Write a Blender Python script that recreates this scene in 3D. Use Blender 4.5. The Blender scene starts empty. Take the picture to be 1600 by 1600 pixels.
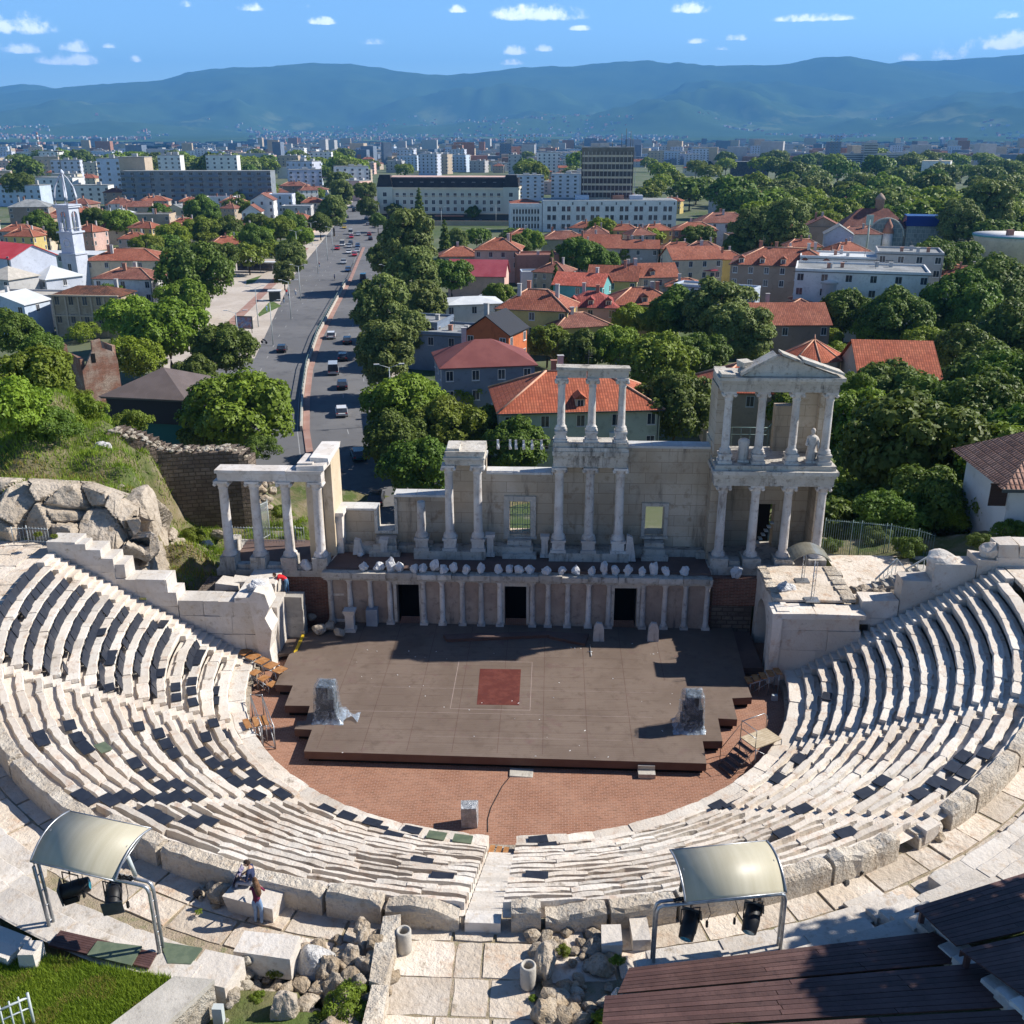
import bpy, math, random
import numpy as np
from mathutils import Vector, Matrix, noise as mnoise
S = bpy.context.scene
COL = S.collection
PI = math.pi
# ------------------------------------------------------------------ camera
CAM = Vector((1.6, -44.9, 26.0)); PITCH = math.radians(20.65); YAW = math.radians(2.35); FPX = 1560.0
cd = bpy.data.cameras.new('camera'); cam = bpy.data.objects.new('camera', cd); COL.objects.link(cam)
cam.location = CAM; cam.rotation_euler = (PI/2-PITCH, 0, YAW)
cd.sensor_fit = 'HORIZONTAL'; cd.angle = 2*math.atan(800/FPX); cd.clip_start = 0.3; cd.clip_end = 90000
S.camera = cam
# ------------------------------------------------------------------ light
SUN_AZ, SUN_EL = math.radians(16), math.radians(38.8)     # azimuth from +X towards +Y
sv = Vector((math.cos(SUN_EL)*math.cos(SUN_AZ), math.cos(SUN_EL)*math.sin(SUN_AZ), math.sin(SUN_EL)))
sd = bpy.data.lights.new('sun', 'SUN'); sd.energy = 5.0; sd.angle = math.radians(0.53); sd.color = (1.0, .95, .87)
so = bpy.data.objects.new('sun', sd); COL.objects.link(so); so.rotation_euler = sv.to_track_quat('Z', 'Y').to_euler()
S.view_settings.view_transform = 'Standard'; S.view_settings.look = 'None'
S.view_settings.exposure = 0.72; S.view_settings.gamma = 1.0
S.cycles.max_bounces = 6; S.cycles.diffuse_bounces = 2; S.cycles.glossy_bounces = 2
S.cycles.transmission_bounces = 4; S.cycles.volume_bounces = 0; S.cycles.transparent_max_bounces = 6
S.cycles.caustics_reflective = False; S.cycles.caustics_refractive = False
W = bpy.data.worlds.new('World'); S.world = W; W.use_nodes = True
def world():
    nt = W.node_tree; nt.nodes.clear(); N = nt.nodes.new; L = nt.links.new
    out = N('ShaderNodeOutputWorld'); bg = N('ShaderNodeBackground'); bg.inputs[1].default_value = 0.056
    sky = N('ShaderNodeTexSky'); sky.sky_type = 'NISHITA'; sky.sun_disc = False
    sky.sun_elevation = SUN_EL; sky.sun_rotation = PI/2-SUN_AZ; sky.altitude = 1500; sky.dust_density = .05; sky.ozone_density = 5.0; sky.air_density = 1.0
    tc = N('ShaderNodeTexCoord'); sep = N('ShaderNodeSeparateXYZ'); L(tc.outputs['Generated'], sep.inputs[0])
    def M(op, a, b=None, c=None):
        m = N('ShaderNodeMath'); m.operation = op
        for i, v in enumerate((a, b, c)):
            if v is None: continue
            if isinstance(v, (int, float)): m.inputs[i].default_value = v
            else: L(v, m.inputs[i])
        return m.outputs[0]
    az = M('MULTIPLY', M('ARCTAN2', sep.outputs[0], sep.outputs[1]), 57.2958)
    el = M('MULTIPLY', M('ARCSINE', sep.outputs[2]), 57.2958)
    nz = N('ShaderNodeTexNoise'); nz.inputs['Scale'].default_value = 75; nz.inputs['Detail'].default_value = 8; nz.inputs['Roughness'].default_value = .62
    L(tc.outputs['Generated'], nz.inputs[0])
    nz2 = N('ShaderNodeTexNoise'); nz2.inputs['Scale'].default_value = 26; nz2.inputs['Detail'].default_value = 4; L(tc.outputs['Generated'], nz2.inputs[0])
    acc = 0.0
    # clouds: azimuth, elevation (degrees), half width, half height, strength
    for x, y, w, h, s in CLOUDS:
        dx = (x-800)/FPX; a = math.degrees(math.atan(dx)) - math.degrees(YAW)
        e = math.degrees(math.atan((800-y)/FPX)-PITCH)
        k = 57.3/FPX
        # flat base: the lower half falls off faster than the top
        dy = M('MULTIPLY', M('SUBTRACT', el, e-h*k*.45), 1/(h*k*1.35))
        dyn = M('MAXIMUM', dy, M('MULTIPLY', dy, -3.2))
        dxn = M('MULTIPLY', M('SUBTRACT', az, a), 1/(w*k))
        r = M('SQRT', M('ADD', M('MULTIPLY', dxn, dxn), M('MULTIPLY', dyn, dyn)))
        acc = M('MAXIMUM', acc, M('MULTIPLY', M('SUBTRACT', 1.25, r), s))
    nn = M('ADD', M('MULTIPLY', M('SUBTRACT', nz.outputs[0], .5), 4.2), M('MULTIPLY', M('SUBTRACT', nz2.outputs[0], .5), 1.8))
    m = M('ADD', acc, M('MULTIPLY', nn, M('MINIMUM', M('MULTIPLY', acc, 2.2), 1.0)))
    mr = N('ShaderNodeMapRange'); mr.interpolation_type = 'SMOOTHSTEP'; L(m, mr.inputs[0])
    mr.inputs[1].default_value = .10; mr.inputs[2].default_value = 1.35; mr.inputs[4].default_value = .92
    # cloud colour: sunlit white with a faint blue shade where the puff is thin
    cr = N('ShaderNodeMix'); cr.data_type = 'RGBA'; L(nz.outputs[0], cr.inputs[0])
    cr.inputs[6].default_value = (17, 20, 24, 1); cr.inputs[7].default_value = (31, 31, 31, 1)
    mx = N('ShaderNodeMix'); mx.data_type = 'RGBA'; L(mr.outputs[0], mx.inputs[0]); tn = N('ShaderNodeMix'); tn.data_type = 'RGBA'; tn.blend_type = 'MULTIPLY'; tn.inputs[0].default_value = 1; hz = N('ShaderNodeMapRange'); hz.interpolation_type = 'SMOOTHSTEP'; L(el, hz.inputs[0]); hz.inputs[1].default_value = 2; hz.inputs[2].default_value = 26; hr = N('ShaderNodeMix'); hr.data_type = 'RGBA'; L(hz.outputs[0], hr.inputs[0]); hr.inputs[6].default_value = (2.05,2.3,2.5,1); hr.inputs[7].default_value = (.85,.98,1.15,1); L(hr.outputs[2], tn.inputs[7]); L(sky.outputs[0], tn.inputs[6]); L(tn.outputs[2], mx.inputs[6]); L(cr.outputs[2], mx.inputs[7])
    L(mx.outputs[2], bg.inputs[0]); L(bg.outputs[0], out.inputs[0])
CLOUDS = [(98,52,46,15,1.3),(98,87,30,8,1.1),(180,82,20,9,1.1),(168,101,40,9,1.1),(20,62,20,12,.6),(228,80,10,4,.9),(263,99,8,5,.9),(342,15,10,5,.6),(434,16,20,7,1.1),
 (532,35,20,6,1.3),(395,1,22,5,1.1),(722,14,16,6,1),(836,20,66,12,1.3),(798,78,24,8,1.1),(845,75,14,6,1.2),(800,97,16,5,1.1),(898,44,18,4,1),(600,66,22,5,.5),
 (1052,13,26,10,1.1),(1226,34,52,6,1),(1118,61,14,6,1.2),(1060,66,20,4,.9),(1095,78,14,3,.7),(1487,40,30,6,.8),(1366,96,20,6,1.1),(1420,88,26,15,.95),(1512,76,60,13,1.2),(1590,68,18,8,.8),(506,12,12,4,.5)]
world()
# ------------------------------------------------------------------ helpers
FWD = Vector((-math.sin(YAW)*math.cos(PITCH), math.cos(YAW)*math.cos(PITCH), -math.sin(PITCH)))
RGT = Vector((math.cos(YAW), math.sin(YAW), 0)); UPV = RGT.cross(FWD)
def ray(x, y): return FWD*FPX + RGT*(x-800) - UPV*(y-800)
def G(x, y, z):
    "world point at height z seen at photo pixel (x, y)"
    d = ray(x, y); return CAM + d*((z-CAM.z)/d.z)
def GY(x, y, Y):
    d = ray(x, y); return CAM + d*((Y-CAM.y)/d.y)
GZ = -14.0
rnd = random.Random(7)
U = rnd.uniform
class MB:
    "collects geometry and links it as one mesh object"
    def __init__(s): s.v = []; s.f = []; s.m = []; s.t = []; s.sm = []
    def add(s, vs, fs, m=0, t=1.0, smooth=False):
        b = len(s.v); s.v += [tuple(v) for v in vs]
        s.t += [t]*len(vs)
        for f in fs: s.f.append(tuple(i+b for i in f)); s.m.append(m); s.sm.append(smooth)
        return b
    def box(s, x0, x1, y0, y1, z0, z1, m=0, t=1.0, rot=0, j=0, c=None):
        vs = [(x, y, z) for z in (z0, z1) for x, y in ((x0,y0),(x1,y0),(x1,y1),(x0,y1))]
        if j: vs = [(x+U(-j,j), y+U(-j,j), z+U(-j,j)) for x, y, z in vs]
        if rot:
            cx, cy = c if c else ((x0+x1)/2, (y0+y1)/2); ca, sa = math.cos(rot), math.sin(rot)
            vs = [(cx+(x-cx)*ca-(y-cy)*sa, cy+(x-cx)*sa+(y-cy)*ca, z) for x, y, z in vs]
        s.add(vs, [(3,2,1,0),(4,5,6,7),(0,1,5,4),(1,2,6,5),(2,3,7,6),(3,0,4,7)], m, t)
    def cbox(s, cx, cy, cz, sx, sy, sz, rot=0, m=0, t=1.0, j=0):
        s.box(cx-sx/2, cx+sx/2, cy-sy/2, cy+sy/2, cz-sz/2, cz+sz/2, m, t, rot, j)
    def prism(s, poly, z0, z1, m=0, t=1.0, mtop=None):
        n = len(poly); vs = [(p[0], p[1], z0) for p in poly]+[(p[0], p[1], z1) for p in poly]
        a = sum(poly[i][0]*poly[(i+1)%n][1]-poly[(i+1)%n][0]*poly[i][1] for i in range(n))
        F = [tuple(range(n-1,-1,-1))]+[(i, (i+1)%n, n+(i+1)%n, n+i) for i in range(n)]; T = [tuple(range(n, 2*n))]
        if a < 0: F = [f[::-1] for f in F]; T = [f[::-1] for f in T]
        b = s.add(vs, F, m, t); 
        for f in T: s.f.append(tuple(i+b for i in f)); s.m.append(m if mtop is None else mtop); s.sm.append(False)
    def xprism(s, prof, x0, x1, m=0, t=1.0):
        "profile in (y, z) swept along x"
        n = len(prof); vs = [(x0, y, z) for y, z in prof]+[(x1, y, z) for y, z in prof]
        a = sum(prof[i][0]*prof[(i+1)%n][1]-prof[(i+1)%n][0]*prof[i][1] for i in range(n))
        F = [tuple(range(n-1,-1,-1)), tuple(range(n, 2*n))]+[(i, (i+1)%n, n+(i+1)%n, n+i) for i in range(n)]
        if a < 0: F = [f[::-1] for f in F]
        s.add(vs, F, m, t)
    def yprism(s, prof, y0, y1, m=0, t=1.0):
        "profile in (x, z) swept along y"
        n = len(prof); vs = [(x, y0, z) for x, z in prof]+[(x, y1, z) for x, z in prof]
        a = sum(prof[i][0]*prof[(i+1)%n][1]-prof[(i+1)%n][0]*prof[i][1] for i in range(n))
        F = [tuple(range(n)), tuple(range(2*n-1, n-1, -1))]+[((i+1)%n, i, n+i, n+(i+1)%n) for i in range(n)]
        if a < 0: F = [f[::-1] for f in F]
        s.add(vs, F, m, t)
    def tube(s, pts, r, n=8, m=0, t=1.0, closed=False, cap=True):
        pts = [Vector(p) for p in pts]; N = len(pts); vs = []; up = Vector((0,0,1))
        for i, p in enumerate(pts):
            d = (pts[min(i+1, N-1)]-pts[max(i-1, 0)])
            if closed: d = pts[(i+1)%N]-pts[i-1]
            d.normalize(); a = d.cross(up)
            if a.length < 1e-3: a = d.cross(Vector((0,1,0)))
            a.normalize(); b = a.cross(d); rr = r[i] if isinstance(r, (list, tuple)) else r
            for k in range(n):
                an = 2*PI*k/n; vs.append(p+a*math.cos(an)*rr+b*math.sin(an)*rr)
        F = []
        for i in range(N if closed else N-1):
            j = (i+1) % N
            for k in range(n): F.append((i*n+(k+1)%n, i*n+k, j*n+k, j*n+(k+1)%n))
        if cap and not closed: F += [tuple(range(n)), tuple(range(N*n-1, (N-1)*n-1, -1))]
        s.add(vs, F, m, t, True)
    def lathe(s, prof, cx=0, cy=0, n=16, m=0, t=1.0, smooth=True, cap=True):
        "profile of (radius, z), bottom up"
        vs = [(cx+r*math.cos(2*PI*k/n), cy+r*math.sin(2*PI*k/n), z) for r, z in prof for k in range(n)]
        F = [(i*n+k, i*n+(k+1)%n, (i+1)*n+(k+1)%n, (i+1)*n+k) for i in range(len(prof)-1) for k in range(n)]
        if cap: F += [tuple(range(n-1,-1,-1)), tuple(range((len(prof)-1)*n, len(prof)*n))]
        s.add(vs, F, m, t, smooth)
    def hull(s, pts, m=0, t=1.0):
        import bmesh
        bm = bmesh.new()
        for p in pts: bm.verts.new(p)
        r = bmesh.ops.convex_hull(bm, input=bm.verts); bad = [g for g in r['geom_interior'] if isinstance(g, bmesh.types.BMVert)]
        if bad: bmesh.ops.delete(bm, geom=bad, context='VERTS')
        bm.verts.index_update(); s.add([v.co[:] for v in bm.verts], [[v.index for v in f.verts] for f in bm.faces], m, t); bm.free()
    def rock(s, c, sz, rot=0, m=0, t=1.0, seed=0, n=3, rough=.16, flat=.35):
        "an angular, weathered boulder"
        import bmesh
        bm = bmesh.new(); bmesh.ops.create_icosphere(bm, subdivisions=n, radius=1)
        o = Vector((seed*3.7, seed*1.3, seed*.9)); ca, sa = math.cos(rot), math.sin(rot)
        R = random.Random(seed); planes = [(Vector((R.uniform(-1,1), R.uniform(-1,1), R.uniform(-.6,1))).normalized(), R.uniform(.6,.86)) for _ in range(15)]
        for v in bm.verts:
            p = v.co.copy()
            for nn, d in planes:
                k = p.dot(nn)-d
                if k > 0: p -= nn*k*(.95)
            p *= 1+rough*(mnoise.noise(p*2.2+o)*.9+mnoise.noise(p*6+o)*.35)
            x, y, z = p.x*sz[0], p.y*sz[1], p.z*sz[2]
            v.co = Vector((c[0]+x*ca-y*sa, c[1]+x*sa+y*ca, c[2]+z))
        bm.verts.index_update(); s.add([v.co[:] for v in bm.verts], [[v.index for v in f.verts] for f in bm.faces], m, t); bm.free()
    def data(s, name, mats):
        me = bpy.data.meshes.new(name)
        me.from_pydata(s.v, [], s.f)
        for m in (mats if isinstance(mats, (list, tuple)) else [mats]): me.materials.append(m)
        if me.polygons:
            me.polygons.foreach_set('material_index', s.m); me.polygons.foreach_set('use_smooth', s.sm)
            finish(me, s.t)
        return me
    def build(s, name, mats, parent=None, loc=None):
        return link(name, s.data(name, mats), parent, loc)
def finish(me, tint=None):
    "box-mapped UVs in metres on every face: u level along the face, v up its slope"
    nl = len(me.loops); npoly = len(me.polygons)
    li = np.empty(nl, np.int32); me.loops.foreach_get('vertex_index', li)
    co = np.empty(len(me.vertices)*3, np.float32); me.vertices.foreach_get('co', co); co = co.reshape(-1, 3)
    nr = np.empty(npoly*3, np.float32); me.polygons.foreach_get('normal', nr); nr = nr.reshape(-1, 3)
    lt = np.empty(npoly, np.int32); me.polygons.foreach_get('loop_total', lt)
    pn = np.repeat(nr, lt, axis=0); u = np.stack([-pn[:,1], pn[:,0], np.zeros(nl)], 1); ln = np.linalg.norm(u, axis=1)
    flat = ln < .05; u[flat] = (1,0,0); ln[flat] = 1; u /= ln[:,None]; v = np.cross(pn, u); p = co[li]
    uv = np.stack([(p*u).sum(1), (p*v).sum(1)], 1).astype(np.float32)
    l = me.uv_layers.new(name='uv'); l.data.foreach_set('uv', uv.ravel())
    if tint is not None:
        a = me.attributes.new('tint', 'FLOAT', 'POINT'); a.data.foreach_set('value', np.array(tint, np.float32))
    me.update()
def link(name, data, parent=None, loc=None):
    o = bpy.data.objects.new(name, data); COL.objects.link(o)
    if parent is not None: o.parent = parent
    if loc is not None: o.location = loc
    return o
def tag(o, label, cat, group=None):
    o['label'] = label; o['category'] = cat
    if group: o['group'] = group
    return o
def thing(name, label, cat, loc=(0,0,0), rz=0, group=None):
    o = bpy.data.objects.new(name, None); COL.objects.link(o); o.location = loc; o.rotation_euler = (0,0,rz); o.empty_display_size = .3
    return tag(o, label, cat, group)
def struct(o, kind='structure'): o['kind'] = kind; return o
def kids(o): return [c for c in KID.get(o.name, [])]
def tree_of(root):
    allo = list(COL.objects); ch = {}
    for o in allo:
        if o.parent: ch.setdefault(o.parent.name, []).append(o)
    return ch
def dup(root, loc, rz=0, label=None, group=None, scale=None, ch=None):
    ch = ch if ch is not None else tree_of(root)
    def cp(o, par):
        c = o.copy(); COL.objects.link(c)
        if par: c.parent = par
        for k in ch.get(o.name, []): cp(k, c)
        return c
    r = cp(root, None); r.location = loc; r.rotation_euler = (0,0,rz)
    if scale: r.scale = scale if isinstance(scale, tuple) else (scale,)*3
    if label: r['label'] = label
    if group: r['group'] = group
    return r
# ------------------------------------------------------------------ materials
def nodes(name):
    m = bpy.data.materials.new(name); m.use_nodes = True; nt = m.node_tree; return m, nt, nt.nodes.new, nt.links.new, nt.nodes['Principled BSDF']
def mat(name, c, c2=None, c3=None, rough=.85, sc=.8, sc3=6.0, bump=.15, bs=14.0, streak=False, tint=True, metal=0.0, stain=None, pat=None, spec=.3, coords='Object', alpha=1.0, objvar=0, contrast=1.0, stlo=.56):
    """colour c varied to c2 by broad noise and c3 by fine noise; tint multiplies it; pat = ('brick', w, h, mortar colour, size) or
    ('tile', w, strength) or ('plank', w, dark) laid in the metre UVs"""
    m, nt, N, L, P = nodes(name)
    tc = N('ShaderNodeTexCoord'); vec = tc.outputs[coords]
    if objvar:
        oi = N('ShaderNodeObjectInfo'); ad = N('ShaderNodeVectorMath'); ad.operation = 'ADD'; L(vec, ad.inputs[0]); cmb = N('ShaderNodeCombineXYZ')
        mu = N('ShaderNodeMath'); mu.operation = 'MULTIPLY'; L(oi.outputs['Random'], mu.inputs[0]); mu.inputs[1].default_value = 57.
        L(mu.outputs[0], cmb.inputs[0]); L(cmb.outputs[0], ad.inputs[1]); vec = ad.outputs[0]
    def noise(s, det=4, rg=.6, v=None):
        n = N('ShaderNodeTexNoise'); n.inputs['Scale'].default_value = s; n.inputs['Detail'].default_value = det; n.inputs['Roughness'].default_value = rg; L(v or vec, n.inputs[0]); return n.outputs[0]
    def ramp(f, a, b):
        r = N('ShaderNodeMapRange'); L(f, r.inputs[0]); r.inputs[1].default_value = a; r.inputs[2].default_value = b; r.interpolation_type = 'SMOOTHSTEP'; return r.outputs[0]
    def mix(f, a, b, mode='MIX'):
        x = N('ShaderNodeMix'); x.data_type = 'RGBA'; x.blend_type = mode
        if isinstance(f, (int, float)): x.inputs[0].default_value = f
        else: L(f, x.inputs[0])
        for i, q in ((6, a), (7, b)):
            if isinstance(q, tuple): x.inputs[i].default_value = (*q[:3], 1)
            else: L(q, x.inputs[i])
        return x.outputs[2]
    col = tuple(c); v = vec
    if streak:
        mp = N('ShaderNodeMapping'); mp.inputs['Scale'].default_value = (1, 1, .16); L(vec, mp.inputs[0]); v = mp.outputs[0]
    if c2: col = mix(ramp(noise(sc), .38, .64), col, tuple(c2))
    if c3: col = mix(ramp(noise(sc3, 5, .7), .5, .72), col, tuple(c3))
    if stain: col = mix(ramp(noise(sc*2.3, 6, .72, v), stlo, .74), col, tuple(stain))
    bh = None
    if pat:
        k = pat[0]; uv = tc.outputs['UV']
        if k == 'brick':
            b = N('ShaderNodeTexBrick'); L(uv, b.inputs[0]); b.inputs['Scale'].default_value = 1; b.inputs['Brick Width'].default_value = pat[1]; b.inputs['Row Height'].default_value = pat[2]
            b.inputs['Mortar Size'].default_value = pat[4]; b.inputs['Mortar Smooth'].default_value = .3; b.inputs['Color1'].default_value = (1,1,1,1); b.inputs['Color2'].default_value = (pat[5] if len(pat) > 5 else .8,)*3+(1,)
            b.inputs['Mortar'].default_value = (1,1,1,1); col = mix(1.0, col, b.outputs[0], 'MULTIPLY'); col = mix(b.outputs['Fac'], col, tuple(pat[3])); bh = b.outputs['Fac']
        else:
            sx = N('ShaderNodeSeparateXYZ'); L(uv, sx.inputs[0])
            def saw(o, w, sharp):
                a = N('ShaderNodeMath'); a.operation = 'PINGPONG'; L(o, a.inputs[0]); a.inputs[1].default_value = w/2
                d = N('ShaderNodeMath'); d.operation = 'DIVIDE'; L(a.outputs[0], d.inputs[0]); d.inputs[1].default_value = w/2; return ramp(d.outputs[0], 0, sharp)
            if k == 'tile':
                a = saw(sx.outputs[0], pat[1], .7); b = saw(sx.outputs[1], pat[1]*1.6, .25); 
                mm = N('ShaderNodeMath'); mm.operation = 'MULTIPLY'; L(a, mm.inputs[0]); L(b, mm.inputs[1]); f = mm.outputs[0]
                # each tile its own fired tone
                wn = N('ShaderNodeTexWhiteNoise'); wn.noise_dimensions = '2D'; sn = N('ShaderNodeVectorMath'); sn.operation = 'SNAP'; L(uv, sn.inputs[0]); sn.inputs[1].default_value = (pat[1], pat[1]*1.6, 1); L(sn.outputs[0], wn.inputs[0])
                r = N('ShaderNodeMapRange'); L(wn.outputs[0], r.inputs[0]); r.inputs[3].default_value = .72; r.inputs[4].default_value = 1.18
                cc = N('ShaderNodeCombineXYZ'); [L(r.outputs[0], cc.inputs[i]) for i in range(3)]; col = mix(1.0, col, cc.outputs[0], 'MULTIPLY')
            else:
                f = saw(sx.outputs[1] if k == 'plank' else sx.outputs[0], pat[1], pat[3] if len(pat) > 3 else .12)
            inv = N('ShaderNodeMath'); inv.operation = 'SUBTRACT'; inv.inputs[0].default_value = 1; L(f, inv.inputs[1])
            sca = N('ShaderNodeMath'); sca.operation = 'MULTIPLY'; L(inv.outputs[0], sca.inputs[0]); sca.inputs[1].default_value = .8
            col = mix(sca.outputs[0], col, tuple(pat[2])); bh = inv.outputs[0]
    if tint:
        at = N('ShaderNodeAttribute'); at.attribute_name = 'tint'
        cc = N('ShaderNodeCombineXYZ'); [L(at.outputs['Fac'], cc.inputs[i]) for i in range(3)]; col = mix(1.0, col, cc.outputs[0], 'MULTIPLY')
    if isinstance(col, tuple): P.inputs['Base Color'].default_value = (*col, 1)
    else: L(col, P.inputs['Base Color'])
    P.inputs['Roughness'].default_value = rough; P.inputs['Metallic'].default_value = metal; P.inputs['Specular IOR Level'].default_value = spec
    if alpha < 1: P.inputs['Alpha'].default_value = alpha
    if bump:
        b = N('ShaderNodeBump'); b.inputs['Strength'].default_value = min(1, bump*2.2); b.inputs['Distance'].default_value = .06*bump/.15*min(1, 14/bs)
        h = noise(bs, 5, .65)
        if bh is not None:
            x = N('ShaderNodeMath'); x.operation = 'SUBTRACT'; L(h, x.inputs[0]); L(bh, x.inputs[1]); h = x.outputs[0]
        L(h, b.inputs['Height']); L(b.outputs[0], P.inputs['Normal'])
    return m
M = {}
M['marble'] = mat('marble', (.66,.58,.49), (.745,.69,.615), (.57,.43,.33), sc=.35, sc3=2.2, bump=.22, bs=9, rough=.75, stain=(.22,.175,.13), stlo=.585)
M['marble_white'] = mat('marble_white', (.60,.55,.49), (.68,.64,.59), (.52,.44,.35), sc=.7, sc3=3, bump=.2, bs=7, rough=.7, stain=(.30,.25,.19), stlo=.58)
M['paving'] = mat('paving', (.60,.51,.41), (.70,.62,.53), (.52,.37,.26), sc=.6, sc3=1.7, bump=.3, bs=5, stain=(.24,.19,.13), stlo=.56)
M['rockwall'] = mat('rockwall', (.50,.42,.33), (.60,.53,.44), (.28,.23,.18), sc=1.2, sc3=4, bump=.45, bs=5)
M['render'] = mat('render', (.45,.365,.265), (.55,.47,.37), (.35,.265,.18), sc=.4, sc3=1.6, bump=.12, bs=8, stain=(.13,.105,.08), streak=True, stlo=.53, pat=('brick', 1.7, .62, (.20,.15,.10), .010, .82))
M['column'] = mat('column', (.50,.46,.42), (.62,.59,.55), (.33,.28,.25), sc=.8, sc3=3, bump=.15, bs=9, stain=(.17,.145,.13), streak=True)
M['trim'] = mat('trim', (.46,.42,.36), (.56,.52,.46), (.27,.235,.19), sc=.7, sc3=3.5, bump=.25, bs=8, stain=(.075,.07,.062), streak=True, stlo=.5)
M['podium'] = mat('podium', (.34,.26,.21), (.44,.35,.28), (.24,.19,.16), sc=.6, sc3=3, bump=.15, bs=8, stain=(.13,.11,.10), streak=True)
M['redbrick'] = mat('redbrick', (.26,.095,.06), (.33,.15,.10), (.16,.08,.06), sc=1, bump=.2, bs=10, pat=('brick', .34, .09, (.30,.23,.18), .012, .6))
M['roughstone'] = mat('roughstone', (.21,.16,.125), (.28,.22,.17), (.15,.115,.09), sc=.7, sc3=3, bump=.4, bs=5, pat=('brick', .6, .26, (.11,.085,.065), .03, .65))
M['oldbrick'] = mat('oldbrick', (.36,.15,.09), (.55,.43,.34), (.24,.12,.08), sc=.5, sc3=3, bump=.4, bs=5, pat=('brick', .4, .14, (.3,.22,.17), .02, .7))
M['orchestra'] = mat('orchestra', (.30,.140,.083), (.37,.19,.12), (.24,.12,.072), sc=.5, sc3=4, bump=.12, bs=10, pat=('brick', .24, .11, (.40,.25,.19), .011, .75), stain=(.14,.12,.06), stlo=.66)
M['deck'] = mat('deck', (.158,.118,.092), (.19,.145,.115), (.132,.097,.075), sc=.45, sc3=2.2, bump=.06, rough=.55, pat=('plank', .145, (.10,.068,.058), .16), stain=(.16,.10,.09))
M['deckside'] = mat('deckside', (.10,.055,.045), (.12,.07,.055), rough=.6, sc=1)
M['redmat'] = mat('redmat', (.105,.024,.018), (.14,.038,.028), (.08,.02,.015), sc=2.0, sc3=5, bump=.05)
M['skenedeck'] = mat('skenedeck', (.12,.08,.068), (.16,.105,.088), sc=.8, bump=.05, pat=('plank', .15, (.05,.035,.03), .18))
M['whiteline'] = mat('whiteline', (.30,.235,.205), (.36,.28,.25), sc=3)
M['wrap'] = mat('wrap', (.78,.78,.79), (.88,.88,.88), rough=.5, bump=.6, bs=9, sc=2)
M['black'] = mat('black', (.012,.012,.014), rough=.5, bump=0)
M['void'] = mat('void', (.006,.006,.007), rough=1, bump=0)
M['pad'] = mat('pad', (.021,.025,.037), (.03,.035,.048), rough=.42, sc=3, bump=.05, objvar=1, spec=.3)
M['padgreen'] = mat('padgreen', (.10,.13,.085), (.14,.17,.11), rough=.5, sc=3, bump=.05)
M['steel'] = mat('steel', (.42,.44,.46), (.30,.31,.33), rough=.38, metal=.7, sc=4, bump=.05)
M['paintmetal'] = mat('paintmetal', (.46,.50,.50), rough=.5, sc=4, bump=.03)
M['darkmetal'] = mat('darkmetal', (.055,.065,.065), rough=.5, bump=.03)
M['greenmetal'] = mat('greenmetal', (.17,.25,.235), rough=.5, bump=.03)
M['orangewood'] = mat('orangewood', (.34,.15,.05), (.44,.23,.10), sc=4, rough=.5, bump=.08, pat=('plank', .09, (.2,.08,.02), .15))
M['palewood'] = mat('palewood', (.46,.37,.25), (.55,.46,.33), sc=4, pat=('plank', .14, (.2,.15,.1), .15))
M['browndeck'] = mat('browndeck', (.080,.040,.036), (.115,.062,.055), (.06,.032,.030), sc=.9, sc3=6, bump=.1, rough=.6, pat=('plank', .14, (.016,.010,.010), .10))
M['soil'] = mat('soil', (.16,.12,.08), (.24,.19,.13), (.09,.10,.04), sc=.6, sc3=3, bump=.4, bs=4)
M['rock'] = mat('rock', (.40,.335,.26), (.50,.43,.35), (.25,.195,.14), sc=.5, sc3=2.3, bump=.5, bs=3.2, stain=(.10,.075,.05), stlo=.58)
M['concrete'] = mat('concrete', (.42,.39,.34), (.52,.48,.42), (.33,.30,.26), sc=.8, sc3=4, bump=.15, stain=(.25,.22,.18))
M['asphalt'] = mat('asphalt', (.125,.124,.128), (.16,.158,.16), (.105,.104,.107), sc=.05, sc3=.35, bump=.03, rough=.85, stain=(.07,.07,.075), stlo=.54)
M['sidewalk'] = mat('sidewalk', (.44,.38,.32), (.52,.46,.40), (.36,.30,.26), sc=.1, sc3=1, bump=.05)
M['redpave'] = mat('redpave', (.30,.17,.135), (.36,.23,.19), sc=.3, bump=.05)
M['roadpaint'] = mat('roadpaint', (.30,.30,.30), sc=1, bump=0)
M['glass'] = mat('glass', (.025,.032,.045), (.06,.07,.09), rough=.12, sc=.5, bump=0, spec=.6, objvar=1)
M['bark'] = mat('bark', (.09,.065,.045), (.14,.11,.08), sc=3, bump=.4)
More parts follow.
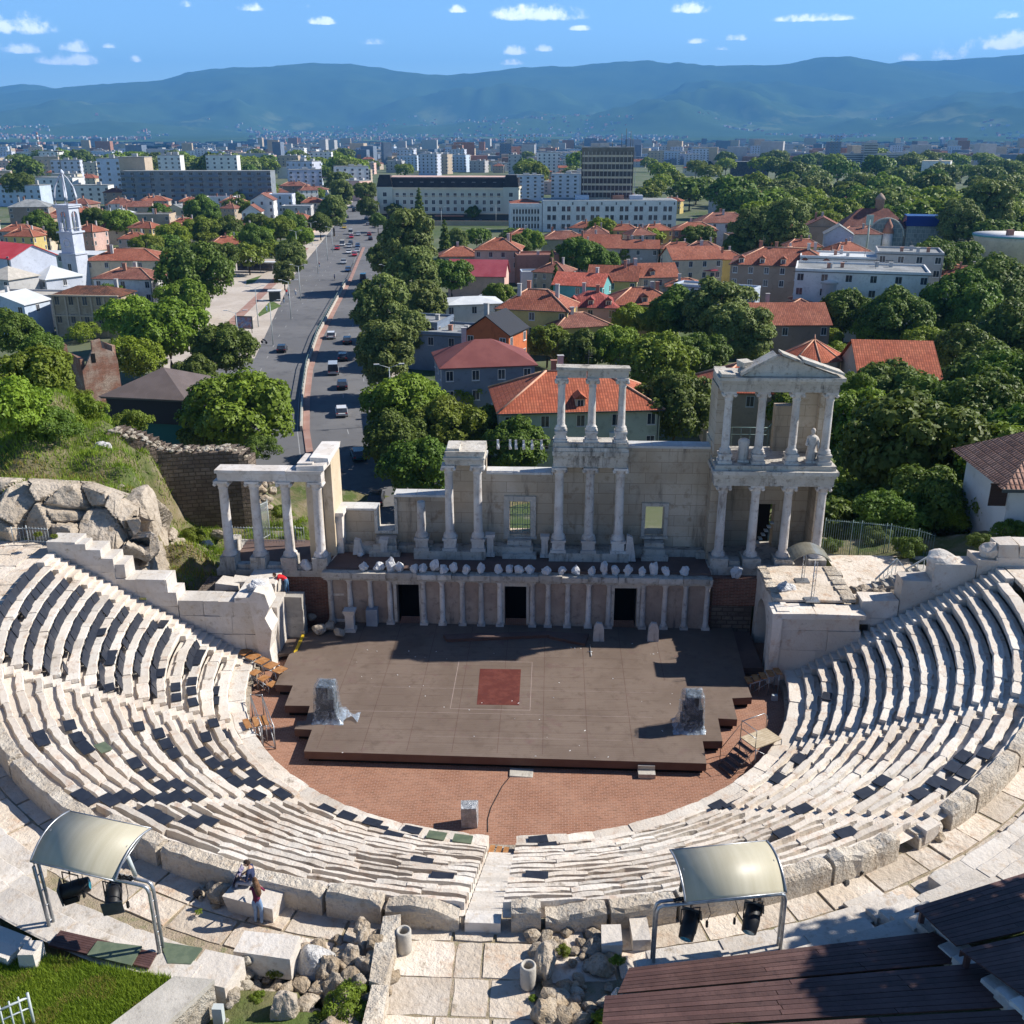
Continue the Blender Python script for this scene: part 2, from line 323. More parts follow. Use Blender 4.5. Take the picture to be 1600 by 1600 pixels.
def leafmat(name, c, c2, c3):
    "leaf colour varies from leaf clump to leaf clump and from tree to tree; thin leaves pass a little light"
    m, nt, N, L, P = nodes(name)
    at = N('ShaderNodeAttribute'); at.attribute_name = 'tint'; oi = N('ShaderNodeObjectInfo')
    a = N('ShaderNodeMix'); a.data_type = 'RGBA'; L(at.outputs['Fac'], a.inputs[0]); a.inputs[6].default_value = (*c, 1); a.inputs[7].default_value = (*c2, 1)
    b = N('ShaderNodeMix'); b.data_type = 'RGBA'; b.inputs[7].default_value = (*c3, 1); L(a.outputs[2], b.inputs[6])
    mu = N('ShaderNodeMath'); mu.operation = 'MULTIPLY'; mu.inputs[1].default_value = .85; L(oi.outputs['Random'], mu.inputs[0]); L(mu.outputs[0], b.inputs[0])
    P.inputs['Roughness'].default_value = .55; P.inputs['Specular IOR Level'].default_value = .25; L(b.outputs[2], P.inputs['Base Color'])
    tr = N('ShaderNodeBsdfTranslucent'); L(b.outputs[2], tr.inputs[0]); mx = N('ShaderNodeMixShader'); mx.inputs[0].default_value = .28
    L(P.outputs[0], mx.inputs[1]); L(tr.outputs[0], mx.inputs[2]); L(mx.outputs[0], nt.nodes['Material Output'].inputs[0]); return m
M['leaf'] = leafmat('leaf', (.105,.185,.018), (.265,.39,.035), (.17,.19,.025))
M['leafdark'] = leafmat('leafdark', (.068,.135,.017), (.175,.28,.036), (.12,.15,.028))
M['leafgrey'] = leafmat('leafgrey', (.115,.165,.038), (.25,.315,.08), (.16,.19,.05))
M['leafyellow'] = leafmat('leafyellow', (.14,.21,.016), (.28,.36,.03), (.2,.26,.02))
M['grass'] = leafmat('grass', (.13,.24,.018), (.30,.40,.04), (.22,.30,.03))
M['drygrass'] = leafmat('drygrass', (.30,.22,.06), (.45,.34,.12), (.3,.28,.07))
# ------------------------------------------------------------------ setting: plain, mountains, hill, roads
def plain_mat():
    m, nt, N, L, P = nodes('plain')
    tc = N('ShaderNodeTexCoord')
    v = N('ShaderNodeTexVoronoi'); v.inputs['Scale'].default_value = .0035; v.feature = 'F1'; mp = N('ShaderNodeMapping'); mp.inputs['Scale'].default_value = (1, .45, 1); mp.inputs['Rotation'].default_value = (0,0,.5)
    L(tc.outputs['Object'], mp.inputs[0]); L(mp.outputs[0], v.inputs[0])
    r = N('ShaderNodeValToRGB'); e = r.color_ramp.elements; e[0].position = 0; e[0].color = (.035,.07,.02,1); e[1].position = 1; e[1].color = (.16,.19,.06,1)
    for p, c in ((.3, (.075,.12,.03,1)), (.55, (.045,.085,.022,1)), (.8, (.11,.15,.045,1))): q = e.new(p); q.color = c
    s = N('ShaderNodeSeparateColor'); L(v.outputs['Color'], s.inputs[0]); L(s.outputs[0], r.inputs[0])
    n = N('ShaderNodeTexNoise'); n.inputs['Scale'].default_value = .012; n.inputs['Detail'].default_value = 6; L(tc.outputs['Object'], n.inputs[0])
    x = N('ShaderNodeMix'); x.data_type = 'RGBA'; L(n.outputs[0], x.inputs[0]); L(r.outputs[0], x.inputs[6]); x.inputs[7].default_value = (.045,.075,.022,1)
    L(x.outputs[2], P.inputs['Base Color']); P.inputs['Roughness'].default_value = 1; P.inputs['Specular IOR Level'].default_value = 0; return m
M['plain'] = plain_mat()
M['cityground'] = mat('cityground', (.115,.13,.07), (.06,.095,.03), (.20,.185,.15), sc=.03, sc3=.12, bump=0, tint=False)
M['forest'] = mat('forest', (.045,.085,.022), (.07,.11,.03), (.03,.06,.016), sc=.0012, sc3=.004, bump=0, rough=1, spec=0)
def mk_plain():
    b = MB(); b.add([(-26000,-400,-14.25),(26000,-400,-14.25),(26000,25000,-14.25),(-26000,25000,-14.25)], [(0,1,2,3)])
    struct(b.build('plain', M['plain']))
    b = MB(); b.add([(-900,20,-14.12),(1000,20,-14.12),(1700,2300,-14.12),(-1500,2300,-14.12)], [(0,1,2,3)])
    struct(b.build('city_ground', M['cityground']))
mk_plain()
# skyline of the range in photo pixels -> real heights on ridges 9 to 19 km away
RIDGES = [
 (18500, 2600, [(-500,150),(-100,140),(0,137),(35,131),(70,136),(110,146),(150,160),(1000,160),(1150,150),(1300,112),(1420,98),(1500,92),(1600,86),(1700,84),(2100,90)]),
 (16500, 3000, [(-500,165),(0,150),(100,141),(180,133),(260,128),(300,116),(370,106),(430,108),(490,101),(550,101),(610,113),(700,116),(800,110),(880,105),(970,98),(1060,100),(1130,105),(1180,106),(1250,97),(1320,91),(1380,100),(1450,112),(1550,132),(1700,150),(2100,160)]),
 (13500, 1700, [(-500,185),(0,180),(100,168),(200,172),(330,166),(400,180),(520,182),(620,160),(700,148),(800,146),(870,160),(930,168),(1000,150),(1060,132),(1120,136),(1220,138),(1330,158),(1400,170),(1500,160),(1600,158),(1700,170),(2100,180)]),
 (11000, 1100, [(-500,200),(60,200),(150,196),(260,202),(400,205),(600,200),(700,187),(770,174),(840,190),(900,192),(1000,166),(1060,160),(1130,176),(1180,186),(1300,196),(1420,190),(1520,180),(1600,184),(2100,200)])]
def ridge_h(dirx, r):
    "dirx: photo column of this azimuth"
    best = -14.0
    for i, (rr, w, pr) in enumerate(RIDGES):
        xs = [p[0] for p in pr]; ys = [p[1] for p in pr]; y = float(np.interp(dirx, xs, ys))
        d = ray(dirx, y); Hh = 26+rr*d.z/math.hypot(d.x, d.y)-w*.004
        t = (r-rr)/w
        s = math.exp(-t*t) if t < 0 else math.exp(-t*t*.5)
        best = max(best, -14+(Hh+14)*s)
    return best
def plain_rise(r): return -14+max(0.0, r-7000)*.016
def mtn_h(x, y):
    dx, dy = x-CAM.x, y-CAM.y; r = math.hypot(dx, dy); a = math.atan2(dx, dy)+YAW
    a = max(-1.2, min(1.2, a)); px = 800+1689*math.tan(a)
    # meandering spurs: warp the lookup so ridges and valleys branch
    wx = mnoise.noise(Vector((x/2300, y/2300, 1.7)))*55; wr = mnoise.noise(Vector((x/3100, y/3100, 8.1)))*900
    near = max(0.0, min(1.0, (16000-r)/2500))
    h = ridge_h(px+wx*near, r+wr*near)
    n = 0; amp = 1; f = 1/1900
    for o in range(5):
        n += amp*(1-abs(mnoise.noise(Vector((x*f, y*f, 3.1+o))))*2); amp *= .52; f *= 2.05
    k = max(0.0, min(1.0, (h+14)/420))
    return max(plain_rise(r), h + (n-.95)*290*k*max(.2, min(1, 1-(r-11500)/3600)))
def mk_mountains():
    na, nr = 420, 120; vs = []; fs = []
    for j in range(nr):
        r = 6900+(21500-6900)*(j/(nr-1))**1.15
        for i in range(na):
            a = -.80+1.60*i/(na-1)-YAW; x = CAM.x+r*math.sin(a); y = CAM.y+r*math.cos(a); z = mtn_h(x, y)
            vs.append((x, y, z-(12 if j == 0 else 0)))
    for j in range(nr-1):
        for i in range(na-1): a = j*na+i; fs.append((a, a+1, a+na+1, a+na))
    me = bpy.data.meshes.new('mountains'); me.from_pydata(vs, [], fs); me.materials.append(MTN); me.polygons.foreach_set('use_smooth', [True]*len(fs))
    struct(link('mountains', me))
def mtn_mat():
    m, nt, N, L, P = nodes('mountain_forest')
    tc = N('ShaderNodeTexCoord'); g = N('ShaderNodeNewGeometry'); s = N('ShaderNodeSeparateXYZ'); L(g.outputs['Position'], s.inputs[0])
    def noise(sc, d):
        n = N('ShaderNodeTexNoise'); n.inputs['Scale'].default_value = sc; n.inputs['Detail'].default_value = d; n.inputs['Roughness'].default_value = .65; L(tc.outputs['Object'], n.inputs[0]); return n.outputs[0]
    a = N('ShaderNodeMix'); a.data_type = 'RGBA'; L(noise(.0012, 6), a.inputs[0]); a.inputs[6].default_value = (.010,.030,.010,1); a.inputs[7].default_value = (.075,.12,.03,1)
    # meadows on the lower slopes
    n2 = noise(.0011, 5); r = N('ShaderNodeMapRange'); L(n2, r.inputs[0]); r.inputs[1].default_value = .57; r.inputs[2].default_value = .64
    h = N('ShaderNodeMapRange'); L(s.outputs[2], h.inputs[0]); h.inputs[1].default_value = 520; h.inputs[2].default_value = 120
    mm = N('ShaderNodeMath'); mm.operation = 'MULTIPLY'; L(r.outputs[0], mm.inputs[0]); L(h.outputs[0], mm.inputs[1])
    b = N('ShaderNodeMix'); b.data_type = 'RGBA'; L(mm.outputs[0], b.inputs[0]); L(a.outputs[2], b.inputs[6]); b.inputs[7].default_value = (.13,.16,.06,1)
    L(b.outputs[2], P.inputs['Base Color']); P.inputs['Roughness'].default_value = 1; P.inputs['Specular IOR Level'].default_value = 0; return m
MTN = mtn_mat(); mk_mountains()
# the theatre's hill: control points (x, y, z), inverse-distance blended
CP = np.array([(-26,1.9,6.0),(-24,1.9,5.6),(-22,1.9,4.6),(-20,1.9,3.6),(-18,2.2,2.3),(-16,2.2,1.4),(-30,2.2,6.3),(-34,0,7),
 (-30,4.2,8.3),(-27,4.6,8.5),(-24.5,5,8.5),(-22.6,5.2,8.0),(-35,4,9),(-36,9,10),(-28,9,9.8),(-24,9,9.2),(-30,14,11),(-25.5,13,10.4),(-23,12,8.5),(-33,18,10.5),
 (-19.5,4.6,3.3),(-20,6,3.0),(-20.6,8,2.8),(-21.2,10,2.8),(-22.4,11.4,3.2),(-19,12,1.6),(-20,9,2.2),(-21,12.2,2.4),(-21.6,6.2,7.8),(-22.5,8,8.7),(-23.3,10,9.0),(-24.6,11.6,9.3),(-25.8,12.6,9.6),(-24.5,13.2,5.0),(-19.5,7,4.2),(-18,6,3.0),(-18.5,10,2.0),(-16.5,8,1.6),(-20.5,13,2.4),(-16,12,1.6),(-13.5,12,1.0),(-16.8,4,1.4),(-14.5,3,.9),(-12,9,1.2),(-12,6,1.0),
 (-22,16.5,5),(-18,17,1),(-24,22,3),(-15,25,-6),(-25,30,-6),(-15,40,-12),(-35,22,8),(-40,32,3),(-42,45,-6),(-38,60,-13.5),(-20,55,-14.3),(-15,60,-14.5),(-35,40,-2),
 (-8,9.5,1.5),(0,9.5,2),(8,9.5,2.5),(-5,16,-2),(5,16,-1),(-5,28,-8.5),(8,28,-7),(0,42,-13.5),(12,42,-12.5),(0,58,-14.4),(15,60,-14.4),
 (18,9,3.6),(22,8,4.0),(28,8,4.8),(36,6,7),(28,14,2.5),(20,16,0),(32,20,0),(42,14,5),(36,32,-6),(22,30,-7),(46,46,-12),(28,46,-13),(60,20,2),(60,45,-12),(60,62,-14.4),(35,62,-14.4),
 (18,3,3.85),(22,4,4.0),(26,4.5,5),(30,3,6.3),(20,1.8,3.9),(24,2.0,5.0),(27,-2,6.2),(34,-4,7.2),(30,-16,7.4),(24,-26,7.0),(16,-29,7.0),(6,-31,6.8),(0,-29,5.45),(-8,-31,7.0),(-14,-28,6.8),(-20,-24,6.9),(-28,-14,7.2),(-29,-4,6.8),
 (0,-40,7.5),(25,-40,9),(-25,-40,9),(45,-20,11),(-45,-20,11),(-50,5,12),(50,0,9),(65,0,9),(-60,25,9),(-65,0,14),(-60,55,-13.5),(-50,62,-14.4)], float)
def hill_h(x, y):
    d2 = (CP[:,0]-x)**2+(CP[:,1]-y)**2+.25; w = 1/d2**1.9; return float((w*CP[:,2]).sum()/w.sum())
def mk_hill():
    xs = np.arange(-75, 75.1, .6); ys = np.arange(-44, 66, .6); X, Y = np.meshgrid(xs, ys); Zs = np.zeros_like(X); Wt = np.zeros_like(X)
    for cx, cy, cz in CP:
        w = 1/((X-cx)**2+(Y-cy)**2+.25)**1.9; Zs += w*cz; Wt += w
    Z = Zs/Wt; R = np.hypot(X, Y)
    nz = np.array([mnoise.noise(Vector((x*.33, y*.33, 0)))*.35+mnoise.noise(Vector((x*1.1, y*1.1, 4)))*.13 for x, y in zip(X.ravel(), Y.ravel())]).reshape(X.shape); Z += nz
    bowl = (R < 23.9) & (Y < 1.9); Z[bowl] = -1.2
    walk = (R >= 23.7) & (R < 26.4) & (Y < -3); Z[walk] = np.minimum(Z[walk], 5.3)
    up = (R >= 25.6) & (Y < -3) & (R < 33); Z[up] = np.minimum(Z[up], 5.95)
    st = (Y > -.6) & (Y < 9.6) & (X > -12.8) & (X < 17.2); Z[st] = -.9
    side = (Y > -1) & (Y < 2.4) & (np.abs(X) < 15.5); Z[side] = -.6
    path = (X > -3) & (X < 2.2) & (Y < -22); Z[path] = np.minimum(Z[path], 5.3)
    ny, nx = X.shape; vs = np.stack([X.ravel(), Y.ravel(), Z.ravel()], 1).tolist(); fs = []
    for j in range(ny-1):
        for i in range(nx-1): a = j*nx+i; fs.append((a, a+1, a+nx+1, a+nx))
    me = bpy.data.meshes.new('hill_ground'); me.from_pydata(vs, [], fs); me.materials.append(M['soilgrass']); me.polygons.foreach_set('use_smooth', [True]*len(fs)); finish(me)
    struct(link('hill_ground', me))
M['soilgrass'] = mat('soilgrass', (.075,.105,.022), (.19,.155,.085), (.24,.20,.14), sc=.35, sc3=.9, bump=.4, bs=3, tint=False)
mk_hill()
def sheet(name, pts, z, m, kind='structure'):
    b = MB(); n = len(pts)
    a = sum(pts[i][0]*pts[(i+1)%n][1]-pts[(i+1)%n][0]*pts[i][1] for i in range(n))
    if a < 0: pts = pts[::-1]
    b.add([(p[0], p[1], z) for p in pts], [tuple(range(n))]); o = b.build(name, m); o['kind'] = kind; return o
def strip(pts, w0, w1):
    "offset polyline into a ribbon between offsets w0 and w1 (to the right of travel)"
    P_ = [Vector(p) for p in pts]; out = ([], [])
    for i, p in enumerate(P_):
        d = (P_[min(i+1, len(P_)-1)]-P_[max(i-1, 0)]).normalized(); n = Vector((d.y, -d.x)); out[0].append(p+n*w0); out[1].append(p+n*w1)
    return out
def ribbon(name, pts, w0, w1, z0, z1, m, t=1.0, b=None):
    a, c = strip(pts, w0, w1); own = b is None; b = b or MB(); n = len(a)
    vs = [(p.x, p.y, z) for z in (z0, z1) for q in (a, c) for p in q]; F = []
    for i in range(n-1):
        F += [(2*n+i, 3*n+i, 3*n+i+1, 2*n+i+1), (i, 2*n+i, 2*n+i+1, i+1), (n+i+1, 3*n+i+1, 3*n+i, n+i)]
    F += [(0, n, 3*n, 2*n), (n-1, 3*n-1+0, 4*n-1, 2*n-1)]
    F[-1] = (n-1, 3*n-1, 4*n-1, 2*n-1)
    b.add(vs, F, 0, t); return b.build(name, m) if own else None
MED = [(-26.5,50), (-28.6,73.9),(-30.6,80),(-34.2,93),(-38.6,112),(-43.1,134),(-48.2,166),(-52.9,204),(-58.5,250),(-71.5,345),(-89.5,473),(-108,600),(-128,740)]
def mk_roads():
    struct(ribbon('road', MED, -17.5, 13.5, -14.3, -14.0, M['asphalt']))
    struct(ribbon('pavement', MED[2:], -27, -17.4, -14.3, -13.86, M['sidewalk']))
    struct(ribbon('bicycle_path', MED[3:10], -22.6, -20.2, -14.2, -13.855, M['redpave']))
    struct(ribbon('pavement', MED, 13.4, 18, -14.3, -13.86, M['sidewalk']))
    struct(ribbon('median_paving', MED[:10], -.1, .85, -14.2, -13.85, M['redpave']))
    b = MB()
    for off in (-12.4, -8.6, 6.2, 9.8):
        for i in range(0, 150):
            s = 30+i*11.0; p = along(s); p2 = along(s+2.4)
            if p is None or p2 is None: break
            d = (p2-p).normalized(); n = Vector((d.y, -d.x)); q = [p+n*(off-.07), p+n*(off+.07), p2+n*(off+.07), p2+n*(off-.07)]
            b.add([(v.x, v.y, -13.992) for v in q], [(0,1,2,3)])
    for off in (-.9,):
        a, c = strip(MED[:10], off-.06, off+.06)
        for i in range(len(a)-1): b.add([(v.x, v.y, -13.992) for v in (a[i], c[i], c[i+1], a[i+1])], [(0,1,2,3)])
    struct(b.build('road_markings', M['roadpaint']))
    # low concrete barrier along the median with a rail
    t = thing('median_barrier', 'long low concrete barrier with rail down the middle of the boulevard', 'barrier', (0,0,0))
    ribbon('kerb_wall', MED[3:9], -.5, -.15, -14.1, -13.2, M['concrete']).parent = t
    b = MB()
    for i in range(60):
        p = along(62+i*3.0)
        if p: b.box(p.x-.05-.35, p.x+.05-.35, p.y-.05, p.y+.05, -13.2, -12.4)
    b.build('rail_post', M['darkmetal'], t)['kind'] = 'stuff'
    b = MB(); ribbon('', MED[3:9], -.38, -.3, -12.5, -12.4, M['greenmetal'], 1, b); b.build('rail', M['greenmetal'], t)
    # square, car park and crossing street at the far end
    sheet('car_park', [(-92,478),(-92,515),(2,505),(-2,450),(-60,455)], -13.98, M['asphalt'])
    sheet('cross_street', [(-250,488),(-250,505),(-95,512),(-92,480)], -13.975, M['asphalt'])
    sheet('plaza_paving', [G(250,560,GZ)[:2], G(398,560,GZ)[:2], G(470,405,GZ)[:2], G(330,405,GZ)[:2]], -13.99, M['sidewalk'])
CUM = [0]
for i in range(len(MED)-1): CUM.append(CUM[-1]+math.dist(MED[i], MED[i+1]))
def along(s):
    for i in range(len(MED)-1):
        if s <= CUM[i+1]: return Vector(MED[i]).lerp(Vector(MED[i+1]), (s-CUM[i])/(CUM[i+1]-CUM[i]))
    return None
mk_roads()
def mk_haze():
    b = MB(); b.box(-25000, 25000, -300, 24500, -16, 1620)
    m, nt, N, L, P = nodes('haze_air'); nt.nodes.remove(P)
    v = N('ShaderNodeVolumePrincipled'); v.inputs['Color'].default_value = (.16,.48,1,1); v.inputs['Density'].default_value = 6.6e-5; v.inputs['Anisotropy'].default_value = .0
    L(v.outputs[0], nt.nodes['Material Output'].inputs['Volume'])
    o = b.build('haze', m); o['kind'] = 'stuff'
mk_haze()
# ------------------------------------------------------------------ the theatre
def RK(k): return 14.2+.66*k
def ZK(k): return 1.15+.39*k
NR = 14
AIS = [(-126, .40), (-90, .95)]
AISLES = [-152.8, -124.4, -90.2, -55.0, -29.0]
R2D = 180/PI
def disc_floor():
    b = MB(); n = 72; vs = [(0,0,0)]+[(13.55*math.cos(2*PI*i/n), 13.55*math.sin(2*PI*i/n), 0) for i in range(n)]
    b.add(vs, [(0, i+1, (i+1)%n+1) for i in range(n)]); b.add([(-13.5,0,-.004),(13.5,0,-.004),(13.5,6,-.004),(-13.5,6,-.004)], [(0,1,2,3)])
    struct(b.build('orchestra_paving', M['orchestra']))
disc_floor()
def arc_block(b, a0, a1, Ri, z, depth, drop, seatd=.34, step=.24, jag=.05, t=1.0, lip=.10):
    """one stone seat: worn nose, flat seat, sunken foot space behind it. angles in radians"""
    n = max(2, int((a1-a0)*Ri/step)); vs = []; F = []; se = U(0, 99); dz = U(-.028, .028); tl = U(-.02, .02); sw = max(.06, seatd+U(-.06, .07))
    for i in range(n+1):
        f = i/n; a = a0+(a1-a0)*f; e = min(i, n-i)/max(1, n/2)
        j = jag*(mnoise.noise(Vector((a*Ri*1.3, se, z)))*1.1+mnoise.noise(Vector((a*Ri*4.5, se, z)))*.5) + (.03 if i in (0, n) else 0)
        j2 = jag*1.6*mnoise.noise(Vector((a*Ri*1.7, se+9, z)))+(.03 if i in (0, n) else 0)
        w = .02*mnoise.noise(Vector((a*Ri*2, se+3, 0)))+dz+tl*(f-.5)-(.01 if i in (0, n) else 0)
        c, s_ = math.cos(a), math.sin(a)
        for r, zz in ((Ri+.13, z-drop), (Ri+.05+j*.5, z-.17), (Ri+j-.01, z-.13+w), (Ri+j, z-.03+w), (Ri+.03+j, z+w), (Ri+sw+j2, z+w*.8), (Ri+sw+.04+j2, z-lip+w*.3), (Ri+depth, z-lip)):
            vs.append((r*c, r*s_, zz))
    m = 8
    for i in range(n):
        for k in range(m-1): F.append((i*m+k, i*m+k+1, (i+1)*m+k+1, (i+1)*m+k))
    F += [tuple(range(m-1, -1, -1)), tuple(n*m+k for k in range(m))]
    b.add(vs, F, 0, t)
def run_blocks(b, a0, a1, R, z, depth, drop, lmin=.7, lmax=1.9, **kw):
    a = a0
    while a < a1-.02:
        l = U(lmin, lmax)/R; e = min(a+l, a1)
        if a1-e < .5/R: e = a1
        t = U(.83, 1.06); 
        if rnd.random() < .10: t *= .88
        arc_block(b, a+.004/R, e-.008/R, R, z, depth, drop, t=t, **kw); a = e
def rough_wall_block(b, a0, a1, R, th, z0, z1, jag=.05, t=1.0, step=.3, c=None):
    "a big curved block with a worn top edge"
    n = max(2, int((a1-a0)*R/step)); vs = []; F = []; se = U(0, 99)
    for i in range(n+1):
        a = a0+(a1-a0)*i/n; e = .05 if i in (0, n) else 0
        w = jag*mnoise.noise(Vector((a*R*1.2, se, 0)))*1.6+jag*mnoise.noise(Vector((a*R*4, se, 2)))
        q = jag*mnoise.noise(Vector((a*R*2.5, se, 7)))
        for r, zz in ((R, z0), (R+q*.4, z1-.16), (R+.05+q+e, z1+w-e), (R+th-.06+q-e, z1+w*1.2-e), (R+th+q*.5, z1-.15+w), (R+th+.02, z0)):
            vs.append((r*math.cos(a), r*math.sin(a), zz))
    for i in range(n):
        for k in range(6): F.append((i*6+k, i*6+(k+1)%6, (i+1)*6+(k+1)%6, (i+1)*6+k))
    F += [(5,4,3,2,1,0), tuple(n*6+k for k in range(6))]
    b.add(vs, F, 0, t)
def cavea():
    T = thing('stone_seating', 'curved tiers of worn pale marble seats around the red brick orchestra', 'seating', (0,0,0))
    mm = [M['marble']]
    ends = []
    for w in range(6):
        # wedge bounds in degrees
        lo = None if w == 0 else AISLES[w-1]; hi = None if w == 5 else AISLES[w]
        ends.append((lo, hi))
    for w, (lo, hi) in enumerate(ends):
        for k in range(-1, NR):
            if k < 0: R, z, dep, drop = 13.42, .86, .86, .9
            else: R, z, dep, drop = RK(k), ZK(k), (.73 if k < 13 else .5), .47
            ga = (.52 if w and AISLES[w-1] == -90.2 else .38)/R
            gb = (.52 if w < 5 and AISLES[w] == -90.2 else .38)/R
            a0 = (-PI+math.asin(.95/R)*(1 if k >= 0 else -.1)) if lo is None else math.radians(lo)+(ga if k >= 0 else (ga if lo == -90.2 else 0))
            a1 = (-math.asin(.95/R)*(1 if k >= 0 else -.1)) if hi is None else math.radians(hi)-(gb if k >= 0 else (gb if hi == -90.2 else 0))
            if lo is None and k >= 0: a0 = -PI+math.asin(.80/R)
            b = MB()
            if k < 0: run_blocks(b, a0, a1, R, z, dep, drop, 1.0, 2.3, seatd=.72, lip=.02, jag=.03)
            else: run_blocks(b, a0, a1, R, z, dep, drop, .8, 2.4 if abs(w-2.5) < 1 else 2.1, seatd=.17 if w in (2, 3) else (.26 if w in (1, 4) else .46), jag=.05, lip=.24 if w in (2, 3) else .14)
            b.build('seat_row' if k >= 0 else 'front_ledge', mm, T)
    # radial stairs between the wedges: two low steps to each row
    for a in AISLES:
        b = MB(); ar = math.radians(a); wd = .98 if a == -90.2 else .68
        c, s_ = math.cos(ar), math.sin(ar)
        i0 = 0
        for i in range(2*NR):
            R = 14.2+.33*i; z = ZK(0)+.195*(i-1)
            if a == -90.2: z -= .28+.0*i; 
            vs = []
            for zz in (z-.5, z):
                for r, q in ((R+U(-.02,.02), -wd/2), (R+U(-.02,.02), wd/2), (R+.36, wd/2), (R+.36, -wd/2)):
                    vs.append((c*r-s_*q, s_*r+c*q, zz+(U(-.012,.012) if zz == z else 0)))
            b.add(vs, [(3,2,1,0),(4,5,6,7),(0,1,5,4),(1,2,6,5),(2,3,7,6),(3,0,4,7)], 0, U(.85,1.05))
        b.build('aisle_stair', M['marble_white'] if a == -90.2 else M['marble'], T)
    for sgn in (-1, 1):       # end stairs beside the two walls
        b = MB()
        for i in range(2*NR+1):
            X = 13.95+.33*i; z = ZK(0)+.195*(i-1)
            b.box(*sorted((sgn*(X+U(-.02,.02)), sgn*(X+.37))), -.92+U(-.02,.02), .3, z-.5, z+U(-.01,.01), 0, U(.85,1.06), j=.008)
        b.build('end_stair', M['marble'], T)
    # low parapet of big blocks behind the last row, broken here and there
    spans = [(-163,-152.5),(-151,-125.6),(-123,-116),(-115.6,-107.5),(-107.2,-98.6),(-98.4,-91.6)]
    for s0, s1 in [(-152,-144),(-143.7,-134),(-133.8,-121.5),(-121,-115),(-114.6,-107.6),(-107.2,-101.2),(-101,-97.0),(-96.8,-91.7),(-88.3,-86.2),(-86,-81.8),(-81.6,-77),(-76.8,-71),(-70.8,-65),(-64.8,-58.6),(-56.4,-53.6),(-52.5,-49),(-48.8,-41),(-40.8,-33),(-32.6,-22)]:
        rough = s0 in (-96.8, -86, -81.6, -64.8, -56.4, -52.5)
        lowz = {-96.8: 6.28, -86: 6.22, -81.6: 6.3, -56.4: 6.15}.get(s0, 6.38)
        b = MB(); rough_wall_block(b, math.radians(s0), math.radians(s1)-.002, 22.92+(.35 if -162 < s0 < -130 else 0), .52, 5.5, lowz+U(-.05,.05), jag=.13 if rough else .045, t=U(.92,1.04)); b.build('parapet_block', M['rockwall2'], T)
    # solid footing under the tiers
    b = MB(); n = 60; pr = [(13.3,-.6),(13.3,.3),(13.9,.32),(23.2,5.25),(23.9,5.3),(23.9,-.8)]; vs = []; F = []
    for i in range(n+1):
        a = -PI+PI*i/n; a = a-.0
        for r, z in pr: vs.append((r*math.cos(a), r*math.sin(a), z))
    for i in range(n):
        for k in range(6): F.append((i*6+k, i*6+(k+1)%6, (i+1)*6+(k+1)%6, (i+1)*6+k))
    F += [(5,4,3,2,1,0), tuple(n*6+k for k in range(6))]
    b.add(vs, F, 0, .7); b.build('footing', M['rockwall'], T)
    return T
M['rockwall2'] = mat('rockwall2', (.60,.51,.40), (.69,.62,.52), (.47,.37,.27), sc=.7, sc3=4, bump=.5, bs=6, stain=(.22,.17,.12), stlo=.57)
cavea()
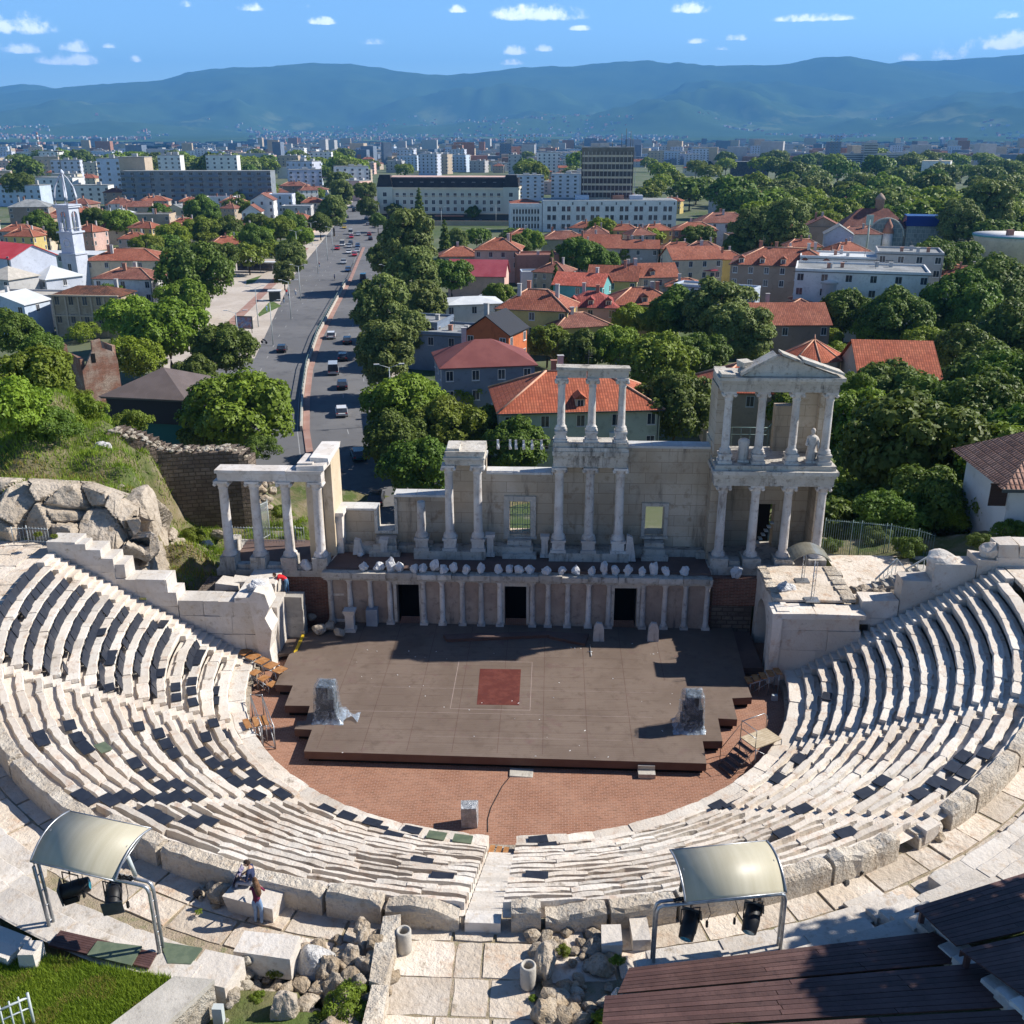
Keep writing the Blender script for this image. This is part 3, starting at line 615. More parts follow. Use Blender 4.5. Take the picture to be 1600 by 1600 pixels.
# walkway behind the lower tiers and the central path: irregular flagstones
def flag(b, poly, z, t, jag=.04):
    cx = sum(p[0] for p in poly)/len(poly); cy = sum(p[1] for p in poly)/len(poly); pts = []
    n = len(poly)
    for i in range(n):
        p, q = Vector(poly[i]), Vector(poly[(i+1)%n]); L_ = (q-p).length; k = max(2, int(L_/.35))
        for j in range(k):
            v = p.lerp(q, j/k); d = Vector((v.x-cx, v.y-cy)); d.normalize(); off = jag*(mnoise.noise(Vector((v.x*2.1, v.y*2.1, 5)))-.25) - (.02 if j == 0 else 0)
            pts.append((v.x+d.x*off, v.y+d.y*off))
    b.prism(pts, z-.2, z, 0, t)
M['bedding'] = mat('bedding', (.40,.32,.235), (.30,.25,.16), (.22,.22,.11), sc=1.5, sc3=4, bump=.3)
def flags():
    b = MB()
    for (r0, r1) in ((23.3, 24.25), (24.3, 25.2)):
        a = math.radians(-168)
        while a < math.radians(-8):
            l = U(.8, 1.9)/r0; e = a+l
            if not (math.radians(-96.6) < (a+e)/2 < math.radians(-86.2)):
                z = 5.6+U(-.025,.025)
                flag(b, [(r*math.cos(q), r*math.sin(q)) for r, q in ((r0,a),(r0,e),(r1,e),(r1,a))], z, U(.78,1.06), .06)
            a = e+.002
    for s0, s1, z0, nr in ((-186, -153.5, 6.22, 4), (-20.5, 5, 6.45, 3)):
        for q in range(nr):
            r0 = 23.62+q*.98; a = math.radians(s0)
            while a < math.radians(s1):
                e = a+U(.9,1.9)/r0; flag(b, [(r*math.cos(v), r*math.sin(v)) for r, v in ((r0,a),(r0,e),(r0+.95,e),(r0+.95,a))], z0+U(-.02,.02), U(.9,1.1), .03); a = e+.001
    y = -22.9
    for row in range(12):
        h = U(.7, 1.5); xs = [-2.45, -.9+U(-.3,.2), .05+U(-.2,.35), 1.4]
        for i in range(3): flag(b, [(xs[i]+.03, y-h), (xs[i+1]-.01, y-h), (xs[i+1]-.01, y), (xs[i]+.03, y)], 5.6+U(-.02,.02), U(.76,1.07), .07)
        y -= h+.02
    struct(b.build('flagstone_path', M['paving']))
    b = MB(); n = 50; vs = []
    for r in (23.0, 26.2): vs += [(r*math.cos(math.radians(-172+i*164/n)), r*math.sin(math.radians(-172+i*164/n)), 5.565) for i in range(n+1)]
    b.add(vs, [(i, n+1+i, n+2+i, i+1) for i in range(n)]); b.add([(-2.7,-40,5.57),(1.6,-40,5.57),(1.6,-22.6,5.57),(-2.7,-22.6,5.57)], [(0,1,2,3)])
    struct(b.build('path_bedding', M['bedding']))
flags()
# ---- columns
def col_prof(z0, z1, r, cap=True, base=True):
    H = z1-z0; pr = []
    if base: pr += [(r*1.5, z0), (r*1.5, z0+.10), (r*1.32, z0+.14), (r*1.42, z0+.20), (r*1.12, z0+.26)]
    else: pr += [(r*1.05, z0)]
    pr += [(r, z0+.34)]+[(r*(1-.13*f), z0+.34+(H-.9)*f) for f in (.33, .66, 1)]
    if cap: pr += [(r*.95, z1-.52), (r*1.02, z1-.46), (r*.92, z1-.42), (r*1.1, z1-.3), (r*1.32, z1-.16), (r*1.38, z1-.12)]
    return pr
def column(parent, x, y, z0, z1, r=.27, m='column', ped=0.0, t=1.0, name='column', broken=False):
    b = MB(); zz = z0
    if ped:
        b.cbox(x, y, z0+.09, r*3.3, r*3.3, .18, 0, 0, t); b.cbox(x, y, z0+.18+(ped-.3)/2, r*2.7, r*2.7, ped-.3, 0, 0, t, j=.01); b.cbox(x, y, z0+ped-.06, r*3.2, r*3.2, .12, 0, 0, t); zz = z0+ped
    b.lathe(col_prof(zz, z1, r, cap=not broken), x, y, 18, 0, t)
    if not broken:
        b.cbox(x, y, z1-.06, r*2.9, r*2.9, .12, 0, 0, t)
        for sx in (-1, 1):   # volutes
            b.tube([(x+sx*r*1.28, y-r*1.2, z1-.22), (x+sx*r*1.28, y+r*1.2, z1-.22)], .10, 10, 0, t)
    return b.build(name, M[m], parent)
def beam(b, x0, x1, y0, y1, z0, z1, seg=None, jag=.02, t=None):
    "entablature: fascia bands and a projecting cornice, in separate blocks"
    seg = seg or 1; h = z1-z0
    for i in range(seg):
        a = x0+(x1-x0)*i/seg; c = x0+(x1-x0)*(i+1)/seg-.012; q = U(-.01,.01); tt = t or U(.88,1.05)
        b.box(a, c, y0+.10, y1-.06, z0, z0+h*.3, 0, tt); b.box(a, c, y0+.07+q, y1-.04, z0+h*.3, z0+h*.62, 0, tt)
        b.box(a, c, y0+.02+q, y1-.01, z0+h*.62, z0+h*.74, 0, tt*.95); b.box(a-(.06 if i == 0 else 0), c+(.06 if i == seg-1 else 0), y0-.07+q, y1+.03, z0+h*.74, z1, 0, tt, j=jag)
def skene():
    T = thing('stage_building', 'ruined marble stage wall with columns, doorways and broken skyline behind the stage', 'stage wall', (0,0,0))
    # lower storey: plastered podium with half columns and three dark doorways
    y0 = 4.72; zt = 3.55
    doors = [(-7.45, .62), (-.12, .60), (5.75, .62)]; doors = [(G(640,962,.9).x, .62), (G(806,962,.9).x, .60), (G(975,966,.9).x, .62)]
    b = MB(); xs = [-10.6]
    for dx, hw in doors: b.box(xs[-1], dx-hw, y0, y0+.6, .2, zt, 0, U(.9,1.05)); b.box(dx-hw, dx+hw, y0, y0+.6, 3.0, zt, 0); xs.append(dx+hw)
    b.box(xs[-1], 10.3, y0, y0+.6, .2, zt); b.build('podium_wall', M['podium'], T)
    for dx, hw in doors:
        b = MB(); 
        for s in (-1, 1): b.box(dx+s*hw-.16 if s < 0 else dx+hw-.0, dx-hw+.0 if s < 0 else dx+hw+.16, y0-.10, y0+.35, .7, 3.0, 0, 1, j=.006)
        b.box(dx-hw-.24, dx+hw+.24, y0-.13, y0+.3, 3.002, 3.24, 0, 1, j=.01); f = b.build('doorway', M['trim'], T)
        b = MB(); b.box(dx-hw, dx+hw, y0+1.4, y0+1.5, .3, 3.0); b.box(dx-hw-.02, dx-hw, y0+.6, y0+1.4, .3, 3); b.box(dx+hw, dx+hw+.02, y0+.6, y0+1.4, .3, 3.0); b.box(dx-hw, dx+hw, y0+.6, y0+1.4, 3.0, 3.02); b.build('doorway_shade', M['void'], f)  # near-black lining paints the shade inside the doorway
    cx = [G(p, 962, .9).x for p in (520, 550, 582, 612, 664, 693, 724, 753, 782, 832, 856, 886, 918, 949, 1001, 1034, 1065, 1098)]
    for i, x in enumerate(cx):
        b = MB(); t = U(.85, 1.25)
        b.lathe([(.19,.7),(.19,.8),(.15,.9),(.145,2.2),(.125,3.0),(.16,3.1),(.2,3.22)], x, y0-.06, 10, 0, t); b.box(x-.2, x+.2, y0-.24, y0, 3.22, 3.3, 0, t); b.box(x-.22, x+.22, y0-.26, y0, .55, .72, 0, t)
        b.build('half_column', M['column'], T)
    b = MB(); x = -10.75
    while x < 10.3:
        w = U(.9, 2.2); e = min(10.35, x+w); dz = U(-.04,.05); ch = rnd.random() < .3
        b.box(x, e-.015, 4.36, 5.3, 3.3, 3.52, 0, U(.8,1.05), j=.008); b.box(x, e-.015, 4.05+U(-.03,.08)+(.12 if ch else 0), 4.62, 3.522, 3.8+dz, 0, U(.8,1.15), j=.02); x = e
    b.build('cornice', M['trim'], T)
    b = MB(); b.box(-10.6, 10.3, 4.64, 7.3, 3.56, 3.93); b.build('upper_stage_floor', M['skenedeck'], T)
    # upper storey wall, its broken outline stepped from left to right
    Y0, Y1 = 7.4, 8.3; b = MB()
    def w(x0, x1, z0, z1, y0=Y0, y1=Y1): b.box(x0, x1, y0, y1, z0, z1, 0, U(.95,1.05))
    w(-10.5, -8.15, 3.5, 6.25); w(-8.15, -7.15, 3.5, 5.0); w(-7.15, -4.15, 3.5, 7.1); w(-4.15, -1.98, 3.5, 9.45)
    dx0, dx1, dz0, dz1 = -.70, .50, 4.95, 6.95; w(-1.98, dx0, 3.5, 8.5); w(dx0, dx1, 3.5, dz0); w(dx0, dx1, dz1, 8.5); w(dx1, 1.75, 3.5, 8.5)
    w(1.75, 5.6, 3.5, 10.2); wx0, wx1, wz0, wz1 = 6.88, 7.95, 5.08, 6.75
    w(5.6, wx0, 3.5, 10.1); w(wx0, wx1, 3.5, wz0); w(wx0, wx1, wz1, 10.1); w(wx1, 10.25, 3.5, 10.1)
    b.build('rear_wall', M['render'], T)
    for x0, x1, z in ((-10.52,-8.13,6.252),(-7.17,-4.15,7.102),(-1.96,1.73,8.502),(5.62,10.25,10.102)):
        x = x0; b = MB()
        while x < x1-.05:
            e = min(x1, x+U(.8,1.8)); b.box(x, e-.01, Y0-.06, Y1+.05, z, z+.13, 0, U(.9,1.1), j=.008); x = e
        b.build('coping', M['concrete2'], T)
    b = MB(); b.box(-4.2, -1.93, Y0-.05, Y1+.04, 9.452, 9.6, 0, 1, j=.01)
    b.build('coping', M['concrete2'], T)
    for x0, x1, z0, z1, wd in ((dx0, dx1, dz0, dz1, .30), (wx0, wx1, wz0, wz1, .2)):
        b = MB(); b.box(x0-wd, x0+.01, Y0-.1, Y0+.2, z0-.1, z1, 0, 1, j=.01); b.box(x1-.01, x1+wd, Y0-.1, Y0+.2, z0-.1, z1, 0, 1, j=.01); b.box(x0-wd, x1+wd, Y0-.12, Y0+.2, z1+.002, z1+wd, 0, 1, j=.01); b.box(x0-wd-.05, x1+wd+.05, Y0-.16, Y0+.2, z0-.25, z0-.102, 0, 1); b.build('surround', M['trim'], T)
    b = MB(); b.box(-8.32, -8.15, Y0-.1, Y1+.02, 4.9, 6.35, 0, 1.1, j=.01); b.box(-7.17, -7.0, Y0-.1, Y1+.02, 4.9, 7.0, 0, 1.1, j=.01); b.box(-8.15, -7.17, Y0-.1, Y1+.02, 4.9, 5.06, 0, 1.1)
    b.build('surround', M['trim'], T)
    b = MB()     # green iron grille in the doorway
    for i in range(9): x = dx0+.04+(dx1-dx0-.08)*i/8; b.tube([(x, Y0+.25, dz0), (x, Y0+.25, dz1)], .017, 5)
    for z in (dz0+.1, dz0+.5, dz0+1.0, dz0+1.08, dz0+1.5, dz1-.06): b.tube([(dx0, Y0+.25, z), (dx1, Y0+.25, z)], .02, 5)
    for cxx in (dx0+.3, dx1-.3):
        for cz in (dz0+.3, dz0+1.3, dz0+1.72): b.tube([(cxx+.16*math.cos(q*PI/6), Y0+.23, cz+.16*math.sin(q*PI/6)) for q in range(12)], .014, 4, closed=True)
    b.build('iron_grille', M['greenmetal'], T)
    # steps, benches and base course along the foot of the upper wall
    b = MB(); b.box(-10.5, 10.2, 6.85, 7.5, 3.9, 4.35, 0, .8, j=.01)
    for x, wd in ((-7.65, .85), (-.1, .95), (7.4, .75)):
        b.box(x-wd, x+wd, 6.2, 6.95, 3.9, 4.18, 0, .95, j=.02); b.box(x-wd*.8, x+wd*.8, 6.5, 7.45, 3.9, 4.5, 0, .9, j=.02); b.box(x-wd*.7, x+wd*.7, 6.8, 7.45, 3.9, 4.78, 0, .9, j=.02)
    for i in range(9): x = U(-10, 9.8); b.box(x, x+U(.5,1.2), 6.6, 7.3, 3.9, 4.3+U(0,.25), 0, U(.7,1), rot=U(-.15,.15), j=.04)
    b.build('base_course', M['trim'], T)
    # column groups on their plinths
    b = MB(); b.box(-5.95, -1.95, 5.95, 7.0, 3.9, 4.42, 0, .95, j=.01); b.box(1.55, 5.95, 5.95, 7.0, 3.9, 4.42, 0, .95, j=.01)
    b.build('plinth', M['trim'], T)
    column(T, -5.52, 6.4, 4.4, 7.75, .25, ped=.75, broken=True, t=.75)
    column(T, -3.95, 6.4, 4.4, 9.38, .25, ped=.75); column(T, -2.38, 6.4, 4.4, 9.38, .25, ped=.75)
    for x, t in ((2.06, 1.05), (3.72, .85), (5.35, 1.05)): column(T, x, 6.4, 4.4, 9.35, .26, ped=.75, t=t)
    for x in (2.1, 3.72, 5.28): column(T, x, 6.5, 10.72, 14.2, .21, ped=.62, t=.95)
    b = MB(); beam(b, -4.12, -2.0, 6.02, 7.42, 9.39, 9.85, 1, .03); b.box(-4.05, -1.97, 6.0, 8.0, 9.86, 10.22, 0, 1.1, j=.05)
    b.box(-4.02, -3.3, 6.1, 7.5, 10.2, 10.33, 0, 1.1, j=.04)
    b.build('entablature', M['trim'], T); b = MB()
    beam(b, 1.72, 5.68, 6.0, 7.42, 9.36, 10.3, 3, .02); b.box(1.7, 5.7, 5.98, 8.0, 10.302, 10.5, 0, 1.08, j=.02)
    for x in (2.1, 3.72, 5.28): b.box(x-.42, x+.42, 6.08, 6.95, 10.5, 10.74, 0, 1, j=.01)
    for x0, x1 in ((2.52, 3.3), (4.14, 4.86)): b.box(x0, x1, 6.12, 6.4, 10.5, 10.7, 0, .95, j=.02)
    b.build('entablature', M['trim'], T); b = MB()
    beam(b, 1.86, 3.4, 6.2, 6.85, 14.2, 14.78, 1, .03, t=.86); beam(b, 3.43, 5.58, 6.2, 6.85, 14.2, 14.76, 1, .03, t=.9)
    b.build('entablature', M['trim'], T)
    return T
M['concrete2'] = mat('coping', (.50,.49,.47), (.58,.57,.55), (.40,.38,.35), sc=1, sc3=4, bump=.1)
skene()
def tower():
    T = thing('columned_tower', 'two storey marble pavilion with pediment and eight columns right of the stage', 'tower', (0,0,0))
    X0, X1 = 10.25, 16.55
    b = MB(); b.box(X0+.25, X1, 4.95, 9.2, 1.9, 3.5, 0, .9); b.box(X0, 11.0, 4.92, 9.2, -.5, 1.898, 0, .8); b.build('brick_base', M['redbrick'], T)
    b = MB(); b.box(X0+.25, 12.7, 4.90, 5.9, -.5, 1.9, 0, .9); b.build('rough_base', M['roughstone'], T)
    b = MB(); b.box(X0, X1+.1, 5.45, 9.2, 3.5, 4.0, 0, .9, j=.02)
    for x in (10.83, 12.57, 14.31, 16.1): b.box(x-.48, x+.48, 5.4, 6.55, 3.92, 4.48, 0, .9, j=.015)
    b.box(11.4, 12.0, 5.6, 6.3, 4.0, 4.3, 0, .9, j=.02); b.build('plinth', M['trim'], T)
    # side and rear walls with openings
    b = MB(); b.box(X0, X0+.55, 6.4, 9.2, 4.0, 9.0, 0, 1); b.box(X1-.55, X1, 6.75, 9.2, 4.0, 9.0, 0, 1.05)
    b.box(X0+.55, 13.15, 8.4, 9.1, 4.0, 9.0); b.box(13.15, 14.25, 8.4, 9.1, 6.6, 9.0); b.box(14.25, X1-.55, 8.4, 9.1, 4.0, 9.0)
    b.box(X0, X0+.5, 7.4, 9.2, 9.0, 10.55, 0, 1)
    b.box(X0+.05, X0+.6, 6.75, 9.0, 9.75, 13.65, 0, .95); b.box(14.75, X1-.3, 8.2, 9.0, 9.75, 13.65, 0, 1.1); b.box(X1-.65, X1-.2, 7.6, 9.0, 9.75, 13.65, 0, 1.0); b.box(13.75, 14.75, 8.3, 8.95, 9.75, 12.3, 0, .8)
    b.build('rear_wall', M['render'], T)
    b = MB(); beam(b, X0, X1, 5.5, 6.5, 8.62, 9.3, 3, .012); b.box(X0-.12, X1+.12, 5.3, 9.2, 9.302, 9.5, 0, 1.05, j=.015); b.box(X0, X1, 5.55, 9.1, 9.5, 9.76, 0, .9, j=.01)
    b.build('entablature', M['trim'], T); b = MB()
    beam(b, X0+.05, X1-.25, 5.65, 6.6, 13.68, 14.32, 3, .03); b.box(X0-.15, X1-.05, 5.45, 7.6, 14.322, 14.5, 0, 1.05, j=.03)
    b.box(X0+.1, X0+.7, 6.6, 9.0, 13.68, 14.3, 0, .95); b.box(X1-.8, X1-.2, 6.6, 9.0, 13.68, 14.3, 0, .95)
    b.build('entablature', M['trim'], T)
    b = MB(); b.yprism([(11.35,14.5),(16.2,14.5),(13.2,15.55),(12.8,15.5)], 5.75, 6.3); 
    for (x0, z0), (x1, z1) in (((11.2,14.55),(12.95,15.55)), ((13.2,15.62),(14.3,15.2)), ((14.25,15.28),(16.45,14.6))):
        d = Vector((x1-x0, 0, z1-z0)); L_ = d.length; k = max(1, int(L_/1.0))
        for i in range(k):
            a = i/k; c = (i+1)/k-.02; b.yprism([(x0+d.x*a, z0+d.z*a), (x0+d.x*c, z0+d.z*c), (x0+d.x*c, z0+d.z*c+.14+U(-.03,.03)), (x0+d.x*a, z0+d.z*a+.14+U(-.03,.03))], 5.5+U(-.03,.05), 6.6)
    b.box(10.2, 10.9, 5.4, 6.4, 14.5, 14.68, 0, 1.1, j=.04); b.box(11.2, 11.8, 6.0, 6.6, 14.9, 15.2, 0, 1, rot=.5, j=.05)
    b.build('pediment', M['trim'], T)
    for x in (10.83, 12.57, 14.31, 16.1): column(T, x, 5.98, 4.46, 8.62, .25, t=1.0)
    for x in (10.78, 12.52, 14.27, 15.98): column(T, x, 6.1, 9.76, 13.68, .22, ped=.55, t=.95)
    # steel stair seen through the opening
    b = MB(); b.box(13.2, 14.2, 9.3, 9.5, 4, 6.6); b.build('opening_shade', M['void'], T)  # near-black sheet stands in for shade behind the opening
    b = MB()
    for i in range(7): b.box(13.15+.14*i, 13.35+.14*i, 8.0, 8.35, 4.1+.24*i, 4.16+.24*i)
    b.build('steel_steps', M['paintmetal'], T)
    b = MB(); b.tube([(11.0, 8.9, 10.9), (13.7, 8.9, 10.9)], .03, 6); b.tube([(11.0, 8.9, 10.5), (13.7, 8.9, 10.5)], .02, 6); b.tube([(12.9, 8.9, 10.1), (13.9, 8.9, 11.3)], .03, 6)
    for i in range(6): b.tube([(11.1+.5*i, 8.9, 9.76), (11.1+.5*i, 8.9, 10.9)], .02, 5)
    b.build('railing', M['greenmetal'], T)
tower()
def left_pavilion():
    T = thing('columned_pavilion', 'low marble pavilion of four columns and a pier left of the stage', 'pavilion', (0,0,0))
    b = MB(); b.box(-16.7, -10.5, 5.05, 9.3, -.5, 3.25, 0, .9); b.build('brick_base', M['redbrick'], T)
    b = MB(); b.box(-16.75, -10.45, 4.85, 9.3, 3.252, 3.6, 0, .95, j=.02)
    for x in (-16.1, -14.42, -12.7, -10.98): b.box(x-.42, x+.42, 4.8, 5.75, 3.6, 4.35, 0, .9, j=.02)
    for x0, x1 in ((-15.65,-14.86),(-13.98,-13.15),(-12.25,-11.45)): b.box(x0, x1, 5.0, 5.5, 3.6, 3.85, 0, .9, j=.03)
    b.box(-16.6, -16.2, 6.2, 7.8, 3.6, 4.5, 0, 1.05, j=.04)
    b.build('plinth', M['trim'], T)
    b = MB(); b.box(-16.2, -10.6, 5.7, 9.1, 3.6, 3.68); b.build('floor_boards', M['skenedeck'], T)
    for x in (-16.06, -14.38, -12.68, -10.98): column(T, x, 5.28, 4.34, 8.72, .27, m='marblecol', t=1.0)
    b = MB(); b.box(-11.75, -10.9, 6.0, 6.8, 3.6, 8.72, 0, 1.02); b.box(-10.88, -10.35, 6.25, 8.6, 3.6, 9.5, 0, 1.08); b.build('pier', M['render2'], T)
    b = MB(); beam(b, -16.2, -10.6, 4.85, 5.8, 8.73, 9.38, 3, .02); b.box(-11.9, -10.4, 4.9, 6.4, 9.382, 9.62, 0, 1, j=.07); b.box(-11.3, -10.3, 5.6, 8.7, 9.6, 9.9, 0, 1.1, j=.04); b.box(-11.9, -11.1, 5.2, 7.0, 9.55, 9.72, 0, 1, j=.05)
    b.build('entablature', M['marblecol'], T)
    b = MB(); b.box(-10.5, -10.0, 6.6, 7.5, 3.5, 6.2, 0, 1.1, j=.02); b.box(-10.5, -9.9, 5.0, 6.6, 3.5, 3.9, 0, 1.1, j=.06); b.box(-10.55, -9.9, 6.5, 7.6, 6.2, 6.4, 0, 1.1, j=.02)
    b.build('corner_pier', M['marblecol'], T)
M['marblecol'] = mat('marblecol', (.56,.505,.45), (.66,.62,.58), (.42,.37,.32), sc=.9, sc3=3, bump=.15, bs=9, stain=(.25,.22,.19), streak=True, stlo=.6)
M['render2'] = mat('render2', (.52,.42,.29), (.58,.48,.36), (.42,.33,.22), sc=.5, sc3=2, bump=.1, stain=(.24,.19,.13), streak=True, stlo=.62)
left_pavilion()
ZS = .58
def stage():
    T = thing('stage', 'broad brown planked stage with stepped edges in front of the stage wall', 'stage', (0,0,0)); z = ZS
    px = [(475,1174),(487.5,1140),(460,1139),(465,1127),(478,1126),(484,1103),(445,1102.5),(457.5,1071),(430,1070),(452,1022),(459,1019),(477,990),(480,968),(1104,972),(1144,980),(1170,1077),(1175,1089.5),(1144,1091),(1152,1124),(1122,1122.5),(1129,1158),(1098,1158),(1104,1193),(800,1184)]
    P_ = [G(x, y, z) for x, y in px]; P_[12] = Vector((-10.4, 4.7, z)); P_[13] = Vector((10.2, 4.7, z))
    b = MB(); b.prism([(p.x, p.y) for p in P_], .2, z, 1, 1.0, 0); b.build('stage_deck', [M['deck'], M['deckside']], T)
    b = MB(); b.prism([(p.x*.985, p.y*.985+.02) for p in P_], -.1, .19, 0); b.build('underside_shade', M['void'], T)  # near-black block: the shade under the deck is put in as colour
    b = MB()
    for i in range(9): x = -8.6+i*2.0; b.box(x, x+.022, -7.6 if abs(x+1) < 8 else -1, 4.6, z-.01, z+.0015)
    for i in range(11): y = -6.9+i*1.0; b.box(-8.4, 6.4, y, y+.012, z-.01, z+.002)
    b.build('panel_seam', M['deckside'], T)
    q = [G(x, y, z) for x, y in ((745,1101),(811,1102),(814,1046),(750,1045))]
    b = MB(); b.prism([(p.x, p.y) for p in q], z-.02, z+.006); b.build('red_trap', M['redmat'], T)
    b = MB(); lw = .03
    x0, x1, y0, y1 = q[0].x-1.25, q[1].x+.55, q[0].y-.42, q[2].y+.75
    for a in ((x0,x1,y0,y0+lw),(x0,x1,y1,y1+lw),(x0,x0+lw,y0+lw,y1),(x1-lw,x1,y0+lw,y1)): b.box(*a, z-.01, z+.003)
    for a in ((-8.5,6.5,-4.42,-4.40),(-7,7,-2.2,-2.185),(-4,5,-6.4,-6.385)): b.box(*a, z-.01, z+.0025)
    b.build('floor_line', M['whiteline'], T)
    b = MB(); R = random.Random(3)
    for i in range(46):
        x, y = R.uniform(-8.5, 8), R.uniform(-8, 3); s = R.uniform(.015, .045); b.box(x, x+s*R.uniform(1,3), y, y+s, z-.005, z+.012, 0, 1, rot=R.uniform(0,3))
    o = b.build('stage_litter', M['wrap'], T); o['kind'] = 'stuff'
    # side boards off the stage towards the entrance passages
    b = MB(); b.box(10.35, 12.6, .6, 4.6, .1, .5); b.build('side_boards', M['skenedeck'], T)
    q = [G(x, y, .4) for x, y in ((424,1024),(458,1020),(474,993),(440,1000))]
    b = MB(); b.prism([(p.x, p.y) for p in q], .25, .4); b.build('ramp_board', M['deck'], T)
    q = [G(x, y, ZS+.04) for x, y in ((459,1019),(465,1016),(477,990),(472,991))]
    b = MB(); b.prism([(p.x, p.y) for p in q], ZS-.02, ZS+.06); b.build('yellow_edge', mat('yellow', (.62,.42,.03), rough=.5, bump=0), T)
stage()
def left_return():
    T = thing('entrance_wall', 'thick marble block wall ending the left seats beside the stage', 'wall', (0,0,0)); b = MB()
    def blk(x0, x1, z0, z1, y0=.35, y1=1.55, t=None):
        nz = max(1, round((z1-z0)/.85)); n = max(1, round((x1-x0)/1.15))
        for a in range(nz):
            f = [0]+[(i+U(-.22,.22))/n for i in range(1, n)]+[1]
            for i in range(n): b.box(x0+(x1-x0)*f[i], x0+(x1-x0)*f[i+1]-.018, y0+U(-.035,.035), y1, z0+(z1-z0)*a/nz, z0+(z1-z0)*(a+1)/nz-.014, 0, U(.86,1.05), j=.022)
    blk(-17.3,-15.2,3.0,3.85); blk(-15.2,-13.35,3.0,3.85); blk(-17.3,-16.0,2.0,3.0); blk(-16.0,-14.6,2.0,3.0); blk(-14.6,-13.3,2.0,3.0); blk(-17.3,-15.1,-.5,2.0); blk(-15.1,-13.25,-.5,2.0)
    blk(-18.9,-17.3,2.0,4.3); blk(-19.9,-17.7,4.0,5.0); blk(-19.3,-17.8,4.3,5.05,.3,1.4); blk(-20.4,-19.8,3.5,5.8); blk(-21.0,-20.3,3.8,6.15); blk(-22.2,-20.9,4.0,6.6); blk(-23.6,-22.1,4.2,7.0); blk(-22.7,-21.6,6.5,6.9,.3,1.2)
    b.build('block_masonry', M['marble_white'], T)
    b = MB()   # thin upright slab closing the wall towards the orchestra, with broken edge
    prof = [(-13.2,-.3),(-12.6,-.3),(-12.75,1.2),(-12.55,2.3),(-12.85,3.0),(-12.55,3.6),(-12.75,4.35),(-13.3,4.5),(-13.6,4.1)]
    b.yprism(prof, .2, 1.5); b.box(-14.3, -13.2, .2, 2.6, 3.86, 4.15, 0, 1.08, j=.03); b.box(-13.3, -12.6, 1.5, 3.4, 0, 3.0, 0, .85, j=.03)
    b.build('end_slab', M['marble_white'], T)
    b = MB(); b.box(-17.0, -14.0, 1.6, 4.2, .5, 3.5, 0, .7, j=.06); b.build('rubble_core', M['roughstone'], T)
left_return()
def right_passage():
    T = thing('vaulted_passage', 'marble side passage with arched mouth and flat terrace roof right of the stage', 'passage', (0,0,0))
    # long body with an arched opening facing the stage
    x0, x1, y0, y1, zt = 12.85, 16.9, -.1, 5.1, 4.1
    b = MB(); n = 10; ay0, ay1, zs, za = 1.9, 4.3, 1.9, 3.1; cy = (ay0+ay1)/2; r = (ay1-ay0)/2
    arch = [(cy+r*math.cos(PI*i/n), zs+(za-zs)*math.sin(PI*i/n)) for i in range(n+1)]
    prof = [(y0,-.6),(y0,zt),(y1,zt),(y1,-.6),(ay1,-.6)]+arch+[(ay0,-.6)]
    b.xprism(prof, x0, x0+.6, 0, 1.0)
    b.box(x0+.6, x1+.2, 4.4, y1, -.6, zt, 0, .9); b.box(x0+.6, x1, 1.0, 1.88, -.6, zt-.3, 0, .9); b.box(x0+.61, x1, 1.85, 4.42, 3.2, zt-.3, 0, .7)
    b.build('arch_wall', M['marble'], T)
    b = MB()
    for i, (a, c, z0, z1) in enumerate(((12.9,14.6,3.1,3.75),(14.6,16.9,3.1,3.75),(12.85,13.6,2.0,3.1),(13.6,15.4,2.0,3.1),(15.4,17.0,2.0,3.1),(12.95,14.9,-.5,2.0),(14.9,17.0,-.5,2.0))): b.box(a, c-.015, y0+U(-.03,.03)-.1, 1.0, z0, z1-.012, 0, U(.82,1), j=.02)
    b.box(12.6, 14.7, -.32, .95, 3.752, 4.05, 0, 1.05, j=.03); b.box(14.72, 17.1, -.3, .95, 3.752, 4.05, 0, 1.05, j=.03)
    b.box(12.62, 13.1, -.3, .6, .2, 3.75, 0, 1.05, j=.05)
    b.build('block_masonry', M['marble'], T)
    b = MB(); b.box(12.95, 16.9, .95, 5.2, 4.1, 4.22, 0, 1); b.build('terrace_slab', M['paving'], T)
    b = MB()
    for i in range(7): b.box(12.75+U(-.1,.1), 13.25, .9+i*.6, 1.45+i*.6, 4.15, 4.3+U(0,.06), 0, U(.85,1.05), j=.04); b.box(16.3, 17.0+U(-.1,.1), .9+i*.6, 1.45+i*.6, 4.15, 4.27+U(0,.05), 0, U(.8,1.0), j=.04)
    b.build('terrace_edging', M['rockwall2'], T)
    T2 = thing('retaining_wall', 'stepped wall of big marble blocks climbing beside the right seats', 'wall', (0,0,0)); b = MB()
    for x0, x1, z0, z1, j in ((16.75,18.55,3.2,4.5,.03),(18.55,20.0,3.6,5.6,.05),(20.0,22.0,4.4,6.5,.03),(17.2,20.5,2.0,3.6,.03),(20.5,23.3,3.4,5.2,.03),(22.0,22.9,5.2,6.75,.12),(22.9,24.9,5.2,6.9,.04),(22.9,23.9,6.9,7.5,.12),(23.9,25.2,6.9,7.55,.04)):
        b.box(x0+.35, x1+.34, .42+U(-.03,.03), 1.5, z0, z1, 0, U(.78,1), j=j)
    b.rock((20.9, .95, 6.5), (1.05,.62,.62), 0, 0, .95, 5, 3, .1); b.rock((23.0,.95,7.1), (.6,.5,.5), .3, 0, .9, 8, 3, .1)
    b.build('masonry_block', M['marble'], T2)
right_passage()
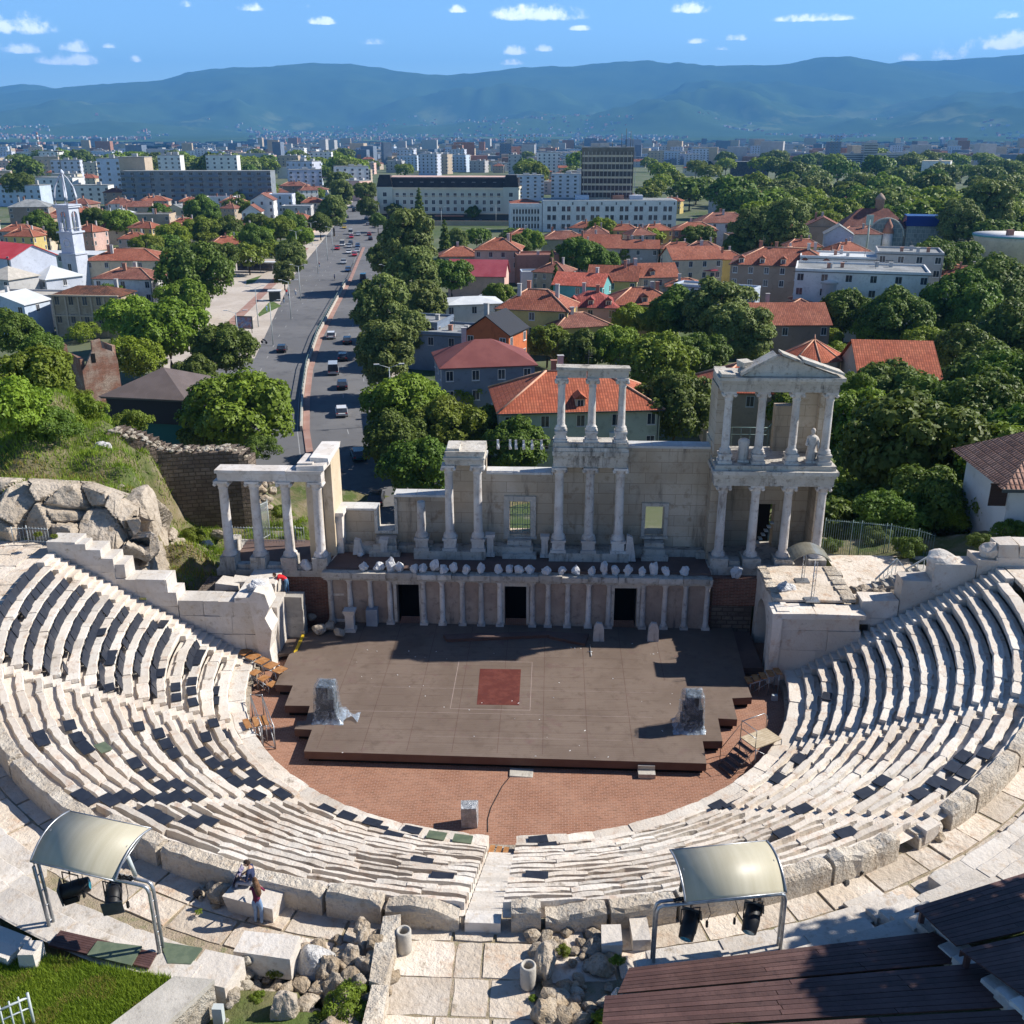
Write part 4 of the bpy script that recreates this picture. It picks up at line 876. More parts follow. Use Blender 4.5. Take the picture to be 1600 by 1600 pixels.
# ------------------------------------------------------------------ seat pads
def pads():
    b = MB(); b.cbox(0,0,.02,.72,.42,.04,0,0,1,j=.004); flat = b.data('seat_pad', M['pad']); flatg = b.data('seat_pad', M['padgreen'])
    b = MB(); b.cbox(0,0,.02,.60,.44,.035,0,0,1,j=.004); lean = b.data('seat_pad', M['pad'])
    wn = ['left end wedge beside the rock', 'second wedge from the left wall', 'wedge left of the central stair', 'wedge right of the central stair', 'fourth wedge past the central stair', 'right end wedge below the block wall']
    rn = ['front', 'second', 'third', 'fourth', 'fifth', 'sixth', 'seventh', 'eighth', 'ninth', 'tenth', 'eleventh', 'twelfth', 'thirteenth', 'topmost', 'top']
    def wedge(a):
        w = 0
        for q in AISLES:
            if a > q: w += 1
        return w
    def put(me, x, y, z, rot, col, state, k, a, how):
        o = link('seat_pad', me, None, (x, y, z)); o.rotation_euler = rot
        tag(o, f'{col} seat pad {how} in the {rn[min(k,14)]} row, {wn[wedge(a)]}', 'seat pad', f'{col} pads {state} on the stone seats')
    def flatpad(px, py, green=False):
        for k in range(NR+1):
            z = ZK(k)+.0; p = G(px, py, z); R = math.hypot(p.x, p.y)
            if RK(k)-.02 <= R < RK(k)+.64: break
        else:
            k = 0; z = .9; p = G(px, py, z); R = math.hypot(p.x, p.y)
            if not (13.4 < R < 14.3): return
        a = math.atan2(p.y, p.x)
        if abs(p.y) < .9 or k >= NR: return
        R = RK(k)+.23 if k else R
        put(flatg if green else flat, R*math.cos(a), R*math.sin(a), z+.035, (U(-.07,.07), U(-.05,.05), a+PI/2+U(-.12,.12)), 'green' if green else 'black', 'lying flat', k, a*R2D, 'lying flat')
    def zz(l, sc, ox, oy, g=()):
        for i, (x, y) in enumerate(l): flatpad(ox+x*sc, oy+y*sc, i in g)
    zz([(245,285),(335,333),(385,388),(440,455),(510,615),(600,525),(640,490),(705,530),(555,695),(540,745),(525,800),(605,810),(600,845),(605,885),(600,930),(600,980),(830,605),(820,655),(765,700),(740,745),(830,760),(805,805),(888,668),(970,700),(925,745),(910,790),(1060,715),(1030,760),(1000,810),(985,850),(965,870),(790,915),(880,885),(865,935),(870,990),(875,1045),(950,915),(1025,950),(1025,1000),(1028,1058),(1118,1003),(1118,1055),(1075,1180),(1085,1240),(1160,1232),(360,1185),(420,1240),(450,1295),(205,1240),(235,1260),(720,1190),(780,1240),(825,1295)], .3, 0, 780)
    zz([(225,10),(415,15),(450,70),(540,65),(780,10),(820,60),(870,110),(1015,108),(1080,160),(1140,215),(650,170),(735,220),(815,280),(905,335),(895,275),(1000,330),(1165,165),(1225,165),(1215,250),(1265,270),(1310,330),(1300,215),(1365,260),(1455,315),(400,330),(430,350),(515,370),(620,335),(720,335),(810,360),(740,425),(830,445),(955,485),(1045,475)], .3, 0, 1150, (3,))
    zz([(545,225),(655,260),(790,295),(820,330),(885,385),(1000,335),(1130,365),(1270,383),(975,380),(1040,535),(1150,620)], .29375, 350, 1200, (6,7))
    zz([(270,378),(320,415),(265,615),(1205,200),(1280,205)], .3, 760, 1200)
    zz([(240,65),(390,250),(760,170),(845,95),(1070,175),(1160,110),(1260,130),(1250,20),(1340,60),(630,380),(300,395),(20,200)], .28125, 1150, 1200)
    zz([(530,890),(1260,1220),(1370,1200),(370,1240)], .28125, 1150, 840)
    # pads propped against the riser behind the seat
    for k in range(2, NR+1):
        R = RK(k)+.50; a = -177.0+1.5; pr = .93 if k >= 9 else (.55 if k >= 6 else .3)
        on = True
        while a < -154.5:
            if rnd.random() < .18: on = rnd.random() < pr
            if on and rnd.random() < .97 and abs(R*math.sin(math.radians(a))) > 1.25:
                ar = math.radians(a); tilt = U(1.05, 1.25)
                rr = R+U(-.03,.03) if k < NR else 23.35
                o = link('seat_pad', lean, None, (rr*math.cos(ar), rr*math.sin(ar), (ZK(k)+.20 if k < NR else 6.15)))
                mt = Matrix.Rotation(ar+PI/2+U(-.05,.05), 4, 'Z') @ Matrix.Rotation(tilt, 4, 'X')
                # lean so the top rests outwards on the riser
                mt = Matrix.Rotation(ar-PI/2+U(-.06,.06), 4, 'Z') @ Matrix.Rotation(tilt, 4, 'X')
                o.rotation_euler = mt.to_euler()
                tag(o, f'black seat pad propped against the riser, {rn[min(k,14)]} row, {wn[0]}', 'seat pad', 'black pads propped on the stone seats')
            a += .64/R*R2D
pads()
# ------------------------------------------------------------------ things on and by the stage
def wrapped():
    xs = [568,591,610,625,647,661,679,693,708,729,751,779,796,810,828,854,878,900,925,943,960,981,1002,1020,1039,1067]; tall = {2, 6, 19, 23}
    b = None
    nth = 'first second third fourth fifth sixth seventh eighth ninth tenth eleventh twelfth thirteenth fourteenth fifteenth sixteenth seventeenth eighteenth nineteenth twentieth'.split()
    for i, x in enumerate(xs):
        p = G(x, 893, 3.86); b = MB(); h = .46 if i in tall else U(.26,.34); w = U(.25,.33)
        R = random.Random(i); b.rock((0,0,h*.72), (w, w*.85, h), R.uniform(0,3), 0, 1, 20+i, 3, .34)
        o = b.build('wrapped_spotlight', M['wrap'], None, (p.x, 4.5+R.uniform(-.08,.08), 3.84))
        side = nth[i] if i < 13 else nth[25-i]; s = 'left' if i < 13 else 'right'
        tag(o, f'{"tall " if i in tall else ""}white plastic wrapped bundle on the stage cornice, {side} from its {s} end', 'wrapped lamp', 'white wrapped bundles along the cornice')
wrapped()
def speakers():
    for px, py, s, lab in ((512, 1120, 1, 'loudspeaker stack wrapped in clear plastic with a torn tail, near the orange benches'), (1080, 1136, -1, 'loudspeaker stack under draped clear plastic beside the stepped stage corner near the metal platform')):
        p = G(px, py, ZS); t = thing('wrapped_loudspeaker', lab, 'loudspeaker', (p.x, p.y, ZS), 0, 'wrapped loudspeakers on the stage')
        b = MB(); b.box(-.48,.48,-.42,.42,0,.55); b.box(-.42,.42,-.38,.40,.56,1.15); b.prism([(-.36,-.40),(.20,-.44),(.42,.3),(-.3,.42)], 1.16, 1.78)
        b.build('cabinet', M['darkgrey'], t)
        # plastic film: a pleated skirt hugging the boxes
        b = MB(); n = 44; vs = []; prof = [(1.45,.0),(1.12,.16),(1.08,.5),(1.02,.9),(.98,1.3),(.92,1.7),(.82,1.84),(.4,1.86)]
        for j, (r, z) in enumerate(prof):
            for i in range(n):
                a = 2*PI*i/n; c = math.cos(a); q = math.sin(a); m_ = max(abs(c)/.52, abs(q)/.47); rr = r/m_*.98
                w = (mnoise.noise(Vector((c*3.1, q*3.1, z*.8+px)))*.16+mnoise.noise(Vector((c*9, q*9, z*.5)))*.09)*(1.2 if j < 2 else .6)
                vs.append((c*rr*(1+w)+s*.10*(z < .3), q*rr*(1+w), z+(w*.12 if j else 0)+.01))
        F = [(j*n+i, j*n+(i+1)%n, (j+1)*n+(i+1)%n, (j+1)*n+i) for j in range(len(prof)-1) for i in range(n)]
        F.append(tuple((len(prof)-1)*n+i for i in range(n))); b.add(vs, F, 0, 1, True)
        if s > 0:
            vs = []; 
            for i in range(10):
                f = i/9
                for k in range(5): vs.append((.5+f*1.0, -.1+(k-2)*(.16+.1*math.sin(f*7))+.05*f, .30*(1-f)+.06+.10*mnoise.noise(Vector((f*5,k*1.3,2)))+.03*(k%2)))
            b.add(vs, [(i*5+k, (i+1)*5+k, (i+1)*5+k+1, i*5+k+1) for i in range(9) for k in range(4)], 0, 1, True)
        b.build('plastic_wrap', M['film'], t)
def film():
    m, nt, N, L, P = nodes('film')
    P.inputs['Base Color'].default_value = (.34,.41,.50,1); P.inputs['Roughness'].default_value = .22; P.inputs['Specular IOR Level'].default_value = .8
    tc = N('ShaderNodeTexCoord'); n = N('ShaderNodeTexNoise'); n.inputs['Scale'].default_value = 3.5; n.inputs['Detail'].default_value = 5; n.inputs['Distortion'].default_value = 1.5; L(tc.outputs['Object'], n.inputs[0])
    s = N('ShaderNodeSeparateXYZ'); L(tc.outputs['Object'], s.inputs[0]); z = N('ShaderNodeMapRange'); L(s.outputs[2], z.inputs[0]); z.inputs[1].default_value = .0; z.inputs[2].default_value = .35; z.inputs[3].default_value = .5; z.inputs[4].default_value = 0
    r = N('ShaderNodeMapRange'); L(n.outputs[0], r.inputs[0]); r.inputs[1].default_value = .40; r.inputs[2].default_value = .68; r.inputs[3].default_value = .10; r.inputs[4].default_value = .55
    a = N('ShaderNodeMath'); a.operation = 'ADD'; a.use_clamp = True; L(r.outputs[0], a.inputs[0]); L(z.outputs[0], a.inputs[1]); L(a.outputs[0], P.inputs['Alpha'])
    b = N('ShaderNodeBump'); b.inputs['Strength'].default_value = .9; b.inputs['Distance'].default_value = .06; L(n.outputs[0], b.inputs['Height']); L(b.outputs[0], P.inputs['Normal']); return m
M['film'] = film(); M['darkgrey'] = mat('darkgrey', (.035,.042,.05), (.05,.06,.07), rough=.5, sc=3, bump=0)
speakers()
def stage_props():
    # dark low staging panels at the back of the stage
    for (a, c, d, e), z, lab in ((((693,991),(862,986),(862,992),(698,999)), ZS+.18, 'long dark staging panel lying at the back of the stage near the middle door'), (((862,987),(920,990),(914,1006),(858,994)), ZS+.16, 'short dark staging panel angled beside the first marble stele')):
        q = [G(*k, z) for k in (a, c, d, e)]; b = MB(); b.prism([(p.x, p.y) for p in q], ZS+.002, z, 1, 1, 0); tag(b.build('staging_panel', [M['skenedeck'], M['deckside']]), lab, 'panel')
    for px, py, lab in ((935,1000,'rough grey marble stele standing in shade by the staging panel'), (1020,1000,'grey marble stele standing at the edge of the shadow, nearer the tower')):
        p = G(px, py, ZS); b = MB(); b.add([(-.30,-.18,0),(.30,-.18,0),(.30,.2,0),(-.30,.2,0),(-.25,-.14,.8),(.27,-.14,.75),(.27,.14,.75),(-.25,.14,.8),(-.12,-.1,1.05),(.16,-.1,1.02),(.16,.1,1.02),(-.12,.1,1.05)], [(3,2,1,0),(0,1,5,4),(1,2,6,5),(2,3,7,6),(3,0,4,7),(4,5,9,8),(5,6,10,9),(6,7,11,10),(7,4,8,11),(8,9,10,11)])
        tag(b.build('stele', M['column'], None, (p.x, p.y, ZS)), lab, 'stele')
    p = G(583, 975, ZS); b = MB(); b.box(-.32,.30,-.3,.3,0,1.0,0,1,j=.02); tag(b.build('grey_box', M['greybox'], None, (p.x, p.y, ZS)), 'grey fabric covered box standing against the half columns left of the first doorway', 'box')
    # carved altars left of the stage
    for px, py, h, lab in ((533,968,1.75,'tall carved marble altar with worn top behind the shorter one'), (548,985,1.3,'short carved marble altar at the stage edge')):
        p = G(px, py, ZS); b = MB(); b.cbox(0,0,.1,.62,.55,.2); b.cbox(0,0,.2+(h-.5)/2,.46,.42,h-.4,0,0,1,j=.01); b.cbox(0,0,h-.2,.56,.5,.12); b.cbox(0,0,h-.07,.64,.56,.14,0,0,1,j=.02)
        tag(b.build('altar', M['marblecol'], None, (p.x, p.y, ZS-.02)), lab, 'altar')
    # stone steps
    t = thing('stone_steps', 'narrow flight of weathered stone steps between the left walls and the stage', 'steps', (0,0,0)); b = MB()
    for i in range(7):
        p = G(453+3*(6-i)*.3, 992-i*10.3, .45+i*.40); b.box(p.x-.75+U(-.06,.06), p.x+.68, p.y-.2, p.y+.5, p.z-.42, p.z, 0, U(.85,1.1), j=.03)
    b.build('step', M['concrete'], t)
    for i, (px, py, s, lab) in enumerate(((498,980,.42,'pale squared rubble block beside the stone steps'), (515,975,.40,'rounded grey rubble block between steps and short altar'), (530,985,.36,'dark rubble block touching the short altar'), (487,960,.3,'small rubble stone at the plant by the steps'))):
        p = G(px, py, 1.0); b = MB(); b.rock((0,0,s*.5), (s*1.1, s*.9, s*.75), i, 0, .9, 60+i, 3, .12); tag(b.build('rubble_block', M['rock'], None, (p.x, p.y, .7)), lab, 'stone')
    p = G(733, 1290, .0); b = MB(); b.box(-.33,.33,-.28,.28,0,.95,0,1,j=.03); o = b.build('covered_box', M['foil'], None, (p.x+.0, p.y+.1, 0)); tag(o, 'silver grey covered box on the brick floor near the central stair', 'box')
    p = G(1010, 1210, 0); t = thing('step_block', 'small pale two step block on the brick in front of the stage edge', 'step block', (p.x, p.y, 0)); b = MB(); b.box(-.38,.36,-.32,.02,0,.22); b.box(-.38,.36,.02,.32,0,.42); b.build('step', M['concrete'], t)
    p = G(815, 1208, 0); b = MB(); b.box(-.5,.5,-.3,.28,0,.05,0,1,j=.03); tag(b.build('floor_hatch', M['concrete'], None, (p.x, p.y, 0)), 'flat weathered hatch slab lying on the orchestra bricks', 'slab')
    b = MB(); pts = [G(798,1212,.012), G(785,1228,.012), G(776,1245,.012), G(767,1262,.012), G(762,1280,.012), G(762,1300,.012)]
    b.tube([(p.x, p.y, .015) for p in pts], .018, 5); tag(b.build('cable', M['black']), 'thin black cable running over the orchestra bricks from the hatch', 'cable')
    b = MB(); p = G(922,1008,ZS); b.tube([(p.x, p.y, ZS+.05), (p.x+.02, p.y-1.3, ZS+.05)], .02, 6); b.tube([(p.x-.18, p.y-.8, ZS+.05), (p.x+.1, p.y-.8, ZS+.05)], .015, 6); tag(b.build('thin_stand', M['steel']), 'thin metal stand lying on the stage beside the first stele', 'stand')
    b = MB(); b.box(-.14,.14,-.1,.1,0,.3,0,1,j=.02); p = G(1210,1094,0); tag(b.build('floor_lamp_box', M['paintmetal'], None, (p.x,p.y,0)), 'small white box on the shaded floor under the first right seats', 'box')
M['greybox'] = mat('greybox', (.27,.30,.34), (.33,.36,.40), sc=2, bump=.05); M['foil'] = mat('foil', (.36,.38,.41), (.55,.57,.6), rough=.35, sc=3, bump=.5, bs=6, metal=.4)
stage_props()
def scaffold_stairs():
    # wooden step units climbing from the orchestra to the seats
    def unit(px0, py0, px1, py1, z0, z1, n, lab, w=.8):
        a = G(px0, py0, z0); c = G(px1, py1, z1); t = thing('scaffold_steps', lab, 'steps', (0,0,0)); d = Vector((c.x-a.x, c.y-a.y)); dn = d.normalized(); nn = Vector((-dn.y, dn.x)); ang = math.atan2(dn.y, dn.x)
        for i in range(n):
            f = i/(n-1); x, y, z = a.x+d.x*f, a.y+d.y*f, z0+(z1-z0)*f; b = MB(); b.cbox(x, y, z-.02, d.length/n*1.05, w, .045, ang); b.build('tread', M['orangewood'], t)
        b = MB()
        for s in (-1, 1):
            o = nn*(s*w*.48); b.tube([(a.x+o.x, a.y+o.y, z0-.08), (c.x+o.x, c.y+o.y, z1-.08)], .025, 6)
            for f in (0, .33, .66, 1): x, y, z = a.x+d.x*f+o.x, a.y+d.y*f+o.y, z0+(z1-z0)*f; b.tube([(x, y, 0), (x, y, z-.05)], .025, 6)
            b.tube([(a.x+o.x, a.y+o.y, .1), (c.x+o.x, c.y+o.y, z1-.15)], .015, 5)
        b.build('metal_frame', M['steel'], t)
    unit(437, 1046, 382, 1018, .85, 1.15, 5, 'row of five orange plank treads on thin legs below the left block wall', .62)
    unit(425, 1068, 398, 1050, .5, .8, 3, 'short orange plank steps under the longer row by the left wall', .5)
    unit(412, 1125, 386, 1130, .95, 1.0, 3, 'orange plank landing on a tall metal scaffold by the left front seats', .8)
    unit(1170, 1062, 1215, 1048, .75, 1.2, 5, 'brown plank steps in shade under the right passage wall', .6)
    unit(790, 1330, 768, 1327, .62, .62, 3, 'orange plank step at the foot of the central stair', .5)
    # tall folding scaffold legs beside the left landing
    p = G(412, 1170, 0); t = thing('metal_trestle', 'grey cross braced metal trestle standing on the bricks left of the stage', 'trestle', (0,0,0)); b = MB()
    q = G(395, 1120, 0)
    for k in (0, .55):
        for (s, e, z0, z1) in ((q, p, 0, 1.2), (q, p, 1.2, 0)): b.tube([(s.x+k, s.y, z0), (e.x+k, e.y, z1)], .022, 6)
        for r in (q, p): b.tube([(r.x+k, r.y, 0), (r.x+k, r.y, 1.25)], .028, 6)
        b.tube([(q.x+k, q.y, 1.2), (p.x+k, p.y, 1.2)], .022, 6)
    for r in (q, p):
        for z in (.1, 1.2): b.tube([(r.x, r.y, z), (r.x+.55, r.y, z)], .02, 6)
    b.build('frame', M['steel'], t)
    # right platform with rails and steps
    p = G(1188, 1152, 1.15); t = thing('metal_platform', 'raised timber platform with steel rails and legs at the right front seats', 'platform', (p.x, p.y, 0), math.radians(32))
    b = MB(); b.box(-.75,.75,-.55,.45,1.1,1.15); b.build('planks', M['palewood'], t); b = MB()
    for x in (-.75,.75):
        for y in (-.55,.45): b.tube([(x,y,0),(x,y,1.1)], .022, 6)
    b.tube([(-.75,-.55,0),(-.75,.45,1.1)], .015, 5); b.tube([(-.75,-.55,1.05),(.75,-.55,0)], .015, 5); b.tube([(-.75,.45,0),(-.75,-.55,1.1)], .015, 5); b.build('leg_frame', M['steel'], t)
    b = MB(); b.tube([(-.75,-.5,1.15),(-.75,-.5,2.0),(-.75,.45,2.0),(-.75,.45,1.15)], .022, 6); b.tube([(-.75,-.5,1.6),(-.75,.45,1.6)], .018, 6); b.tube([(-.75,.45,1.95),(.55,.45,1.95),(.75,.45,1.75),(.75,.45,1.15)], .022, 6); b.build('rail', M['steel'], t)
    b = MB()
    for i in range(5): b.box(-1.0-.24*i, -.78-.24*i, -.5, .4, .93-.2*i, .96-.2*i)
    b.tube([(-.78,-.5,1.05),(-1.95,-.5,.1)], .02, 6); b.tube([(-.78,.4,1.05),(-1.95,.4,.1)], .02, 6); b.tube([(-.75,.4,1.95),(-1.9,.4,.95),(-1.9,.4,.05)], .018, 6); b.build('ladder_steps', M['skenedeck'], t)
scaffold_stairs()
def temple_details():
    # two headless robed statues on the tower's upper floor
    for px, h, lab, head in ((1160, 1.35, 'headless draped marble torso between the first two upper tower columns', 0), (1266, 1.85, 'standing draped marble statue with head, between the last two upper tower columns', 1)):
        p = GY(px, 720, 6.35); b = MB(); b.box(-.3,.3,-.25,.25,0,.12)
        pr = [(.22,.12),(.25,.3),(.23,.6),(.21,.85),(.24,1.05),(.28,1.25),(.26,1.4),(.12,1.5)] if head else [(.25,.12),(.27,.4),(.25,.8),(.3,1.05),(.26,1.2),(.1,1.28)]
        n = 16; vs = []
        for r, z in pr:
            for k in range(n):
                a = 2*PI*k/n; rr = r*(1+.10*math.sin(a*7+z*3)+.08*math.cos(a*2)); vs.append((rr*math.cos(a), rr*.75*math.sin(a), z))
        b.add(vs, [(i*n+k, i*n+(k+1)%n, (i+1)*n+(k+1)%n, (i+1)*n+k) for i in range(len(pr)-1) for k in range(n)]+[tuple((len(pr)-1)*n+k for k in range(n))], 0, 1, True)
        if head: b.lathe([(.06,1.48),(.07,1.56),(.11,1.62),(.13,1.72),(.10,1.83),(.03,1.87)], 0, 0, 12); b.tube([(-.24,-.05,1.3),(-.34,-.16,1.0),(-.2,-.28,.95)], [.08,.07,.05], 8); b.tube([(.25,-.02,1.3),(.32,-.1,1.0),(.3,-.2,.8)], [.08,.07,.05], 8)
        tag(b.build('statue', M['column'], None, (p.x, 6.35, 9.76)), lab, 'statue')
    # stumps and altars on the upper stage floor
    for px, py, h, lab in ((600,845,.95,'grey stump pedestal near the wall gap on the upper stage'), (766,850,1.35,'slim carved pedestal left of the grilled doorway'), (851,852,1.3,'slim carved pedestal right of the grilled doorway'), (985,850,1.5,'leaning broken column stump right of the three columns'), (560,842,.9,'broken sloping marble block left of the wall gap')):
        p = GY(px, py, 6.5 if px != 985 else 6.2); b = MB()
        if px in (985, 560): b.add([(-.32,-.25,0),(.32,-.25,0),(.32,.25,0),(-.32,.25,0),(-.2,-.18,h),(.1,-.18,h*.92),(.1,.18,h*.9),(-.2,.18,h)], [(3,2,1,0),(4,5,6,7),(0,1,5,4),(1,2,6,5),(2,3,7,6),(3,0,4,7)])
        else: b.cbox(0,0,.1,.5,.46,.2); b.cbox(0,0,h*.5,.36,.34,h-.3,0,0,1,j=.01); b.cbox(0,0,h-.12,.5,.46,.2,0,0,1,j=.03)
        tag(b.build('pedestal', M['column'], None, (p.x, p.y, 4.0)), lab, 'pedestal')
    # string of floodlights on a wire above the low wall
    t = thing('lamp_string', 'row of six small white floodlights on a black wire between the stage wall pavilions', 'floodlights', (0,0,0)); b = MB(); b.tube([(-2.0,8.0,10.25),(1.75,8.0,10.35)], .02, 5); b.tube([(-2.0,8.0,9.9),(1.75,8.0,9.95)], .012, 5); b.build('wire', M['black'], t)
    for px in (778, 797, 806, 818, 831, 846):
        p = GY(px, 697, 8.0); b = MB(); b.tube([(p.x, 8.0, 10.1), (p.x+.03, 7.85, 9.8)], [.07,.09], 8); b.box(p.x-.06, p.x+.06, 7.95, 8.05, 10.05, 10.3); b.build('floodlight', M['wrap'], t)
    p = G(837, 888, 3.9); b = MB(); b.rock((0,0,.12),(.2,.18,.14),0,0,1,91,2,.2); tag(b.build('wrapped_bundle', M['wrap'], None, (-9.0+ (G(285,830,3.95).x*0), 6.2, 3.93)), 'small white bundle on the dark upper stage floor', 'bundle')
    # one wrapped spotlight in front of each side pavilion
    for px, py, Y, z, lab in ((478,868,5.1,3.6,'white wrapped spotlight between the right two columns of the low pavilion'), (1152,882,5.2,3.55,'white wrapped spotlight before the second tower column base')):
        p = GY(px, py, Y); b = MB(); b.rock((0,0,.3),(.34,.3,.42),0,0,1,int(px),3,.3); tag(b.build('wrapped_spotlight', M['wrap'], None, (p.x, Y-.05, z-.02)), lab, 'wrapped lamp')
temple_details()
def wrapped_heap(px, py, z, s, lab, seed):
    p = G(px, py, z); b = MB(); b.rock((0,0,s*.35),(s,s*.7,s*.6),.3,0,1,seed,4,.38); tag(b.build('plastic_covered_heap', M['wrap'], None, (p.x, p.y+.3, z-.12)), lab, 'covered heap')
wrapped_heap(400, 922, 4.25, .62, 'white plastic sheet heaped over something on the end of the left wall', 31)
wrapped_heap(1228, 925, 4.2, .62, 'white plastic sheet heaped on the corner of the vaulted passage roof', 37)
def shelter_small():
    # little curved rain hood with two lattice posts on the passage terrace
    a = G(1268, 938, 4.22); c = G(1253, 908, 4.22); t = thing('rain_hood', 'small curved metal rain hood on two lattice posts over the passage terrace', 'rain hood', (0,0,0))
    top = 6.6
    for p in (a, c):
        b = MB()
        for dx, dy in ((-.07,-.07),(.07,-.07),(0,.08)): b.tube([(p.x+dx, p.y+dy, 4.24), (p.x+dx, p.y+dy, top-.25)], .014, 5)
        for i in range(7): z = 4.4+i*.28; b.tube([(p.x-.07, p.y-.07, z), (p.x+.07, p.y-.07, z+.14), (p.x-.07, p.y-.07, z+.28)], .009, 4)
        b.box(p.x-.35, p.x+.35, p.y-.28, p.y+.28, 4.222, 4.28); b.build('lattice_post', M['steel'], t)
    b = MB(); n = 12; prof = [(-.95+1.9*i/n, top-.42*((i/n*2-1)**2)*1.0) for i in range(n+1)]; mx, my = (a.x+c.x)/2-.1, (a.y+c.y)/2
    out = [(mx+x, z) for x, z in prof]; inn = [(mx+x, z-.03) for x, z in prof][::-1]; b.yprism(out+inn, my-.75, my+.75); b.build('curved_roof', M['hood'], t)
    b = MB()
    for y in (-.7,.7): b.tube([(mx+x, my+y, z-.04) for x, z in prof], .02, 5)
    b.build('hoop', M['steel'], t)
M['hood'] = mat('hood', (.36,.33,.25), (.44,.42,.34), (.30,.26,.18), rough=.3, sc=1.2, metal=.55, bump=.03)
shelter_small()
# ------------------------------------------------------------------ foreground: lamp frames under curved canopies
def poly_mat():
    m, nt, N, L, P = nodes('polycarbonate')
    tc = N('ShaderNodeTexCoord'); n = N('ShaderNodeTexNoise'); n.inputs['Scale'].default_value = 1.6; n.inputs['Detail'].default_value = 4; mp = N('ShaderNodeMapping'); mp.inputs['Scale'].default_value = (3.0,.25,.25); L(tc.outputs['Object'], mp.inputs[0]); L(mp.outputs[0], n.inputs[0])
    x = N('ShaderNodeMix'); x.data_type = 'RGBA'; L(n.outputs[0], x.inputs[0]); x.inputs[6].default_value = (.38,.34,.235,1); x.inputs[7].default_value = (.58,.54,.42,1); L(x.outputs[2], P.inputs['Base Color'])
    P.inputs['Roughness'].default_value = .42; P.inputs['Specular IOR Level'].default_value = .4; P.inputs['Alpha'].default_value = .88
    w = N('ShaderNodeTexWave'); w.inputs['Scale'].default_value = 28; w.bands_direction = 'X'; L(tc.outputs['Object'], w.inputs[0]); b = N('ShaderNodeBump'); b.inputs['Strength'].default_value = .15; b.inputs['Distance'].default_value = .004; L(w.outputs[0], b.inputs['Height']); L(b.outputs[0], P.inputs['Normal']); return m
M['poly'] = poly_mat()
